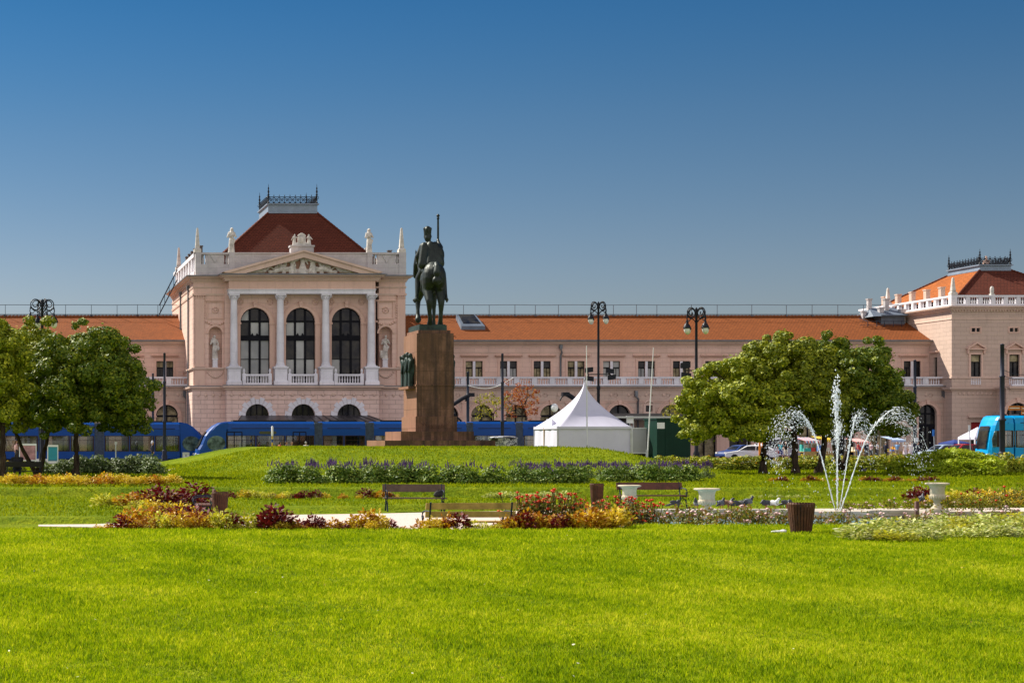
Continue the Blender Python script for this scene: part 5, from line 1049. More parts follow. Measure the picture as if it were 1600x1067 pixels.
# ---------------------------------------------------------------- trams
def tram(name, label, D, secs, bellows, nose_px, nose_side, mpaint, tail_px=None, sign=None, seats=True, roof_py=658.5, H=None, doors=(), stub=1.0):
    t = thing(name, label, 'tram', (X(secs[0][0], D), D, ST)); W = 2.35; zr = Z(roof_py, D) if H is None else H
    zw0_, zw1_ = zr-2.42+.0, zr-1.12; z0 = .32
    def cap_profile(b, x0, x1, taper=0):
        pr = [(0, zw1_+.0), (-.0, zr-.62), (.07, zr-.42), (.12, zr-.18), (.42, zr), (W-.42, zr), (W-.12, zr-.18), (W-.07, zr-.42), (W, zr-.62), (W, zw1_)]
        vs = [(x, D+y, z) for x in (x0, x1) for y, z in pr]; n = len(pr); b.add(vs, [(i, i+1, n+i+1, n+i) for i in range(n-1)] + [tuple(range(n)), tuple(range(2*n-1, n-1, -1))])
    for si, (a, c) in enumerate(secs):
        x0, x1 = X(a, D), X(c, D); L = x1-x0; n = max(1, int(round(L/2.1))); ops = []
        for i in range(n): w = L/n; ops.append((x0+(i+.5)*w, w/2-.13, zw0_, zw1_-.06, False))
        b = MB(); b.wall(x0, x1, z0, zw1_, ops, .06, 0, 0, front(D)); b.wall(x0, x1, z0, zw1_, ops, .06, 0, 0, front(D+W-.06)); cap_profile(b, x0, x1); b.box(x0, x1, D+.07, D+W-.07, z0, z0+.1)
        b.box(x0, x1, D+.002, D+.05, z0, z0+.03); b.quad((x0,D,z0),(x0,D+W,z0),(x0,D+W,zw0_),(x0,D,zw0_)); b.quad((x1,D,z0),(x1,D+W,z0),(x1,D+W,zw0_),(x1,D,zw0_))
        body = b.build('body', mpaint, t)
        b = MB(); b.box(x0+.4, x1-.4, D-.012, D+.02, zr-.58, zr-.53); b.box(x0+.6, x1-.6, D+.5, D+W-.5, zr-.02, zr+.12); b.build('roof_seam', M['dark'], body)
        b = MB()
        for i, (xc, hw, za, zb, _) in enumerate(ops): b.box(xc-hw, xc+hw, D+.03, D+.04, za, zb)
        b.build('window_glass', M['glass_tint'], body); b = MB()
        for i, (xc, hw, za, zb, _) in enumerate(ops): b.box(xc-hw, xc+hw, D+W-.04, D+W-.03, za, zb)
        b.build('window_glass', M['glass_tint'], body)
        b = MB()
        for i, (xc, hw, za, zb, _) in enumerate(ops):
            for (u0, u1, v0, v1) in ((xc-hw-.1, xc-hw, za-.03, zb+.03), (xc+hw, xc+hw+.1, za-.03, zb+.03), (xc-hw, xc+hw, zb-.0, zb+.04), (xc-hw, xc+hw, za-.04, za), (xc-hw, xc+hw, zb-.36, zb-.33)): b.box(u0, u1, D-.008, D+.025, v0, v1)
        b.build('window_frame', M['tram_frame'], body)
        if seats:
            b = MB(); rr = random.Random(si+int(D))
            k = x0+.8
            while k < x1-.7:
                for y in (D+.3, D+W-.75): b.box(k, k+.42, y, y+.42, zw0_-.52, zw0_-.42); b.box(k, k+.07, y, y+.42, zw0_-.42, zw0_+.12)
                k += .95
            k = x0+1
            while k < x1-.5: b.tube([(k, D+1.15, z0+.1), (k, D+1.15, zr-.5)], .02, 5); k += 1.9
            b.build('seats_and_poles', plain('tram_seat_blue_%s_%d' % (name, si), (.16,.085,.03), .6, .5, 1.1, c2=(.05,.16,.2)), body)
        b = MB()
        for fr in (.22, .75):
            u = x0+L*fr
            for dx in (-.8, .8): b.lathe((u+dx, D+.12, .36), [(.3,-.0),(.3,.0)], 4) if False else None
        for i in range(len(ops)):
            pass
        b.box(x0+.3, x1-.3, D+.12, D+W-.12, .08, z0); b.build('underframe', M['rubber'], body)
    for (a, c) in bellows:
        x0, x1 = X(a, D), X(c, D); b = MB(); n = 7
        for i in range(n): u = x0+(x1-x0)*(i+.5)/n; w = (x1-x0)/n; b.box(u-w*.36, u+w*.36, D+.04, D+W-.04, .4, zr-.08); b.box(u+w*.36, u+w*.64, D+.1, D+W-.1, .42, zr-.13)
        b.build('bellows', M['bellows'], t)
    def end_cap(xe, s_):                                           # s_=-1: nose points to -x ; length 3 m
        b = MB(); L = 2.6; prof = [(0, .34), (-.02, .62), (.10, .75), (.16, 1.1), (.42, zw0_+.5), (.75, zw1_-.05), (1.1, zr-.75), (1.55, zr-.36), (2.05, zr-.1), (L, zr)]; prof = [(u*stub, z) for u, z in prof]; L *= stub
        top = [(L-u, z) for u, z in prof]; n = len(prof); rows = []
        for y, ins in ((0.0, .0), (W*.0, .0), (W, .0)): pass
        lay = [(.0, .55), (.10, .26), (.34, .08), (W/2, 0), (W-.34, .08), (W-.10, .26), (W, .55)]
        vs = []
        for y, ins in lay:
            for u, z in prof: vs.append((xe + (-s_)*(u + ins*max(.15, 1-u/L)), D+y, z - (.1 if z > zr-.3 and (y < .05 or y > W-.05) else 0)))
        fs = [(i*n+j, i*n+j+1, (i+1)*n+j+1, (i+1)*n+j) for i in range(len(lay)-1) for j in range(n-1)]
        k0 = len(vs); xb = xe + (-s_)*L
        vs += [(xb, D, .34), (xb, D+W, .34)]
        fs += [tuple(range(n)) + (k0,), tuple(range((len(lay)-1)*n, len(lay)*n)) + (k0+1,)]
        b.add(vs, fs); nb = b.build('nose', mpaint, t, recalc=True)
        for p in nb.data.polygons: p.use_smooth = False
        b = MB(); sgn = -s_
        pts = [(xe+sgn*(1.75+.78*math.cos(a)*(1 if math.cos(a) < 0 else .95)), (zw0_+zw1_)/2-.02+.63*math.sin(a)) for a in [2*PI*i/22 for i in range(22)]]
        if stub == 1.0: b.prism(pts, D-.015, D+.02); b.build('side_window', M['cab_glass'], nb)
        else:
            za, zb = zw0_, zw1_-.05
            b.prism([(xe+sgn*.30,za),(xe+sgn*.24,za+.6),(xe+sgn*.42,zb-.1),(xe+sgn*.55,zb),(xe+sgn*(L-.12),zb),(xe+sgn*(L-.12),za)], D-.015, D+.02); b.build('side_window', M['cab_glass'], nb); b = MB(); b.box(min(xe+sgn*.62,xe+sgn*.78),max(xe+sgn*.62,xe+sgn*.78),D-.02,D-.014,za,zb); b.box(min(xe+sgn*(L-.14),xe+sgn*(L+.06)),max(xe+sgn*(L-.14),xe+sgn*(L+.06)),D-.02,D-.014,za,zb); b.build('window_pillar', M['tram_frame'], nb)
        b = MB(); b.add([(xe+sgn*(.5-.045),D+.45,zw0_+.45),(xe+sgn*(.5-.045),D+W-.45,zw0_+.45),(xe+sgn*(1.12-.05),D+W-.55,zr-.78),(xe+sgn*(1.12-.05),D+.55,zr-.78)], [(0,1,2,3)]) if False else None
        q = [(.18*stub, 1.22), (.40*stub, zw0_+.45), (.72*stub, zw1_-.06), (1.04*stub, zr-.8)]
        for (u0, za), (u1, zb) in zip(q, q[1:]): b.add([(xe+sgn*(u0-.03),D+.5,za),(xe+sgn*(u0-.03),D+W-.5,za),(xe+sgn*(u1-.03),D+W-.55,zb),(xe+sgn*(u1-.03),D+.55,zb)], [(0,1,2,3)])
        b.build('windscreen', M['glass_dark'], nb)
        for y in (D+.38, D+W-.38): b = MB(); b.ball((xe+sgn*.1, y, .74), (.1,.14,.08), 8); b.build('headlight', M['opal'], nb)
    for (xp, s_) in ((nose_px, nose_side),): 
        if xp is not None: end_cap(X(xp, D), s_)
    if tail_px: end_cap(X(tail_px, D), 1)
    if sign:
        b = MB(); x0, x1 = X(sign[0], D), X(sign[1], D); z0_, z1_ = Z(678.2, D), Z(673.5, D); r = (z1_-z0_)/2
        b.prism([(x0+r-r*math.cos(a), (z0_+z1_)/2+r*math.sin(a)) for a in [PI/2-PI*i/8 for i in range(9)]][::-1] + [(x1-r+r*math.cos(a), (z0_+z1_)/2+r*math.sin(a)) for a in [PI/2-PI*i/8 for i in range(9)]], D-.02, D+.01); b.build('destination_sign', plain('sign_olive_display', (.05,.055,.02), .4, .5, 30), t)
    for (a, c) in doors:
        b = MB(); x0, x1 = X(a, D), X(c, D); za, zb = zw0_-.95, zr-.86
        for u in (x0, (x0+x1)/2, x1): b.box(u-.04, u+.04, D-.014, D+.02, za, zb)
        b.box(x0, x1, D-.013, D+.02, zb-.04, zb+.03); b.build('door_leaf', M['frame_dark'], t)
    return t
DT = 136.8
tram('tram', 'dark blue articulated tram whose rounded nose faces left, passing behind the mound and monument', DT, [(354,491.5),(504,571),(584.5,729),(739.5,806),(817.5,905)], [(491.5,504),(571,584.5),(729,739.5),(806,817.5)], 305, -1, M['tram_blue'], sign=(405,432), doors=((354,378),(458,478)))
tram('tram', 'dark blue articulated tram behind the left trees, ending beside the other tram', 140.2, [(-130,-20),(-8,60),(72,147.5),(163,281)], [(-20,-8),(60,72),(147.5,163)], None, -1, M['tram_blue'], tail_px=331, roof_py=659.5)
tram('tram', 'bright blue tram nosing in at the right edge beside the orange sign boards', 128, [(1567,1584),(1586.5,1700)], [], 1545, -1, M['tram_light'], roof_py=649, stub=.42)

# ---------------------------------------------------------------- cars
def car(name, label, cat, px, D, rz, pm, L=4.2, Hc=1.45, van=False):
    x = X(px, D); t = thing(name, label, cat, (x, D, ST), 'cars and vans by the market'); t.rotation_euler = (0,0,rz); ORG[t.name] = Vector((0,0,0)); W = 1.7
    if van: prof = [(-L/2,.35),(-L/2,1.0),(-L/2+.15,1.15),(-L/2+.75,1.35),(-L/2+1.35,Hc-.08),(-L/2+1.7,Hc),(L/2-.1,Hc),(L/2,Hc-.2),(L/2,.35)]; belt = 1.12
    else: prof = [(-L/2,.35),(-L/2-.03,.55),(-L/2+.1,.78),(-L/2+1.1,.95),(-L/2+1.75,Hc-.06),(-L/2+2.2,Hc),(L/2-1.0,Hc-.03),(L/2-.45,Hc-.35),(L/2-.12,.98),(L/2,.6),(L/2-.03,.35)]; belt = .95
    n = len(prof); b = MB(); lay = [(-W/2,0),(-W/2+.16,1),(W/2-.16,1),(W/2,0)]; vs = []
    def wid(z, s_): return s_*(W/2 - (.0 if z < belt+.01 else (z-belt)/(Hc-belt)*.24))
    for s_ in (-1, 1):
        for (u, z) in prof: vs.append((u, wid(z, s_), z))
    b.add(vs, [list(range(n)), list(range(2*n-1, n-1, -1))] + [(i, i+n, (i+1) % n+n, (i+1) % n) for i in range(n)]); body = b.build('body', pm, t, recalc=True)
    m = body.modifiers.new('bevel', 'BEVEL'); m.width = .06; m.segments = 2
    b = MB(); top = [p for p in prof if p[1] > belt-.01]; u0, u1 = top[0][0]+.12, top[-1][0]-.12
    for s_ in (-1, 1):
        za, zb = belt+.04, Hc-.12; k = (zb-za)
        xa, xb_ = (-L/2+1.22, L/2-.32) if not van else (-L/2+.75, L/2-.2); xc, xd = (-L/2+1.85, L/2-.85) if not van else (-L/2+1.3, L/2-.25)
        mid = (xa+xb_)/2
        for (p, q, r, w) in (((xa,za),(mid-.05,za),(mid-.05,zb),(xc,zb)), ((mid+.05,za),(xb_,za),(xd,zb),(mid+.05,zb))):
            b.add([(u, wid(z, s_)+s_*.012, z) for u, z in (p, q, r, w)], [(0,1,2,3)])
    def strip(a, c):
        (u0, z0), (u1, z1) = a, c; nx_ = Vector((z1-z0, 0, -(u1-u0))).normalized()*(-.015 if True else 1)
        if nx_.z < 0: nx_ = -nx_
        b.add([(u0+nx_.x, -W/2+.2, z0+nx_.z), (u0+nx_.x, W/2-.2, z0+nx_.z), (u1+nx_.x, W/2-.3, z1+nx_.z), (u1+nx_.x, -W/2+.3, z1+nx_.z)], [(0,1,2,3)])
    if van: strip((-L/2+.8,1.37),(-L/2+1.32,Hc-.12)); b.box(L/2+.005,L/2+.02,-W/2+.25,W/2-.25,belt+.1,Hc-.3)
    else: strip((-L/2+1.16,1.0),(-L/2+1.72,Hc-.1)); strip((L/2-.49,Hc-.4),(L/2-.15,1.03))
    b.build('windows', M['glass_dark'], body)
    for sx_ in (-L/2+.8, L/2-.8):
        for s_ in (-1, 1):
            b = MB(); c = (sx_, s_*(W/2-.08), .31); k = 14; pr = [(.31,-.1),(.31,.1),(.2,.11),(.19,.09)]; vs = []
            for r, dd in pr: vs += [(c[0]+r*math.cos(2*PI*i/k), c[1]+s_*dd, c[2]+r*math.sin(2*PI*i/k)) for i in range(k)]
            b.add(vs, [(j*k+i, j*k+(i+1) % k, (j+1)*k+(i+1) % k, (j+1)*k+i) for j in range(3) for i in range(k)] + [tuple(range(k)), tuple(range(3*k, 4*k))]); wh = b.build('wheel', M['rubber'], t)
    for s_ in (-1, 1):
        b = MB(); b.box(L/2-.03, L/2+.02, min(s_*.55, s_*.78), max(s_*.55, s_*.78), .7, .92); b.build('tail_light', bpy.data.materials.get('tail_red') or plain('tail_red', (.5,.01,.01), .3), t)
        b = MB(); b.box(-L/2-.02, -L/2+.1, min(s_*.5, s_*.76), max(s_*.5, s_*.76), .62, .76); b.build('headlight', M['opal'], t)
    return t
car('parked_car', 'white car behind the hedge between the dark blue car and the orange posts', 'car', 1175, 150, -.6, paint('white_car_paint', (.72,.73,.76)))
car('parked_car', 'dark blue car with pale roof line parked behind the hedge below the left tree crown', 'car', 1156, 158, .25, paint('navy_car_paint', (.03,.06,.2)))
car('delivery_van', 'pale lilac van with big windscreen parked behind the leaning left trunk', 'van', 1208, 163, .2, paint('lilac_van_paint', (.55,.5,.62)), 4.8, 2.1, True)
car('parked_car', 'silver blue car parked by the arched station door behind the juniper', 'car', 1473, 150, .05, paint('silver_blue_paint', (.30,.38,.5)), Hc=1.5)
car('parked_car', 'dark red car roof showing above the big juniper bush', 'car', 1503, 144, .05, paint('dark_red_paint', (.32,.02,.03)), Hc=1.55)

# ---------------------------------------------------------------- tent, kiosk, shelters, stalls
TD = 120.0; tx = lambda p, D=TD: X(p, D); tz = lambda p, D=TD: Z(p, D)
tent = thing('white_tent', 'white pagoda tent with a tall pointed roof behind the mound', 'tent', (tx(929), 123, 0))
x0, x1, y0, y1 = tx(871.5), tx(985.5), 120.0, 125.2; ze = tz(666.5); zp = Z(597, 122.6); cx_, cy_ = X(913.5, 122.6), 122.6
b = MB(); n = 20; m = 22; rows = []
for i in range(m+1):
    t_ = i/m; h = ze + (zp-ze)*(t_**1.0); s_ = (1-t_)**1.62*.985+.012
    ring = []
    for k in range(4*n):
        e, f_ = divmod(k, n); f_ = f_/n; c = [(x0,y0),(x1,y0),(x1,y1),(x0,y1)]; (ax,ay),(bx_,by) = c[e], c[(e+1) % 4]; px_, py_ = ax+(bx_-ax)*f_, ay+(by-ay)*f_
        sag = 1 - .10*math.sin(PI*f_)*math.sin(PI*min(1,t_*1.6))**1.0; ring.append((cx_+(px_-cx_)*s_*sag, cy_+(py_-cy_)*s_*sag, h))
    rows.append(ring)
vs = [v for r in rows for v in r]; k4 = 4*n; b.add(vs, [(i*k4+k, i*k4+(k+1) % k4, (i+1)*k4+(k+1) % k4, (i+1)*k4+k) for i in range(m) for k in range(k4)], 0, True); b.build('roof', M['white_cloth'], tent)
b = MB()
def drape(p, q, z0_, z1_, amp=.035, nn=26):
    p, q = Vector(p), Vector(q); d = q-p; nrm = Vector((d.y,-d.x)).normalized(); vs = []; rr = random.Random(int(p.x*9))
    for j in range(7):
        for i in range(nn+1):
            f_ = i/nn; a = amp*(math.sin(f_*17+rr.random()*.4)+.6*math.sin(f_*31+j*.5))*(.3+.7*math.sin(PI*j/6)); w = p+d*f_+nrm*a; vs.append((w.x, w.y, z0_+(z1_-z0_)*j/6))
    b.add(vs, [(j*(nn+1)+i, j*(nn+1)+i+1, (j+1)*(nn+1)+i+1, (j+1)*(nn+1)+i) for j in range(6) for i in range(nn)], 0, True)
drape((x0,y0),(x1,y0),.02,ze); drape((x1,y0),(x1,y1),.02,ze); drape((x1,y1),(x0,y1),.02,ze); drape((x0,y1),(x0,y0),.02,ze)
b.build('side_wall', M['white_cloth'], tent)
for (a, c) in ((x0,y0),(x1,y0),(x0,y1),(x1,y1)): b = MB(); b.box(a-.05,a+.05,c-.05,c+.05,0,ze+.05); b.build('leg_post', M['steel'], tent)
b = MB(); b.box(x0-.08, x1+.08, y0-.09, y0-.04, ze-.16, ze+.02); b.box(x0-.08, x0-.03, y0, y1, ze-.16, ze+.02); b.box(x1+.03, x1+.08, y0, y1, ze-.16, ze+.02); b.build('valance', M['white_cloth'], tent)
b = MB(); b.tube([(cx_,cy_,zp-.15),(cx_,cy_,zp+.2)], .035, 6); b.ball((cx_,cy_,zp+.2), .06, 8); b.build('finial', M['steel'], tent)
an = thing('book_stall', 'small white canopied book stall with open front beside the white tent', 'stall', (tx(857,122), 122.2, 0))
ax0, ax1 = X(852,122.8), X(871,121.6)-.05; zt_ = Z(654.5,122)
b = MB(); b.add([(ax0,121.6,.02),(ax0,122.9,.02),(ax0+.12,122.9,zt_),(ax0+.12,121.6,zt_)], [(0,1,2,3)]); b.add([(ax0+.12,121.6,zt_),(ax1,121.6,zt_-.3),(ax1,121.6,zt_-1.0),(ax0+.06,121.6,zt_-1.0)], [(0,1,2,3)]); b.add([(ax0+.12,121.6,zt_),(ax1,121.6,zt_-.3),(ax1,122.9,zt_-.3),(ax0+.12,122.9,zt_)], [(0,1,2,3)]); b.add([(ax0,121.6,.02),(ax0+.45,121.6,.02),(ax0+.55,121.6,zt_-1.0),(ax0+.06,121.6,zt_-1.0)], [(0,1,2,3)]); b.build('canopy', M['white_cloth'], an)
b = MB(); sb0, sb1 = X(855,122.6), X(868,122.6)
for k in range(5): b.box(sb0, sb1, 122.5, 122.85, .5+.4*k, .53+.4*k)
for u in (sb0-.02, sb1): b.box(u, u+.04, 122.5, 122.85, .05, 2.3)
b.build('bookshelf', M['wood_ochre'], an)
rr = random.Random(12)
bk = [plain('book_cover_%d' % i, c, .6, .2, 9) for i, c in enumerate([(.5,.06,.05),(.08,.12,.4),(.6,.55,.4),(.1,.25,.12),(.7,.68,.6)])]
b = MB(); k = 0
for s_ in range(4):
    u = sb0+.05
    while u < sb1-.08: w = rr.uniform(.04,.1); b.box(u, u+w-.008, 122.52, 122.75, .533+.4*s_, .533+.4*s_+rr.uniform(.2,.33), rr.randrange(5)); u += w
b.build('books', bk, an)
b = MB(); b.box(X(849,122.9), ax1, 122.86, 122.9, .03, zt_-.6); b.build('back_panel', plain('tan_back_panel', (.5,.33,.18), .8, .1, 2), an)
tr = thing('box_trailer', 'plain grey white box trailer parked between the white tent and the green kiosk', 'trailer', (X(1000,127), 127, ST))
b = MB(); b.box(X(987.5,126), X(1012.5,126), 126, 128.2, Z(708,126), Z(669,126)); b.build('box', plain('trailer_grey_white', (.48,.47,.50), .5, .05, 1), tr)
b = MB()
for (u0,u1,za,zb) in ((987,1013,708.5,706.5),(987,1013,670,668),(987,988.2,706.5,670),(1011.8,1013,706.5,670)): b.box(X(u0,126)-.02,X(u1,126)+.02,125.96,126.02,Z(za,126),Z(zb,126))
b.build('frame', M['white_paint'], tr)
b = MB()
for u in (991, 1009): b.lathe((X(u,126),126.4,.02),[(.1,0),(.1,.55)],8)
b.box(X(990,126),X(1011,126),126.2,128,.5,Z(708.6,126)); b.build('chassis', M['rubber'], tr)
kio = thing('green_kiosk', 'dark green market kiosk with a small white sign beside the tent', 'kiosk', (X(1052,124), 124, ST))
kx0, kx1 = X(1026.5,124), X(1079,124); kz = Z(655.5,124)
b = MB(); b.box(kx0, kx1, 124, 126.4, .1, kz); b.build('cabin', M['green_paint'], kio)
b = MB(); b.box(kx0-.06, kx1+.06, 123.94, 126.46, kz, kz+.1); b.build('roof', M['green_paint'], kio)
b = MB(); n = 12
for k in range(1, n): u = kx0+.7+(kx1-kx0-.75)*k/n; b.box(u-.012, u+.012, 123.985, 124.0, .15, kz-.1)
b.box(kx0+.62, kx0+.68, 123.97, 124.0, .1, kz); b.build('cladding_battens', M['green_paint'], kio)
b = MB(); b.box(kx0+.02, kx0+.56, 123.96, 123.995, Z(669.5,124), Z(660,124)); b.build('sign', M['white_paint'], kio)
sh = thing('tram_shelter', 'long flat roofed tram stop shelter behind the tent and green kiosk', 'shelter', (X(1000,133), 133, ST))
b = MB(); b.box(X(952,133), X(1042,133), 132.2, 134.2, Z(653,133), Z(650.5,133)); b.build('roof', plain('pale_shelter_roof', (.45,.46,.45), .5, .1, 1), sh)
for p in (984, 989.5, 1035): b = MB(); b.tube([(X(p,133.2),133.2,.13),(X(p,133.2),133.2,Z(652.5,133))], .06, 8); b.build('post', M['steel'], sh)
b = MB(); b.box(X(979,132.5), X(989,132.5), 132.4, 132.6, Z(661,132.5), Z(650,132.5)); b.build('sign_box', M['white_paint'], sh)
gl = thing('globe_lamp', 'round white globe lamp on a short pole rising left of the tent roof', 'street lamp', (X(866,130), 130, .12))
b = MB(); b.lathe((X(866,130),130,.12),[(.1,0),(.1,.3),(.05,.4),(.045,Z(643,130)-.12)],8); b.build('pole', M['pole'], gl)
b = MB(); c = X(866,130); b.lathe((c,129.94,Z(637,130)), [(.02,-.33)] + [(.33*math.sin(PI*i/10),-.33*math.cos(PI*i/10)) for i in range(1,10)] + [(.02,.33)], 16, sx=.82, sy=.82); b.build('globe', M['white_paint'], gl)
def stall(name, label, px0, px1, D, zroof, m_aw, goods, slope=.35):
    x0, x1 = X(px0,D), X(px1,D); t = thing(name, label, 'market stall', ((x0+x1)/2, D, ST), 'market stalls behind the trees')
    b = MB(); ns = 14
    for i in range(ns): u0, u1 = x0+(x1-x0)*i/ns, x0+(x1-x0)*(i+1)/ns; mi = i % len(m_aw); b.add([(u0,D-.9,zroof-slope),(u1,D-.9,zroof-slope),(u1,D+1.4,zroof),(u0,D+1.4,zroof)],[(0,1,2,3)],mi); b.add([(u0,D-.9,zroof-slope),(u1,D-.9,zroof-slope),(u1,D-.92,zroof-slope-.22),(u0,D-.92,zroof-slope-.22)],[(0,1,2,3)],mi)
    b.build('awning', m_aw, t)
    for u in (x0+.06, x1-.06):
        for y in (D-.7, D+1.3): b = MB(); b.tube([(u,y,ST),(u,y,zroof-.1-(.28 if y < D else 0))], .03, 6); b.build('post', M['steel'], t)
    b = MB(); b.box(x0+.1, x1-.1, D-.5, D+.6, .75, .82); b.box(x0+.1, x1-.1, D-.48, D-.45, .05, .75); b.build('counter', M['wood_ochre'], t)
    rr = random.Random(int(px0)); b = MB(); k = x0+.2
    while k < x1-.4: w = rr.uniform(.25,.45); b.box(k, k+w-.04, D-.45, D-.1, .822, .822+rr.uniform(.12,.4), rr.randrange(len(goods))); b.box(k, k+w-.04, D+.1, D+.5, .822, .822+rr.uniform(.2,.7), rr.randrange(len(goods))); k += w
    b.build('goods', goods, t)
gmat = [cloth('goods_%d' % i, c) for i, c in enumerate([(.6,.3,.03),(.6,.05,.04),(.05,.4,.35),(.7,.65,.5),(.1,.2,.5),(.65,.5,.05)])]
red = cloth('red_awning_cloth', (.62,.03,.02)); stripes = [cloth('stripe_red', (.6,.09,.06)), cloth('stripe_white', (.7,.68,.66)), cloth('stripe_blue', (.06,.3,.5))]
stall('market_stall', 'market stall with a plain red awning between the leaning trunk and the parked white car', 1176, 1194, 160, 2.75, [red], gmat[:2]+[gmat[5]])
stall('market_stall', 'market stall under red, white and blue striped cloth right of the straight trunk', 1250, 1274, 161, 2.2, stripes, gmat)
stall('market_stall', 'market stall with yellow awning between the thin trunks behind the water jets', 1277, 1299, 162, 2.3, [cloth('yellow_awning', (.62,.42,.03))], gmat[1:])
stall('market_stall', 'market stall with faded purple and turquoise cloths hung at its edge beside the shoppers', 1232, 1246, 164, 2.5, [cloth('turquoise_cloth', (.03,.36,.34)), cloth('violet_cloth', (.2,.1,.42))], gmat)
stall('market_stall', 'low market stall of red and white cloths half hidden by the hedge', 1330, 1352, 167, 2.1, [red, stripes[1]], gmat)
stall('market_stall', 'market stall with a pale blue awning behind the shoppers near the tree crown edge', 1386, 1408, 168, 2.3, [cloth('pale_blue_awning', (.35,.45,.65))], gmat)
for k, (p, lab) in enumerate(((1192, 'orange painted post beside the leaning left trunk, the one nearer the white car'), (1187, 'orange painted post farther from the leaning trunk, next to the red awning'))):
    b = MB(); x = X(p,148); b.lathe((x,148,ST),[(.09,0),(.09,2.1),(.06,2.2),(.14,2.4),(.08,2.6)],8); o = b.build('orange_post', bpy.data.materials.get('orange_paint') or plain('orange_paint', (.62,.2,.01), .5, .2, 3), None, (x,148,ST)); tag(o, lab, 'post')
cb_ = thing('wooden_crate', 'big ochre wooden crate on the pavement between the two nearest market trunks', 'crate', (X(1210,152), 152, ST))
b = MB(); x0, x1 = X(1203.5,152), X(1217,152)
for k in range(5): b.box(x0+(x1-x0)*k/5+.01, x0+(x1-x0)*(k+1)/5-.01, 152, 152.04, .05, .68)
b.box(x0, x1, 152.045, 152.9, .05, .66); b.build('planks', M['wood_ochre'], cb_)
b = MB()
for z in (.12,.55): b.box(x0-.01, x1+.01, 151.96, 151.998, z, z+.08)
b.build('battens', M['wood_ochre'], cb_)
# gazebo right, blue gazebo
def gazebo(name, label, px0, px1, D, z_e, z_p, m, gable=False):
    x0, x1 = X(px0,D), X(px1,D); t = thing(name, label, 'gazebo', ((x0+x1)/2, D, ST)); W = 2.6; b = MB()
    for (zz, o) in ((z_e-.2, 0),):
        b.add([(x0,D,z_e-.2),(x1,D,z_e-.2),(x1,D+W,z_e-.2),(x0,D+W,z_e-.2),(x0,D,z_e),(x1,D,z_e),(x1,D+W,z_e),(x0,D+W,z_e),((x0+x1)/2,D+W/2,z_p)], [(0,1,5,4),(1,2,6,5),(2,3,7,6),(3,0,4,7),(4,5,8),(5,6,8),(6,7,8),(7,4,8)])
    b.build('canopy', m, t)
    for a in (x0+.06, x1-.06):
        for c in (D+.06, D+W-.06): b = MB(); b.box(a-.05,a+.05,c-.05,c+.05,ST,z_e-.1); b.build('post', M['white_paint'], t)
gazebo('gazebo', 'white peaked gazebo partly hidden by the bright blue tram', 1523, 1560, 147, Z(683,147), Z(672,147)+.3, M['white_cloth'])
gazebo('gazebo', 'low dark blue gazebo between the red panelled doorway and the dark red car', 1490, 1517, 160, Z(694,160)+.12, Z(687.5,160)+.05, cloth('navy_gazebo_cloth', (.01,.03,.18)))
# ---------------------------------------------------------------- poles and lamps
def pole(label, px, D, top, r=.11, m='pole', base=True, z=None, lean=0):
    x = X(px,D); z = gz(x,D) if z is None else z; t = thing('catenary_pole', label, 'pole', (x,D,z), None); zt_ = Z(top,D); h = zt_-z
    b = MB(); b.lathe((x,D,z), [(r,0),(r,h*.36),(r*1.35,h*.365),(r*1.35,h*.375),(r*.86,h*.385),(r*.86,h*.72),(r*1.05,h*.725),(r*1.05,h*.735),(r*.72,h*.74),(r*.72,h-.1),(r*.9,h-.09),(r*.4,h)], 12); b.build('shaft', M[m], t)
    if base: b = MB(); b.lathe((x,D,z), [(r*2.6,0),(r*2.6,.12),(r*1.7,.3),(r*1.9,.5),(r*1.3,.62),(r*1.6,.85),(r*1.2,.95),(r*1.02,1.0)], 14); b.build('base', M[m], t)
    return t
pole('thick dark tram pole with ornate foot standing before the left tram, the taller of two', 257, 133.6, 551, .13, z=.12)
pole('slimmer dark blue pole just left of the taller tram pole', 239, 150, 583, .12, 'iron_blue', False, ST)
pole('dark tram pole with a ringed shaft right of the monument steps', 785, 133.0, 552, .13, z=.12)
p_ = pole('short blue black pole close to the monument with a slanting arm', 731, 146, 580.5, .15, 'iron_blue', False, ST)
def boom(t, D, pts, r0):
    b = MB(); b.tube([at(px,py,D) for px,py in pts], r0, 8); e = at(*pts[0], D); b.build('arm', M['iron'], t)
    b = MB(); b.box(e.x-.3, e.x+.25, D-.25, D+.25, e.z-.2, e.z+.12); b.tube([e+Vector((-.1,0,-.1)), e+Vector((-.35,0,-.3)), e+Vector((-.5,0,-.6))], .06, 6); b.build('arm_head', M['iron'], t)
boom(p_, 146, [(736,616),(722,623),(700,637),(690,643)], .17)
b = MB(); b.tube([at(px,py,146.5) for px,py in ((709,646),(714,652),(721,658))], .09, 6); b.build('stay', M['iron'], p_)
bm_ = thing('boom_lift', 'black boom arm rising at a slant behind the white tent roof', 'boom lift', (X(912,141), 141, ST)); boom(bm_, 141, [(884,615),(893,620),(910,634),(925,650)], .2)
b = MB(); b.box(X(910,141), X(940,141), 140.2, 141.8, .5, 1.6); b.tube([at(925,650,141), (X(925,141),141,1.5)], .2, 8)
for u in (914,936): b.ball((X(u,141),140.3,.42), (.4,.15,.4), 12)
b.build('chassis', M['iron'], bm_)
pole('dark tram pole with a small white notice at the right end of the hedge', 1429.5, 136, 562, .14, z=.12)
pole('thickest dark tram pole, standing before the bright blue tram', 1566, 126.0, 537, .19, z=0)
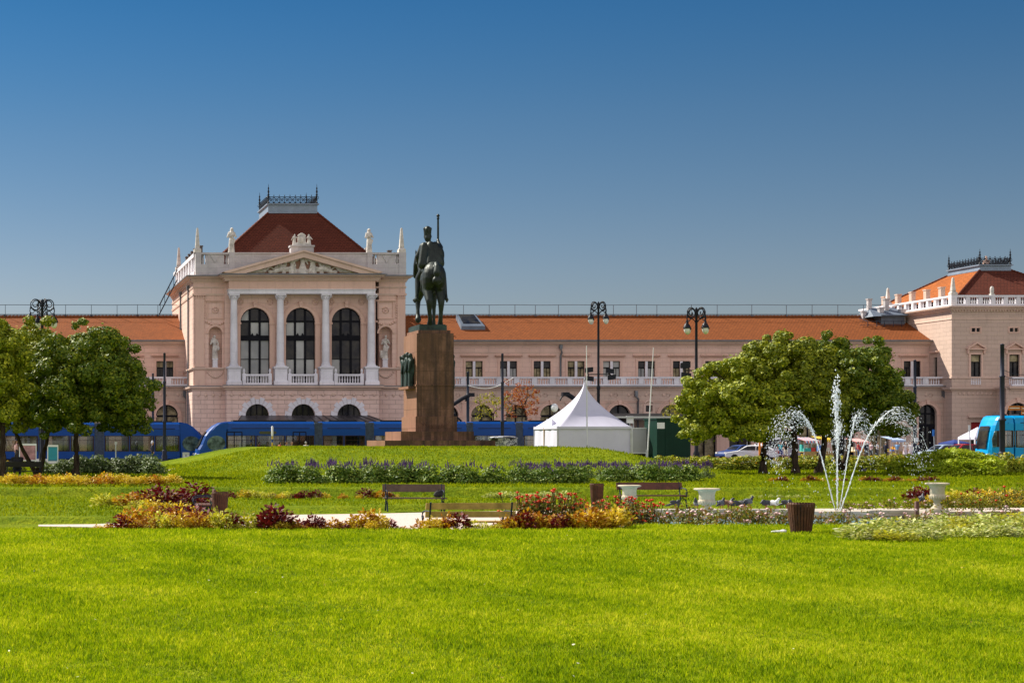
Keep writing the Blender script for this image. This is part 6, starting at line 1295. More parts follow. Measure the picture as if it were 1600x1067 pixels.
b = MB(); x = X(1430,135.8); b.box(x-.16,x+.16,135.6,135.66,Z(690,135.8),Z(684,135.8)); o = b.build('notice_plate', M['white_paint'], None, (x,135.6,Z(690,135.8))); tag(o, 'small white notice plate strapped to the tram pole by the arched door', 'notice')
# street signs at right
for (p, top, D, lab, col) in ((1461, 671, 139, 'slim steel sign post with a blue edged plate before the arched station door', (.02,.15,.5)), (1517, 664, 141, 'slim pale sign post leaning beside the red panelled doorway', (.6,.6,.6))):
    x = X(p,D); t = thing('sign_post', lab, 'sign', (x,D,ST)); b = MB(); b.tube([(x,D,ST),(x-.12,D,Z(top,D))], .04, 6); b.build('post', M['steel'], t); b = MB(); b.box(x-.26,x-.08,D-.06,D-.045,Z(top+10,D),Z(top,D)); b.build('plate', plain('plate_%d' % p, col, .5), t)
fp = thing('fingerpost', 'orange brown direction boards stacked on a post at the right edge of the view', 'sign', (X(1599,124), 124, 0))
b = MB(); b.tube([(X(1601,124),124,0),(X(1601,124),124,Z(632,124))], .06, 8); b.build('post', M['pole'], fp)
for i, (p0_, p1_, a, c) in enumerate(((1575,1593,641,634),(1594,1612,641.5,634.5),(1594,1612,648,642.5),(1599,1612,660,650),(1599,1612,676,662))):
    b = MB(); b.box(X(p0_,124),X(p1_,124),123.9-.03*i,123.93-.03*i,Z(a,124),Z(c,124)); bd = b.build('board', bpy.data.materials.get('brown_sign') or plain('brown_sign', (.42,.13,.02), .5, .2, 3), fp)
    b = MB(); zc = (Z(a,124)+Z(c,124))/2; b.box(X(p0_,124)+.06,X(p1_,124)-.06,123.885-.03*i,123.899-.03*i,zc-.025,zc+.025); b.build('white_line', M['white_paint'], bd)
# flag poles
for (p, top, bot_D, lab) in ((917.5, 540, 112, 'thin bare white flagpole standing in front of the white tent'), (1016.5, 543, 112, 'thin bare white flagpole leaning slightly between the tent and the green kiosk')):
    x = X(p,bot_D); x2 = X(p-1 if p < 950 else 1021,bot_D); z = gz(x,bot_D); t = thing('flagpole', lab, 'flagpole', (x if p<950 else X(1010.5,bot_D),bot_D,z)); xb = ORG[t.name].x
    b = MB(); b.tube([(xb,bot_D,z),(xb+(x2-xb)*.5,bot_D,(z+Z(top,bot_D))/2),(x2,bot_D,Z(top,bot_D))], [.05,.04,.025], 8); b.build('shaft', M['white_paint'], t); b = MB(); b.lathe((xb,bot_D,z),[(.1,0),(.1,.25),(.06,.9),(.06,1.2)],8); b.build('base', M['steel'], t)
# wire between the poles
b = MB(); b.tube([(X(731+ (785-731)*i/14,140),140-3*i/14,Z(602+ (592-602)*i/14,140)-.55*math.sin(PI*i/14)*1.0) for i in range(15)], .02, 5); o = b.build('overhead_wire', M['white_paint'], None, (X(758,140),138,9)); tag(o, 'pale sagging cable strung between the two dark poles right of the monument', 'cable')
# ornate lamps
def ornate_lamp(label, px, D, top, wpx, fl=None, a0=.35):
    x = X(px,D); z = gz(x,D); t = thing('street_lamp', label, 'street lamp', (x,D,z), None); zt_ = Z(top,D); s_ = wpx*D/F/2
    b = MB(); h = zt_-z; b.lathe((x,D,z), [(.28,0),(.28,.2),(.2,.5),(.22,.9),(.13,1.1),(.12,h*.45),(.16,h*.46),(.16,h*.47),(.1,h*.48),(.085,h-.5),(.11,h-.45),(.06,h-.3),(.1,h-.15),(.02,h)], 12); b.build('pole', M['iron'], t)
    for k in range(4):
        a = a0 + PI/2*k; d = Vector((math.cos(a), math.sin(a), 0)); o = Vector((x,D,0)); rr_ = s_*.40; c = o + d*(s_*.55) + Vector((0,0,zt_-rr_*1.15)); b = MB()
        pts = []
        for i in range(36):                                           # big hoop then inner volute
            th = PI - i/35*PI*4.2; r = rr_*(1.05 if i < 15 else 1.05-.85*(i-15)/20); pts.append(c + d*(r*math.cos(th)) + Vector((0,0,r*math.sin(th))))
        b.tube(pts, .034, 5); zl = zt_-rr_*2.75
        b.tube([o+d*.1+Vector((0,0,zt_-rr_*3.1)), o+d*(s_*.3)+Vector((0,0,zt_-rr_*2.6)), o+d*(s_*.75)+Vector((0,0,zt_-rr_*2.2)), o+d*(s_*.97)+Vector((0,0,zt_-rr_*1.6)), o+d*(s_*.95)+Vector((0,0,zt_-rr_*1.1))], .034, 5)
        b.tube([o+d*(s_*.93)+Vector((0,0,zt_-rr_*1.2)), o+d*(s_*1.02)+Vector((0,0,zt_-rr_*2.0)), o+d*s_+Vector((0,0,zl))], .03, 5)
        b.tube([o+d*(s_*.85+.16*math.cos(q))+Vector((0,0,zt_-rr_*2.35+.16*math.sin(q))) for q in [2*PI*i/9 for i in range(9)]], .025, 4, closed=True)
        b.build('scroll_arm', M['iron'], t)
        e = o+d*s_+Vector((0,0,zl)); b = MB(); b.lathe(e, [(.03,0),(.07,-.1),(.06,-.2),(.17,-.32),(.26,-.55),(.27,-.6),(.2,-.6)], 10); L = b.build('lantern', M['iron'], t)
        b = MB(); b.lathe(e, [(.2,-.6),(.21,-.7),(.17,-.86),(.08,-.95),(.02,-.97)], 10); b.build('globe', M['opal'], L)
    if fl:
        zf = Z(fl,D); b = MB(); b.beam((x-.95,D-.2,zf), (x+.95,D-.2,zf), .08); b.beam((x,D,zf), (x,D-.2,zf), .1)
        for (dx, dz, tilt) in ((-.95,.32,.3),(-.9,-.32,-.3),(.8,.3,-.2),(.95,-.3,.3)): 
            b.add([(x+dx-.34,D-.5,zf+dz-.2),(x+dx+.34,D-.5,zf+dz-.2+tilt*.3),(x+dx+.34,D-.5,zf+dz+.2+tilt*.3),(x+dx-.34,D-.5,zf+dz+.2),(x+dx-.22,D-.1,zf+dz-.14),(x+dx+.22,D-.1,zf+dz-.14),(x+dx+.22,D-.1,zf+dz+.14),(x+dx-.22,D-.1,zf+dz+.14)], [(0,1,2,3),(7,6,5,4),(0,4,5,1),(1,5,6,2),(2,6,7,3),(3,7,4,0)]); b.beam((x+dx,D-.2,zf), (x+dx,D-.2,zf+dz), .07)
        b.build('floodlights', M['iron'], t)
ornate_lamp('tall black scrollwork lamp rising out of the left tree crown', 66, 106, 467, 40, a0=.35)
ornate_lamp('tall black scrollwork lamp with floodlights behind the white tent', 935, 140, 471, 31, 585, a0=.4)
ornate_lamp('tall black scrollwork lamp with floodlights beside the big right tree crown', 1088, 117, 480, 37, 579, a0=.35)
# boards at the tram stop
def board(name, label, px0, px1, y0_, y1_, D, fr, face, marks=None):
    x0, x1 = X(px0,D), X(px1,D); z = .0; t = thing(name, label, 'sign board', ((x0+x1)/2, D, z)); b = MB(); zb, zt_ = Z(y1_,D), Z(y0_,D); zb = max(.05, zb)
    b.box(x0,x0+.06,D,D+.12,0,zt_); b.box(x1-.06,x1,D,D+.12,0,zt_); b.box(x0+.06,x1-.06,D,D+.12,zt_-.14,zt_); b.box(x0+.06,x1-.06,D,D+.12,zb,zb+.08); b.build('frame', fr, t)
    b = MB(); b.box(x0+.06,x1-.06,D+.03,D+.09,zb+.08,zt_-.14); p = b.build('panel', face, t)
    if marks:
        b = MB()
        for (u0,u1,v0,v1) in marks: b.box(x0+(x1-x0)*u0, x0+(x1-x0)*u1, D+.02, D+.03, zb+(zt_-zb)*v0, zb+(zt_-zb)*v1)
        b.build('print', plain('board_print_'+name+str(int(px0)), (.12,.14,.22), .6, .3, 9), p)
mk = [(.3,.68,.62+.05*i,.645+.05*i) for i in range(4)] + [(.45,.68,.2+.05*i,.23+.05*i) for i in range(6)]
board('notice_board', 'narrow white notice board with small print beside the left tram', 285.5, 296, 706.5, 724, 131.4, M['steel'], M['white_paint'], mk)
board('poster_stand', 'framed dark red poster stand before the cab of the tram', 354, 366, 700.5, 722, 133.5, plain('pale_metal_frame', (.42,.40,.34), .4, .15, 3), plain('dark_red_poster', (.16,.03,.03), .6, .6, 5))
board('display_case', 'pale framed display case with a teal panel standing behind the forked tree', 74, 91, 695, 722, 125, M['white_paint'], plain('teal_panel', (.02,.25,.35), .4, .1, 2), [(.1,.9,.08,.12)])
board('display_case', 'wide pale framed display case behind the seated person on the shaded bench', 30, 57, 693, 720, 126, M['white_paint'], plain('pink_purple_poster', (.4,.2,.22), .5, .6, 1.6))
for (p, lab, D, top) in ((181, 'thin pale sign post in front of the left tram near the tall trunk', 128, 690),):
    x = X(p,D); b = MB(); b.tube([(x,D,0),(x,D,Z(top,D))], .05, 6); b.box(x-.1,x+.1,D-.07,D-.05,Z(top+4,D),Z(top,D)); o = b.build('sign_post', M['steel'], None, (x,D,0)); tag(o, lab, 'sign')
sp_ = thing('striped_pole', 'slim stop pole striped yellow and blue with a white top at the tram stop', 'pole', (X(425.5,131.3),131.3,.12)); x = X(425.5,131.3); ys = [722,716,709,703,697,691,686,681]; cols = ['y','b']
for i, (a, c) in enumerate(zip(ys, ys[1:])): b = MB(); b.lathe((x,131.3,Z(a,131.3)),[(.055,0),(.055,Z(c,131.3)-Z(a,131.3))],8); b.build('stripe', bpy.data.materials.get('pole_'+cols[i%2]) or plain('pole_'+cols[i%2], (.62,.4,.02) if i%2 == 0 else (.02,.06,.25), .5), sp_)
b = MB(); b.lathe((x,131.3,Z(681,131.3)),[(.075,0),(.085,.1),(.085,.72),(.02,.8)],8); b.build('top', M['white_paint'], sp_)
for (za, zb, dx) in ((577, 584, 60), (586.5, 590, 60), (590, 573, 26)):
    b = MB(); b.tube([(X(1566,126)+dx*126/F*i/8, 126+2*i/8, Z(za+(zb-za)*i/8,126)-.12*math.sin(PI*i/8)) for i in range(9)], .02 if dx > 30 else .035, 5); o = b.build('overhead_wire', M['iron'], None, (X(1580,126),126,Z(580,126))); tag(o, {577: 'upper thin tram wire leaving the thickest pole to the right', 586.5: 'lower thin tram wire leaving the thickest pole to the right', 590: 'short thicker stay slanting up from the thickest tram pole'}[za], 'cable')
# bicycles-like graffiti panel by the monument: advertising column
ac = thing('poster_column', 'low cluttered poster column of black and white prints at the foot of the dark pole', 'poster column', (X(786,128), 128, .0)); b = MB(); x = X(786,128); b.lathe((x,128,0),[(1.15,0),(1.15,.15),(1.05,.2),(1.05,2.0),(1.12,2.05),(.9,2.15),(.1,2.2)],20)
def posters():
    t = NT('black_white_posters').set(.6,0,.3); co = t.coord(); t.base(t.ramp(t.noise(co,2.4,3,.6), [(.44,(.03,.03,.035)),(.5,(.55,.55,.58)),(.6,(.05,.06,.1)),(.66,(.6,.6,.62))])); return t.m
b.build('drum', posters(), ac)
# ---------------------------------------------------------------- foliage
def leafcloud(name, clumps, n, size, mats, seed, shell=(.6, 1.08), up=.5, aspect=.55, mat_of=None, droop=0.0, nrm=.7):
    rng = np.random.default_rng(seed); C = np.array([c for c, r in clumps], dtype=float); Rr_ = np.array([r for c, r in clumps], dtype=float)
    w = (Rr_[:,0]*Rr_[:,1] + Rr_[:,0]*Rr_[:,2]); idx = rng.choice(len(C), n, p=w/w.sum())
    d = rng.normal(size=(n,3)); d /= np.linalg.norm(d, axis=1)[:,None]
    f = shell[0] + (shell[1]-shell[0])*np.sqrt(rng.uniform(0,1,n)); f = np.where(rng.uniform(0,1,n) < .06, f*rng.uniform(1.0,1.45,n), f); P = C[idx] + d*Rr_[idx]*f[:,None]
    nr = d*nrm + rng.normal(size=(n,3))*.3 + np.array([0,0,up]); nr /= np.linalg.norm(nr, axis=1)[:,None]
    t = np.cross(nr, rng.normal(size=(n,3))); t /= np.linalg.norm(t, axis=1)[:,None]; t += d*.4 - np.array([0,0,droop]); t /= np.linalg.norm(t, axis=1)[:,None]; s_ = np.cross(nr, t); s_ /= np.maximum(1e-6, np.linalg.norm(s_, axis=1))[:,None]
    L = size*rng.uniform(.6, 1.35, n); L_ = L[:,None]
    v = np.stack([P - t*L_*.5, P + s_*L_*aspect*.5 + nr*L_*.06, P + t*L_*.5, P - s_*L_*aspect*.5 + nr*L_*.06], 1).reshape(-1,3)
    fc = np.arange(n*4).reshape(n,4); mi = None if mat_of is None else mat_of(P, rng)
    return np_mesh(name, v, fc, mats, mi)
def trunk_mesh(paths):
    b = MB()
    for pts, r0, r1 in paths:
        n = len(pts); b.tube(pts, [r0 + (r1-r0)*i/(n-1) for i in range(n)], 9)
    return b
def curve(p, q, bend, n=6, seed=0):
    rr = random.Random(seed); p, q = Vector(p), Vector(q)
    return [p.lerp(q, i/n) + Vector(bend)*math.sin(PI*i/n) + Vector((rr.uniform(-.04,.04), rr.uniform(-.04,.04), 0))*(0 < i < n) for i in range(n+1)]
def crown_clumps(c, R_, n, seed, rmin=.5, rmax=.95, under=-.75):
    rr = random.Random(seed); out = []; tries = 0
    lob = [(Vector((rr.gauss(0,1), rr.gauss(0,1), rr.gauss(0,.7))).normalized(), rr.uniform(-.22, .2)) for _ in range(14)]
    while len(out) < n and tries < 9000:
        tries += 1; d = Vector((rr.gauss(0,1), rr.gauss(0,1), rr.gauss(0,1))).normalized()
        if d.z < under: continue
        k = rr.uniform(.78, 1.12) if len(out) < n*.72 else rr.uniform(.35, .75); r = rmin + (rmax-rmin)*rr.random()**1.5
        if rr.random() < .16: k = rr.uniform(1.08, 1.24); r = rr.uniform(.2, .36)
        for l, amp in lob: k += amp*max(0, d.dot(l))**6
        p = Vector((c[0]+d.x*(R_[0]-r*.55)*k, c[1]+d.y*(R_[1]-r*.55)*k, c[2]+d.z*(R_[2]-r*.45)*k))
        if any((p-q[2]).length < (r+q[1][0])*.58 for q in out): continue
        out.append((tuple(p), (r, r, r*.74), p))
    return [(p, r) for p, r, _ in out]
def tree(name, label, base, stems, crown_c, crown_r, ncl, nleaf, leaf, mat, seed, group=None, r0=.19, rmin=.4, rmax=.85):
    t = thing(name, label, 'tree', base, group); cls = crown_clumps(crown_c, crown_r, ncl, seed, rmin, rmax); core = [(crown_c, tuple(q*.58 for q in crown_r))] if ncl > 40 else []; b0 = Vector(base); rr = random.Random(seed); paths = []
    for i, (fork, bend) in enumerate(stems):
        fk = Vector(fork); paths.append((curve(b0 + Vector((0,0,-.1)) , fk, bend, 7, seed+i), r0, r0*.62)); paths.append(([b0+Vector((0,0,-.12)), b0+Vector((0,0,.12)), b0+Vector((0,0,.4))], r0*1.7, r0*.95))
        for k in range(7):
            c = Vector(rr.choice(cls)[0]); paths.append((curve(fk - (fk-b0).normalized()*.15, c, (rr.uniform(-.3,.3), rr.uniform(-.3,.3), .2), 6, seed+k), r0*.5, .025))
    trunk_mesh(paths).build('trunk', M['bark'], t)
    put('crown', leafcloud('crown', cls + core, nleaf, leaf, [M[mat]], seed, up=.3, aspect=.72, shell=(.86, 1.05) if ncl > 40 else (.6,1.08), nrm=1.15 if ncl > 40 else .7), -ORG[t.name], parent=t)
    return t
def P3(px, py, D): return tuple(at(px, py, D))
def gb(px, D): x = X(px, D); return (x, D, gz(x, D))
G = 'trees behind the fountain'
tree('shade_tree', 'leftmost tree behind the fountain with a leaning dark trunk and bright low crown', gb(1192, 89), [(P3(1206,668,89), (-.18,0,0))], P3(1146,632,88.5), (2.45,2.4,2.3), 120, 66000, .155, 'leaf_tree', 11)
tree('shade_tree', 'tall tree behind the fountain with the straight trunk left of the water jets', gb(1243, 89), [(P3(1240,660,89), (.03,0,0))], P3(1228,613,89.5), (3.0,2.7,2.75), 130, 72000, .155, 'leaf_tree', 12)
tree('shade_tree', 'tallest tree behind the fountain, its trunk just left of the central jet', gb(1279, 90.5), [(P3(1288,662,91), (.1,0,0))], P3(1306,607,93), (3.1,2.8,2.75), 130, 72000, .155, 'leaf_tree2', 13)
tree('shade_tree', 'low crowned rightmost tree behind the fountain under the right water arc', gb(1314, 97), [(P3(1330,660,97), (.15,0,0)), (P3(1300,665,97), (-.1,0,0))], P3(1362,640,95), (2.1,2.1,1.95), 95, 50000, .155, 'leaf_tree2', 14)
tree('shade_tree', 'dark rounded tree filling the left side with a straight slim trunk', gb(118, 82), [(P3(119,668,82), (.0,0,0))], P3(139,604,82.5), (2.85,2.6,2.95), 140, 76000, .15, 'leaf_tree2', 15)
tree('shade_tree', 'tree with a trunk forked low in a V behind the shaded bench', gb(59, 86), [(P3(22,672,86), (-.05,0,.05)), (P3(76,672,86), (.05,0,0))], P3(46,608,86), (2.6,2.4,2.85), 120, 62000, .15, 'leaf_tree', 16, r0=.13)
tree('shade_tree', 'tree cut by the left edge with a bright yellow green crown', gb(3, 79), [(P3(4,668,79), (.03,0,0))], P3(-18,590,79.5), (2.0,2.3,2.7), 95, 50000, .15, 'leaf_tree', 17)
tree('young_tree', 'slim young tree with sparse yellow green leaves before the station arches', (X(768,150),150,.02), [(P3(771,645,150), (.05,0,0))], P3(769,634,150), (1.6,1.4,1.75), 26, 560, .17, 'leaf_yellow', 18, r0=.07, rmin=.3, rmax=.5)
tree('young_tree', 'young tree with rust red autumn leaves before the station arches', (X(815,151),151,.02), [(P3(816,645,151), (.05,0,0))], P3(815,629,151), (1.95,1.6,1.95), 34, 1150, .17, 'leaf_autumn', 19, r0=.07, rmin=.3, rmax=.55)
tree('young_tree', 'small sparse yellow green tree between the green kiosk and the big tree', (X(1062,146),146,.02), [(P3(1062,660,146), (.05,0,0))], P3(1058,643,146), (1.4,1.2,1.1), 20, 420, .16, 'leaf_yellow', 20, r0=.06, rmin=.3, rmax=.5)
# shrubs: a few shapes of each kind, then individual copies
def bush_mesh(name, mats, n, leaf, seed, wide=1.0, flowers=0, fsize=.07, spikes=0, flat=.8, shell=(.6,1.05)):
    rr = random.Random(seed); cls = []
    for k in range(13): a = rr.uniform(0, 2*PI); q = rr.uniform(.0,.44)*wide; cls.append(((q*math.cos(a), q*math.sin(a), rr.uniform(.22,.68)), (rr.uniform(.15,.24),)*2 + (rr.uniform(.14,.2)*flat,)))
    cls += [((.3*wide*math.cos(a), .3*wide*math.sin(a), .2), (.26,.26,.2)) for a in [2*PI*k/6 for k in range(6)]]
    def mo(P, rng): m = np.zeros(len(P), dtype=np.int32); k = rng.uniform(0,1,len(P)); m[(k < flowers) & (P[:,2] > .35)] = 1; return m
    me = leafcloud(name, cls, n, leaf, mats, seed, mat_of=mo if flowers else None, shell=shell, nrm=1.1, aspect=.7)
    if spikes:
        v = [tuple(x.co) for x in me.vertices]; f = [tuple(p.vertices) for p in me.polygons]; mi = [p.material_index for p in me.polygons]; b0 = len(v)
        for k in range(spikes):
            a = rr.uniform(0,2*PI); q = rr.uniform(0,.5)*wide; x, y = q*math.cos(a), q*math.sin(a); z = .52+.3*(1-(q/.55)**2)*rr.uniform(.7,1.2); h = rr.uniform(.1,.24); lx, ly = rr.uniform(-.05,.05), rr.uniform(-.05,.05)
            for j in range(5):
                zz = z+h*j/5; w = .03*(1-j/6); a2 = rr.uniform(0,PI); c_, s_ = math.cos(a2)*w, math.sin(a2)*w; ox, oy = lx*j/5, ly*j/5
                v += [(x+ox-c_,y+oy-s_,zz),(x+ox+c_,y+oy+s_,zz+.01),(x+ox+c_*.5,y+oy+s_*.5,zz+h*.32),(x+ox-c_*.5,y+oy-s_*.5,zz+h*.3)]; i = len(v)-4; f.append((i,i+1,i+2,i+3)); mi.append(1)
        me2 = np_mesh(name, np.array(v), np.array(f), mats, mi); bpy.data.meshes.remove(me); me = me2
    return me
YF = leafmat('yellow_flowers', [(.55,.34,.01),(.62,.45,.03),(.6,.25,.01)], .2)
BM = {'olive': [bush_mesh('olive_%d' % k, [M['leaf_olive'], YF], 1500, .095, 40+k, flowers=.09) for k in range(3)],
      'green': [bush_mesh('green_%d' % k, [M['leaf_shrub']], 1400, .10, 50+k) for k in range(3)],
      'lav': [bush_mesh('lav_%d' % k, [M['leaf_shrub'], M['purple']], 1900, .085, 60+k, spikes=20) for k in range(3)],
      'purple': [bush_mesh('purple_%d' % k, [M['leaf_grey'], M['purple']], 700, .08, 70+k, spikes=80) for k in range(2)],
      'grey': [bush_mesh('grey_%d' % k, [M['leaf_grey']], 1600, .085, 80+k) for k in range(3)],
      'jun': [bush_mesh('jun_%d' % k, [M['leaf_juniper']], 2400, .085, 90+k, flat=.55, shell=(.5,1.15)) for k in range(3)]}
RS = random.Random(77)
def shrub(name, label, group, kind, px, D, w, h, cat='shrub', dz=0):
    x = X(px, D); return put(name, RS.choice(BM[kind]), (x, D, gz(x, D)-.03+dz), RS.uniform(0, 6.28), (w, w*RS.uniform(.85,1.1), h), label, cat, group)
def rowpx(a, c, step, jit=.2): 
    p = a; out = []
    while p <= c: out.append(p + RS.uniform(-jit, jit)*step); p += step
    return out
for (a, c, lab, g) in ((432, 672, 'dark leafy bush with purple flower spikes in the border left of the path gap', 'purple flowering bushes left of the path gap'), (704, 782, 'dark leafy bush with purple spikes in the short border between the two path gaps', 'purple flowering bushes between the path gaps'), (812, 930, 'dark leafy bush with purple spikes in the border right of the second path gap', 'purple flowering bushes right of the path gaps')):
    for p in rowpx(a, c, 30, .12): shrub('flowering_bush', lab, g, 'lav', p, 68.5+RS.uniform(-.4,.5), RS.uniform(1.15,1.35), RS.uniform(.85,1.05))
for p in rowpx(948, 1088, 25): shrub('flowering_bush', 'bigger dark bush with purple spikes behind the brown bench and urn', 'purple flowering bushes behind the right bench', 'lav', p, 72+RS.uniform(-.8,.8), RS.uniform(1.05,1.3), RS.uniform(.9,1.1))
for p in rowpx(830, 1110, 21): shrub('purple_flower_clump', 'thin clump of upright purple flower spikes along the foot of the mound', 'purple spikes at the mound foot', 'purple', p, 78+RS.uniform(-1,1), RS.uniform(.7,.85), RS.uniform(.7,.9), 'flowers')
for p in rowpx(452, 640, 30): shrub('purple_flower_clump', 'thin purple flower clump standing behind the long front border', 'purple spikes behind the left border', 'purple', p, 71.5+RS.uniform(-.8,.8), RS.uniform(.6,.75), RS.uniform(.85,1.05), 'flowers')
for p in rowpx(1050, 1200, 17): shrub('hedge_bush', 'yellow flecked hedge bush left of the gravel gap by the leaning trunk', 'hedge left of the gravel gap', 'olive', p, 100+RS.uniform(-1,1), RS.uniform(1.4,1.8), RS.uniform(1.1,1.35))
for p in rowpx(965, 1045, 14): shrub('hedge_bush', 'low hedge bush at the foot of the white tent and green kiosk', 'low hedge before tent and kiosk', 'olive', p, 106+RS.uniform(-1,1), RS.uniform(1.1,1.4), RS.uniform(.8,1.0))
for p in rowpx(1232, 1322, 16): shrub('hedge_bush', 'yellow flecked hedge bush among the tree trunks behind the jets', 'hedge among the trunks', 'olive', p, 101+RS.uniform(-1,1), RS.uniform(1.4,1.8), RS.uniform(1.1,1.35))
for p in rowpx(1330, 1428, 16): shrub('hedge_bush', 'yellow flowering hedge bush between the right water arc and the juniper', 'hedge between jets and juniper', 'olive', p, 100+RS.uniform(-1,1), RS.uniform(1.5,1.9), RS.uniform(1.2,1.45))
for p in rowpx(1528, 1612, 17): shrub('hedge_bush', 'yellowish bush behind the juniper before the bright blue tram', 'bushes right of the juniper', 'olive', p, 93+RS.uniform(-2,3), RS.uniform(1.4,1.8), RS.uniform(1.3,1.75))
jt = thing('juniper', 'wide spreading feathery juniper at the right, in front of the dark red car', 'juniper', gb(1483, 85.3))
for k in range(34):
    a = RS.uniform(0,2*PI); q = math.sqrt(RS.random())*2.45; dx, dy = q*math.cos(a)*1.0, q*math.sin(a)*.8; hgt = max(.55, 1.75-.2*q*q)
    put('bough', RS.choice(BM['jun']), (dx, dy, -.05), RS.uniform(0,6.28), (RS.uniform(1.3,1.8), RS.uniform(1.3,1.8), hgt*1.15), parent=jt)
for p in rowpx(72, 105, 16): shrub('garden_shrub', 'grey green shrub beside the forked tree and the slim trunk', 'shrubs left of the slim trunk', 'grey', p, 88+RS.uniform(-.8,.8), RS.uniform(1.2,1.4), RS.uniform(.95,1.1))
for p in rowpx(132, 244, 18): shrub('garden_shrub', 'grey green shrub in the low row before the left tram, right of the slim trunk', 'shrubs right of the slim trunk', 'grey', p, 88+RS.uniform(-1,1), RS.uniform(1.5,1.8), RS.uniform(1.2,1.5))
for p in rowpx(4, 22, 18): shrub('garden_shrub', 'small shrub with pale pink tips behind the shaded bench', 'shrubs behind the shaded bench', 'olive', p, 92, 1.2, .95)

# ---------------------------------------------------------------- bedding plants
def coleus(name, mat, n, leaf, seed, spiky=.5, h=.5, r=.3):
    rng = np.random.default_rng(seed); th = rng.uniform(0, 2*PI, n); u = rng.uniform(0,1,n); q = r*np.sqrt(u)*(.75+.25*np.sin(th*3+seed)); zt_ = h*(1-.55*u)*rng.uniform(.35,1.05,n)
    P = np.column_stack([q*np.cos(th), q*np.sin(th), zt_]); out = np.column_stack([np.cos(th), np.sin(th), np.full(n, .35) + rng.uniform(-.6,.6,n)]); sp = rng.uniform(0,1,n) < spiky*.35
    out[sp,2] += 2.2; out /= np.linalg.norm(out, axis=1)[:,None]
    side = np.cross(out, rng.normal(size=(n,3))*.5 + np.array([0,0,1])); side /= np.linalg.norm(side, axis=1)[:,None]; L = (leaf*rng.uniform(.6,1.4,n))[:,None]; nm = np.cross(side, out)
    v = np.stack([P, P + out*L*.5 + side*L*.27 + nm*L*.05, P + out*L, P + out*L*.5 - side*L*.27 + nm*L*.05], 1).reshape(-1,3)
    return np_mesh(name, v, np.arange(n*4).reshape(n,4), [M[mat]])
CM = {m: [coleus('%s_plant_%d' % (m, k), m, 330, .085, 100+7*k+i) for k in range(3)] for i, m in enumerate(('gold','orange','lime','maroon','cream'))}
WORD = {'gold': 'golden yellow', 'orange': 'bronze orange', 'lime': 'pale lime yellow', 'maroon': 'deep maroon', 'cream': 'cream variegated'}
def plant(kind, px, D, h, bed, r=1.0):
    x = X(px, D); s_ = h/.5; return put('bedding_plant', RS.choice(CM[kind]), (x, D, gz(x, D)-.015), RS.uniform(0,6.28), (s_*r, s_*r, s_), '%s leaved plant in the %s' % (WORD[kind], bed), 'bedding plant', '%s plants in the %s' % (WORD[kind], bed))
FB = 'long front flower bed'
def bed(a, c, kind, D, h, step, name=FB, jd=.35, r=1.0):
    p = a
    while p <= c: plant(kind if isinstance(kind, str) else RS.choice(kind), p + RS.uniform(-2,2), D + RS.uniform(-jd, jd), h*RS.uniform(.8,1.15), name, r*RS.uniform(.9,1.15)); p += step
fr = 33.0
for (a, c, k, h) in ((152,186,('orange','gold'),.26),(193,201,'maroon',.52),(206,240,('orange','orange','maroon'),.34),(240,262,'lime',.42),(268,300,('gold','orange'),.38),(300,330,('orange','gold','maroon'),.36),(334,360,'lime',.42),(362,384,'maroon',.36),(386,412,('lime','lime','gold'),.42),(418,446,'maroon',.54),(452,464,'gold',.3),(470,486,'maroon',.38),(490,508,'maroon',.36),(514,546,('maroon','orange'),.28),(552,590,('gold','gold','orange'),.42),(606,614,'maroon',.34),(620,652,'lime',.2),(662,708,('gold','orange','orange'),.34),(717,724,'maroon',.46),(738,780,('lime','gold'),.24),(790,812,('gold','orange'),.34),(816,862,('maroon','maroon','orange'),.46),(868,908,('orange','gold','maroon'),.42),(912,942,('orange','gold'),.46),(948,976,('orange','gold'),.42)):
    bed(a, c, k, fr, h, 9.5, r=1.1); 
for (a, c, k, h) in ((196,330,('gold','orange','maroon'),.42),(280,330,'maroon',.5),(360,382,'maroon',.45),(424,440,'maroon',.55),(562,572,'maroon',.5),(668,700,'orange',.3),(822,856,'maroon',.44),(880,930,('orange','gold'),.45)): bed(a, c, k, 33.9, h, 13, r=1.2)
bed(152, 655, ('orange','gold','maroon','lime'), 32.75, .17, 24, r=1.7)
RB = 'raised flower bed by the left bin'
for (a, c, k, D, h) in ((162,186,'lime',51.5,.44),(204,330,('gold','orange','lime','maroon'),51,.5),(238,250,'maroon',52.5,.62),(256,268,'maroon',50.5,.66),(306,312,'maroon',52.5,.75),(215,322,('gold','lime'),47,.5),(258,318,'maroon',44.5,.5),(210,330,('orange','maroon'),41.5,.5),(240,330,('gold','orange','maroon'),38,.5),(320,330,('maroon',),40,.55)): bed(a, c, k, D, h, 22, RB, .35, 1.5)
NR = 'narrow flower row on the grass bank'
for (a, c, k, h) in ((360,372,'maroon',.34),(380,425,('lime','gold'),.34),(425,470,('gold','maroon','orange'),.24),(445,456,'lime',.36),(468,470,'maroon',.28),(478,492,('maroon','orange'),.34),(508,520,('maroon','gold'),.28),(536,548,('maroon','orange'),.26),(562,566,'gold',.22),(570,578,'maroon',.42),(584,600,('orange','maroon'),.3),(606,612,'maroon',.28),(620,626,'gold',.2)): bed(a, c, k, 59.5, h, 14, NR, .2, 1.4)
GB = 'golden hedge row before the shaded bench'
for D in (64.5, 66): bed(14, 276, ('gold','gold','orange','gold'), D, .44, 15, GB, .4, 1.35)
FR2 = 'thin far row of tiny plants beyond the fountain'
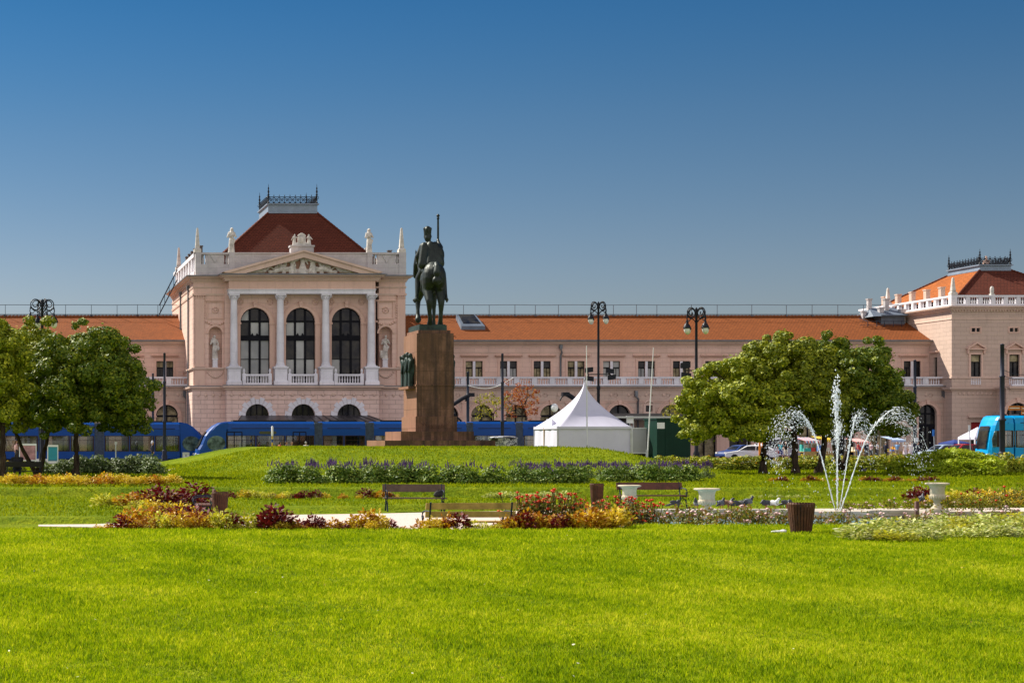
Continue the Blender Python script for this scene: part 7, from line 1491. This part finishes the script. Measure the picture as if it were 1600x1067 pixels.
for (a, c, k, h) in ((1208,1232,('orange','gold'),.2),(1222,1226,'maroon',.28),(1255,1286,('orange','gold'),.2),(1264,1270,'maroon',.3),(1310,1328,('orange','maroon'),.2),(1350,1376,('orange','maroon','gold'),.24),(1384,1396,('orange',),.22),(1398,1406,'maroon',.32),(1410,1444,('gold','orange'),.14),(1440,1462,('orange','maroon'),.24)): bed(a, c, k, 71.5, h, 10, FR2, .3, 1.5)
RBD = 'yellow and red bed behind the right urn'
for (a, c, k, D, h) in ((1430,1452,('lime','gold','maroon'),57,.42),(1440,1456,'maroon',57.8,.5),(1478,1508,('gold','lime'),57,.52),(1512,1545,('gold','lime','orange'),57,.42),(1522,1530,'maroon',57.5,.45),(1552,1600,('gold','lime'),57,.36),(1560,1600,('gold',),58.5,.34)): bed(a, c, k, D, h, 16, RBD, .4, 1.4)
CB = 'cream variegated bed on the right front lawn'
for (D, a, c, h) in ((28.6,1345,1470,.24),(29.3,1335,1640,.26),(30.2,1362,1640,.3),(31.2,1400,1640,.32),(32.2,1480,1640,.3)): bed(a, c, ('cream','cream','cream','lime'), D, h, 33, CB, .4, 1.85)
CB2 = 'low cream bed behind the red roses'
bed(770, 882, 'cream', 60.2, .26, 16, CB2, .5, 2.1); bed(1175, 1262, 'cream', 60.5, .16, 14, 'low cream bed behind the pigeons', .4, 1.3)
# roses
def rose_bush(name, petal, nb, seed, h=1.0, r=.42, nl=420, bs=.85):
    rr = random.Random(seed); rng = np.random.default_rng(seed); cls = [((rr.uniform(-.6,.6)*r, rr.uniform(-.6,.6)*r, rr.uniform(.25,.88)*h), (.24*r/.42,.24*r/.42,.2*h)) for _ in range(11)]
    me = leafcloud('tmp_rose', cls, nl, .07, [M['rose_leaf']], seed); b = MB(); b.v = [tuple(v.co) for v in me.vertices]; b.f = [list(p.vertices) for p in me.polygons]; b.m = [0]*len(b.f); b.sm = [False]*len(b.f); bpy.data.meshes.remove(me)
    for _ in range(nb):
        a = rr.uniform(0,2*PI); q = r*math.sqrt(rr.random())*1.1; x, y = q*math.cos(a), q*math.sin(a); z = h*rr.uniform(.5,1.02); b.tube([(x*.3,y*.3,0),(x*.7,y*.7,z*.6),(x,y,z)], .008, 4, 2)
        s_ = rr.uniform(.045,.068)*bs; b.ball((x,y,z), (s_*.8,s_*.8,s_*.7), 6, 1)
        for k in range(5): t_ = 2*PI*k/5+rr.random(); c_, sn = math.cos(t_), math.sin(t_); b.add([(x+c_*s_*.2,y+sn*s_*.2,z-s_*.4),(x+c_*s_-sn*s_*.6,y+sn*s_+c_*s_*.6,z+.1*s_),(x+c_*s_*1.25,y+sn*s_*1.25,z+.45*s_),(x+c_*s_+sn*s_*.6,y+sn*s_-c_*s_*.6,z+.1*s_)], [(0,1,2,3)], 1)
    o = b.build(name, [M['rose_leaf'], petal, M['bark']]); me = o.data; bpy.data.objects.remove(o); return me
RM = [rose_bush('red_rose_%d' % k, M['rose_red'], 24, 200+k, nl=750, bs=.62) for k in range(3)]; RM2 = [rose_bush('sparse_rose_%d' % k, M['rose_red'], 3, 240+k, nl=520) for k in range(2)]; PKM = [rose_bush('pink_rose_%d' % k, M['rose_pink'], 5, 220+k, .6, .36, 330, .8) for k in range(3)]
def rose(kind, px, D, s_, lab, g): x = X(px, D); return put('rose_bush', RS.choice({'r': RM, 's': RM2, 'p': PKM}[kind]), (x, D, gz(x, D)-.02), RS.uniform(0,6.28), s_, lab, 'rose bush', g)
for p in rowpx(815, 900, 19): rose('r', p, 37.2+RS.uniform(-.5,.8), RS.uniform(1.0,1.15), 'red rose bush right of the near bench behind the maroon plants', 'red roses by the near bench')
for p in rowpx(905, 1035, 19): rose('r', p, 37.5+RS.uniform(-.5,.9), RS.uniform(.82,1.0), 'red rose bush around the left urn and far bin', 'red roses around the left urn')
for p in rowpx(1045, 1240, 25): rose('p', p, 38.6+RS.uniform(-.8,1.2), RS.uniform(1.1,1.35), 'pale pink rose bush along the pool between the middle urn and the big bin', 'pink roses left of the big bin')
for p in rowpx(1285, 1450, 38): rose('p', p, 39+RS.uniform(-.8,1.2), RS.uniform(.95,1.2), 'pale pink rose bush along the pool before the water jets', 'pink roses before the jets')
for p in rowpx(1475, 1610, 30): rose('p', p, 39+RS.uniform(-.8,1.2), RS.uniform(1.05,1.3), 'pale pink rose bush along the pool right of the right urn', 'pink roses right of the right urn')
for p in rowpx(1510, 1610, 22): rose('s', p, 50+RS.uniform(-.5,.9), RS.uniform(.7,.95), 'reddish rose bush behind the pool kerb at the right edge', 'red roses at the right edge')
for p in rowpx(1322, 1500, 33): rose('p', p, 50+RS.uniform(-.5,.9), RS.uniform(.8,1.0), 'pale pink rose bush on the strip behind the pool kerb', 'pink roses behind the kerb')
# ---------------------------------------------------------------- fountain
fo = thing('fountain', 'low stone fountain pool with five white water jets at the right', 'fountain', (X(1309,48.8), 48.8, -.5))
RIMP = [(1020,48.6),(1262,48.6),(1274,47.4),(1352,47.4),(1360,48.3),(1436,48.3),(1446,47.4),(1700,47.4)]
b = MB(); b.molding([(X(p,D),D) for p,D in RIMP], [(-.34,-.7),(.02,-.7),(.02,-.44),(.06,-.43),(.06,-.40),(.02,-.39),(.05,-.31),(.05,-.265),(-.34,-.25)]); b.build('pool_rim', M['stone_rim'], fo)
b = MB(); b.box(X(1060,39), X(1700,39), 38.4, 38.8, -.6, -.40); b.build('near_rim', M['stone_rim'], fo)
b = MB(); b.box(X(1060,38.8), X(1720,38.8), 38.8, 48.2, -.6, -.465); struct(b.build('pool_water', M['water']))
def jet(pts, D, dD, r0, nd, spread, seed, tail=.0, blob=False):
    rr = random.Random(seed); P = [Vector((X(px,D), D + dD*i/(len(pts)-1), Z(py,D))) for i, (px,py) in enumerate(pts)]
    def cr(u):                                               # catmull-rom
        n = len(P)-1; i = min(n-1, int(u*n)); t_ = u*n-i; p0,p1,p2,p3 = P[max(0,i-1)],P[i],P[i+1],P[min(n,i+2)]
        return .5*((2*p1)+(p2-p0)*t_+(2*p0-5*p1+4*p2-p3)*t_*t_+(3*p1-p0-3*p2+p3)*t_*t_*t_)
    b = MB(); N = 70; end = .62 if not blob else .97
    for s_ in range(2):
        pts_ = []; rd = []
        for i in range(N+1):
            u = i/N*end; w = .006+.045*u*u; p = cr(u); p = p+Vector((rr.uniform(-w,w)*.6+(.018*s_*u*3), rr.uniform(-w,w), rr.uniform(-w,w)*.4)); pts_.append(p); rd.append(max(.003, r0*(.35+1.0*rr.random())*(1-.45*u/end if not blob else 1+.9*u**4)*(1 if i < N else .2)))
        b.tube(pts_, rd, 6)
    for k in range(int(nd*1.5)):
        u = rr.random()**.55; u = (.28+.72*u) if not blob else (.55+.45*u); q = spread*(max(0,u-.2))**1.4; p = cr(u) + Vector((rr.gauss(0,q), rr.gauss(0,q), rr.gauss(0,q)*.8 - (abs(rr.gauss(0, tail))*max(0,u-.45)*1.6))); s_ = rr.uniform(.005,.019)
        e = (cr(min(1,u+.02))-cr(max(0,u-.02))).normalized()*s_*rr.uniform(1.2,2.4); a = Vector((s_*.6,0,0)); c = Vector((0,s_*.6,0))
        if abs(e.normalized().x) > .8: a = Vector((0,0,s_*.6))
        b.add([p-e,p+a,p+c,p-a,p-c,p+e], [(0,1,2),(0,2,3),(0,3,4),(0,4,1),(5,2,1),(5,3,2),(5,4,3),(5,1,4)])
    if blob:
        top = P[-1]
        for k in range(210):
            q = abs(rr.gauss(0,1)); p = top+Vector((rr.gauss(.02,.05),rr.gauss(0,.05),rr.gauss(-.2,.3))); r = rr.uniform(.008,.026); e = Vector((rr.gauss(0,.3),rr.gauss(0,.3),1)).normalized()*r*rr.uniform(1.2,2.6); a = Vector((r,0,0)); c = Vector((0,r,0))
            b.add([p-e,p+a,p+c,p-a,p-c,p+e], [(0,1,2),(0,2,3),(0,3,4),(0,4,1),(5,2,1),(5,3,2),(5,4,3),(5,1,4)])
    o = b.build('water_jet', M['spray'], fo); return o
jet([(1309,801),(1308,740),(1306.5,690),(1306,645),(1306,614)], 48.8, 0, .009, 90, .10, 1, .5, True)
jet([(1306,801),(1291,752),(1276,705),(1261,670),(1244,647),(1226,639),(1208,652),(1196,680)], 48.8, -.6, .014, 620, .27, 2, .9)
jet([(1308,801),(1302,745),(1298,695),(1294,662),(1287,655),(1281,678)], 48.8, -1.0, .011, 330, .2, 3, .9)
jet([(1311,801),(1314,745),(1316,695),(1320,650),(1325,640),(1333,668)], 48.8, -1.0, .012, 380, .2, 4, .9)
jet([(1312,801),(1325,756),(1339,708),(1357,668),(1379,643),(1398,638),(1412,655),(1421,688)], 48.8, -.6, .015, 560, .24, 5, .9)
b = MB()
for p in (1306,1309,1312): b.lathe((X(p,48.8),48.8,-.5),[(.03,0),(.03,.05),(.018,.06),(.018,.1)],6)
b.build('nozzle', M['steel'], fo)
b = MB(); rr = random.Random(44)
for k in range(130):
    px, py = rr.uniform(1195,1425), rr.uniform(690,800); s_ = rr.uniform(.005,.016); p = Vector((X(px,48.5), 48.5+rr.uniform(-1,1), Z(py,48.5))); b.add([p-Vector((0,0,s_*2)),p+Vector((s_*.6,0,0)),p+Vector((0,s_*.6,0)),p-Vector((s_*.6,0,0)),p-Vector((0,s_*.6,0)),p+Vector((0,0,s_*2))], [(0,1,2),(0,2,3),(0,3,4),(0,4,1),(5,2,1),(5,3,2),(5,4,3),(5,1,4)])
o = b.build('falling_spray', M['spray'], None, (X(1309,48.5),48.5,0)); tag(o, 'scattered single drops falling round the fountain jets', 'spray', kind='stuff')
# ---------------------------------------------------------------- urns
def urn(label, px, D, top, wpx, plinth=0.0, base_z=None):
    x = X(px,D); zt_ = Z(top,D); s_ = wpx*D/F/2; zb = zt_-2.15*s_ if base_z is None else base_z; h = zt_-zb; t = thing('stone_urn', label, 'urn', (x,D,zb-plinth))
    b = MB(); pr = [(.62,0),(.62,.04),(.50,.06),(.50,.10),(.34,.14),(.25,.22),(.24,.28),(.33,.31),(.34,.33),(.30,.345),(.5,.40),(.62,.47),(.66,.53),(.60,.56),(.57,.58),(.60,.60),(.58,.75),(.64,.86),(.70,.91),(.92,.93),(1.0,.955),(.98,.985),(.9,1.0),(.8,.985),(.5,.9)]
    b.lathe((x,D,zb), [(r*s_,z*h) for r,z in pr], 32); b.build('bowl', M['urn'], t)
    b = MB()
    for k in range(20):
        a = 2*PI*k/20; b.lathe((x+.60*s_*math.cos(a),D+.60*s_*math.sin(a),zb+.39*h), [(.02*s_,0),(.075*s_,.05*h),(.085*s_,.12*h),(.03*s_,.17*h)], 6)
    b.build('gadroon_band', M['urn'], t)
    b = MB(); b.box(x-.7*s_,x+.7*s_,D-.7*s_,D+.7*s_,zb-plinth-.3,zb); b.build('plinth', M['stone_rim'], t); return t
urn('cream stone urn rising from the red roses in front of the brown bench', 983.5, 47.6, 757.5, 35)
urn('cream stone urn with the widest rim, standing alone beside the pigeons', 1104.5, 47.0, 762.5, 39)
urn('whitest stone urn on a square block at the right before the yellow bed', 1464.5, 46.9, 754, 35, .1, -.2)
# ---------------------------------------------------------------- benches
def bench(label, x, D, z, w, rz, slat_m, back='two', wide=False):
    t = thing('park_bench', label, 'bench', (x,D,z)); t.rotation_euler = (0,0,rz); ORG[t.name] = Vector((0,0,0))
    if back == 'two':
        for (za, zb) in ((.72,.86),(.54,.67)): b = MB(); y = .22+(za-.5)*.22; b.add([(-w/2,y,za),(w/2,y,za),(w/2,y+.03,zb),(-w/2,y+.03,zb),(-w/2,y+.035,za-.005),(w/2,y+.035,za-.005),(w/2,y+.065,zb),(-w/2,y+.065,zb)], [(0,1,2,3),(7,6,5,4),(0,4,5,1),(3,2,6,7),(0,3,7,4),(1,5,6,2)]); b.build('back_slat', slat_m, t)
    else: b = MB(); b.add([(-w/2,.26,.62),(w/2,.26,.62),(w/2,.31,.86),(-w/2,.31,.86),(-w/2,.295,.615),(w/2,.295,.615),(w/2,.345,.855),(-w/2,.345,.855)], [(0,1,2,3),(7,6,5,4),(0,4,5,1),(3,2,6,7),(0,3,7,4),(1,5,6,2)]); b.build('back_slat', slat_m, t)
    for k in range(4): b = MB(); y = -.24+.115*k; b.box(-w/2,w/2,y,y+.095,.41,.445); b.build('seat_slat', slat_m, t)
    for s_ in (-1, 1):
        u = s_*(w/2-.1); b = MB()
        b.tube([(u,-.24,.40),(u,.0,.39),(u,.22,.42),(u,.27,.6),(u,.33,.87)], .022, 6); b.tube([(u,-.22,.40),(u,-.2,.28),(u,-.25,.12),(u,-.31,.0)], .024, 6); b.tube([(u,.2,.41),(u,.2,.28),(u,.28,.12),(u,.36,.0)], .024, 6)
        b.tube([(u,-.2,.26),(u,-.05,.33),(u,.08,.33),(u,.2,.26)], .016, 5)
        b.tube([(u,.3,.66),(u,.1,.67),(u,-.14,.66),(u,-.26,.62),(u,-.3,.54),(u,-.25,.48),(u,-.2,.51),(u,-.21,.56)], .02, 6); b.tube([(u,-.22,.4),(u,-.27,.47),(u,-.28,.5)], .018, 6)
        b.build('end_frame', M['iron_blue'], t)
    return t
def bxy(p0, p1, D): return (X(p0,D)+X(p1,D))/2, X(p1,D)-X(p0,D)
x, w = bxy(658, 800, 37.2); bench('ochre slatted bench seen from behind beside the red roses', x, 37.2, -.5, w, PI+.05, M['wood_ochre'])
x, w = bxy(600, 696, 53); bench('dark bench with scroll iron ends facing the camera across the pale path', x, 53, -.5, w, -.12, plain('weathered_dark_slats', (.10,.065,.045), .7, .3, 6, .3), 'one')
x, w = bxy(968, 1073, 55.5); bench('red brown bench behind the left urn facing the camera', x, 55.5, -.5, w, .05, M['wood_dark'], 'one')
bench('bench end with pale scroll armrest beside the left bin in the flower bed', X(317,47.6), 47.6, -.5, 1.5, -PI/2-.1, M['wood_dark'])
x, w = bxy(8, 66, 75); bench('black shaded bench under the left trees with a person sitting on it', x, 75, -.02, w, PI, plain('black_shaded_slats', (.012,.010,.010), .7, .3, 6), 'one')
t = thing('person', 'dark clothed person sitting on the shaded bench with their back turned', 'person', (X(27,75), 75.15, -.02)); t.rotation_euler = (0,0,PI); t.scale = (1.05,1.05,1.0)
put('body', PM['sit'], (0,0,0), parent=t); put('hair', HM[('bun',.52)], (0,0,0), parent=t)
bag = thing('black_bag', 'slumped black bag left on the ground under the near ochre bench', 'bag', (X(776,37.2), 37.4, -.5))
B = Blob(); B.ell((0,0,.16), (.24,.13,.15)).ell((.1,.02,.2), (.14,.1,.13)).ell((-.12,0,.12), (.14,.12,.11)).cap((-.1,0,.28), .012, (0,0,.38), .012).cap((0,0,.38), .012, (.12,0,.28), .012); put('sack', B.mesh('bag', .014, [M['rubber']]), (0,0,.0), parent=bag)
bag2 = thing('black_bag', 'small black bag lying on the seat of the dark bench facing the camera', 'bag', (X(685,52.9), 52.85, -.05)); put('sack', bag.children[0].data, (0,0,0), .4, .72, parent=bag2)
# ---------------------------------------------------------------- bins
def bin_(label, px0, px1, D, z, top, ns=26, rz=0):
    x = (X(px0,D)+X(px1,D))/2; r1 = (X(px1,D)-X(px0,D))/2; h = Z(top,D)-z; t = thing('litter_bin', label, 'litter bin', (x,D,z)); r0 = r1*.74; b = MB()
    for k in range(ns):
        a = 2*PI*k/ns+rz; c_, s_ = math.cos(a), math.sin(a); tx_, ty_ = -s_, c_; w = PI*r1/ns*.74; pr = [(r0,.02),(r0+(r1-r0)*.55,h*.5),(r1*.97,h*.86),(r1,h*.95),(r1*.94,h)]
        vs = []
        for r, zz in pr:
            for (dr, ds) in ((0,-w),(0,w),(-.018,w),(-.018,-w)): vs.append((x+c_*(r+dr)+tx_*ds*(r/r1), D+s_*(r+dr)+ty_*ds*(r/r1), z+zz))
        n = len(pr); b.add(vs, [(j*4+i, j*4+(i+1) % 4, (j+1)*4+(i+1) % 4, (j+1)*4+i) for j in range(n-1) for i in range(4)] + [(0,3,2,1), tuple(range((n-1)*4, n*4))])
    b.build('slats', M['rust_wood'], t)
    b = MB(); b.lathe((x,D,z), [(r0*.84,.03),(r0*.86,.06),(r1*.88,h*.9),(r1*.86,h*.9),(r0*.8,.08)], 20); b.build('liner', M['dark'], t)
    b = MB()
    for zz, rr_ in ((h*.2, r0+(r1-r0)*.2),(h*.72, r0+(r1-r0)*.72)): b.lathe((x,D,z+zz), [(rr_-.03,0),(rr_-.012,0),(rr_-.012,.03),(rr_-.03,.03)], 24)
    b.build('hoop', M['iron'], t); return t
bin_('biggest slatted rust brown litter bin on the front lawn before the fountain', 1231.5, 1272, 31.2, .0, 785)
bin_('slatted brown litter bin at the path edge behind the red roses', 922, 943, 55, -.5, 755)
bin_('slatted dark brown litter bin rising from the left flower bed', 331, 357, 45.4, -.5, 768)
b = MB(); x = X(1432.5,41); b.lathe((x,41,-.5),[(.055,0),(.055,Z(784,41)+.5),(.04,Z(783,41)+.5)],8); o = b.build('wooden_stake', M['wood_dark'], None, (x,41,-.5)); tag(o, 'thin dark brown stake standing before the right urn', 'stake')
B = Blob(); B.ell((0,0,.02), (.15,.06,.025)).ell((.09,.02,.03), (.07,.05,.03)).ell((-.1,-.01,.02), (.08,.04,.02)); x = X(1218,31.2); put('crumpled_paper', B.mesh('paper', .012, [M['white_paint']]), (x,31.2,.01), .1, 1.0, 'crumpled white paper lying on the lawn beside the biggest bin', 'litter')
tb = thing('floodlight_box', 'small rusty twin lamp box on the slope of the mound', 'floodlight', (X(482.5,86), 86, gz(X(482.5,86),86)))
for s_ in (-1, 1): b = MB(); x = X(482.5,86)+s_*.13; z = gz(X(482.5,86),86); b.taper(x,86,z+.1,z+.36,.11,.1,.12,.12); b.box(x-.02,x+.02,85.97,86.03,z-.1,z+.1); b.build('lamp_head', M['rust_wood'], tb)
# ---------------------------------------------------------------- pigeons
def pigeon_mesh(name, body, dark, head_up=True):
    B = Blob(); B.ell((0,.0,.15), (.058,.115,.062), 0, (.35,0,0)).cap((0,-.07,.19), .045, (0,-.1,.235 if head_up else .16), .03, 1).ell((0,-.115,.255 if head_up else .15), (.027,.034,.028), 1).cap((0,-.14,.25 if head_up else .145), .008, (0,-.168,.242 if head_up else .13), .004, 1)
    B.cap((0,.09,.12), .035, (0,.21,.085), .018, 1).ell((.05,.03,.155), (.018,.1,.045), 0, (.35,0,0)).ell((-.05,.03,.155), (.018,.1,.045), 0, (.35,0,0))
    for s_ in (-1, 1): B.cap((s_*.025,.0,.1), .011, (s_*.028,-.005,.012), .007, 2); [B.cap((s_*.028,-.005,.01), .006, (s_*.028+dx,-.045,.006), .005, 2) for dx in (-.018,0,.018)]
    return B.mesh(name, .0075, [body, dark, plain(name+'_legs', (.35,.08,.06), .6)], 1)
pg = plain('pigeon_grey', (.13,.135,.16), .6, .3, 20); pd_ = plain('pigeon_dark', (.035,.035,.045), .5, .4, 20); pw = plain('pigeon_white', (.72,.7,.68), .7, .1, 20); pb = plain('pigeon_brown', (.2,.1,.06), .6, .4, 20)
PGM = {'g': pigeon_mesh('grey_pigeon', pg, pd_), 'd': pigeon_mesh('dark_pigeon', pd_, pd_, False), 'w': pigeon_mesh('white_pigeon', pw, pw), 'b': pigeon_mesh('brown_pigeon', pb, pd_)}
for (p, D, k, rz, lab, dz) in ((1055,48.7,'d',1.3,'dark pigeon farthest left, left of the widest urn',0),(1088,48.75,'g',-.6,'grey pigeon standing at the foot of the widest urn',0),(1127,48.8,'g',2.2,'grey pigeon nearest the widest urn on its right',0),(1138,48.9,'b',.8,'brown pigeon in the cluster right of the widest urn',0),(1147,48.6,'d',-1.2,'dark pigeon beside the brown one on the pool kerb',0),(1161,48.7,'d',.4,'dark pigeon feeding lower between the cluster and the upright grey one',0),(1170,48.8,'g',1.9,'upright grey pigeon, tallest on the kerb',.05),(1197,48.9,'d',-1.5,'dark pigeon stretched sideways beside the white bird',0),(1210,48.8,'w',.6,'white pigeon on the pool kerb beside the dark ones',0),(1229,49,'d',.9,'dark pigeon just left of the biggest bin',0),(1440.5,49.2,'g',2.4,'grey pigeon perched by the thin stake and right urn',.12)):
    put('pigeon', PGM[k], (X(p,D),D,-.253+dz), rz, 1.2, lab, 'pigeon', 'pigeons on the pool kerb')
x = X(1350,92); put('pigeon', PGM['g'], (x,92,gz(x,92)), 1.2, 1.2, 'grey pigeon alone in the tree shade on the far lawn', 'pigeon'); x = X(1488,84); put('pigeon', PGM['w'], (x,84,gz(x,84)), 1.5, 1.9, 'large white bird resting on the lawn in front of the juniper', 'bird')
SKY, SKY_GAMMA, CLOUD_FILL, EXPO = .041, 1.25, .62, .78
# ---------------------------------------------------------------- camera, sun and sky
cam = bpy.data.cameras.new('camera'); cam.sensor_width = 36.0; cam.lens = F/1600*36; cam.shift_x = .5; cam.shift_y = (HY - 533.5)/1600
cam.clip_end = 9000; co = bpy.data.objects.new('camera', cam); COL.objects.link(co); co.location = (0, 0, CAM_H); co.rotation_euler = (PI/2, 0, 0); scene.camera = co
SUN = Vector((-.51, .53, .68)).normalized()
sl = bpy.data.lights.new('sun', 'SUN'); sl.energy = 5.0; sl.angle = R(.5); sl.color = (1, .93, .80)
so = bpy.data.objects.new('sun', sl); COL.objects.link(so); so.rotation_euler = SUN.to_track_quat('Z', 'Y').to_euler(); so.location = (-60, 120, 90)
w = bpy.data.worlds.new('World'); scene.world = w; w.use_nodes = True; nt = w.node_tree
bg = nt.nodes['Background']; sky = nt.nodes.new('ShaderNodeTexSky'); sky.sky_type = 'NISHITA'; sky.sun_disc = False
sky.sun_elevation = math.asin(SUN.z); sky.sun_rotation = math.atan2(SUN.x, SUN.y); sky.altitude = 200; sky.air_density = 1.0; sky.dust_density = 1.2; sky.ozone_density = 3.0
N_ = nt.nodes; L_ = nt.links
def wmath(op, x, y=0.0, z=None):
    n = N_.new('ShaderNodeMath'); n.operation = op
    for i, v in enumerate((x, y) + ((z,) if z is not None else ())):
        if isinstance(v, (int, float)): n.inputs[i].default_value = v
        else: L_.new(v, n.inputs[i])
    return n.outputs[0]
def vscale(c, k): n = N_.new('ShaderNodeVectorMath'); n.operation = 'SCALE'; L_.new(c, n.inputs[0]); n.inputs['Scale'].default_value = k; return n.outputs[0]
gm = N_.new('ShaderNodeGamma'); L_.new(vscale(sky.outputs[0], .1), gm.inputs['Color']); gm.inputs['Gamma'].default_value = SKY_GAMMA
clear0 = vscale(gm.outputs[0], 10.0)
# added cloud bank, out of view behind the camera, to brighten the shaded front
tc = N_.new('ShaderNodeTexCoord'); sp = N_.new('ShaderNodeSeparateXYZ'); L_.new(tc.outputs['Generated'], sp.inputs[0])
hz = N_.new('ShaderNodeMapRange'); L_.new(sp.outputs[2], hz.inputs[0]); hz.inputs[1].default_value = .0; hz.inputs[2].default_value = .30
rp = N_.new('ShaderNodeValToRGB'); L_.new(hz.outputs[0], rp.inputs['Fac'])
els = rp.color_ramp.elements; rp.color_ramp.interpolation = 'B_SPLINE'
while len(els) < 5: els.new(.5)
for el, (p_, c_) in zip(els, ((0, (1.02,.85,.90,1)), (.33, (.725,.71,.745,1)), (.606, (.39,.59,.68,1)), (.812, (.21,.54,.72,1)), (1, (.11,.44,.63,1)))): el.position = p_; el.color = c_
mm = N_.new('ShaderNodeVectorMath'); mm.operation = 'MULTIPLY'; L_.new(clear0, mm.inputs[0]); L_.new(rp.outputs['Color'], mm.inputs[1]); clear = vscale(mm.outputs[0], 1.5)
no = N_.new('ShaderNodeTexNoise'); L_.new(tc.outputs['Generated'], no.inputs['Vector']); no.inputs['Scale'].default_value = 2.6; no.inputs['Detail'].default_value = 6
mr = N_.new('ShaderNodeMapRange'); mr.interpolation_type = 'SMOOTHSTEP'; L_.new(sp.outputs[1], mr.inputs[0]); mr.inputs[1].default_value = .05; mr.inputs[2].default_value = -.5; mr.inputs[3].default_value = 0; mr.inputs[4].default_value = 1
cr_ = N_.new('ShaderNodeMapRange'); L_.new(no.outputs['Fac'], cr_.inputs[0]); cr_.inputs[1].default_value = .34; cr_.inputs[2].default_value = .52
fac = wmath('MULTIPLY', mr.outputs[0], cr_.outputs[0])
mx = N_.new('ShaderNodeMix'); mx.data_type = 'RGBA'; L_.new(fac, mx.inputs[0]); L_.new(clear, mx.inputs[6]); mx.inputs[7].default_value = (CLOUD_FILL*1.0/SKY, CLOUD_FILL*.94/SKY, CLOUD_FILL*.98/SKY, 1)
L_.new(mx.outputs[2], bg.inputs['Color']); bg.inputs['Strength'].default_value = SKY
scene.view_settings.view_transform = 'Standard'; scene.view_settings.look = 'None'; scene.view_settings.exposure = EXPO; scene.view_settings.gamma = 1
scene.cycles.max_bounces = 6; scene.cycles.transparent_max_bounces = 12; scene.cycles.use_denoising = True
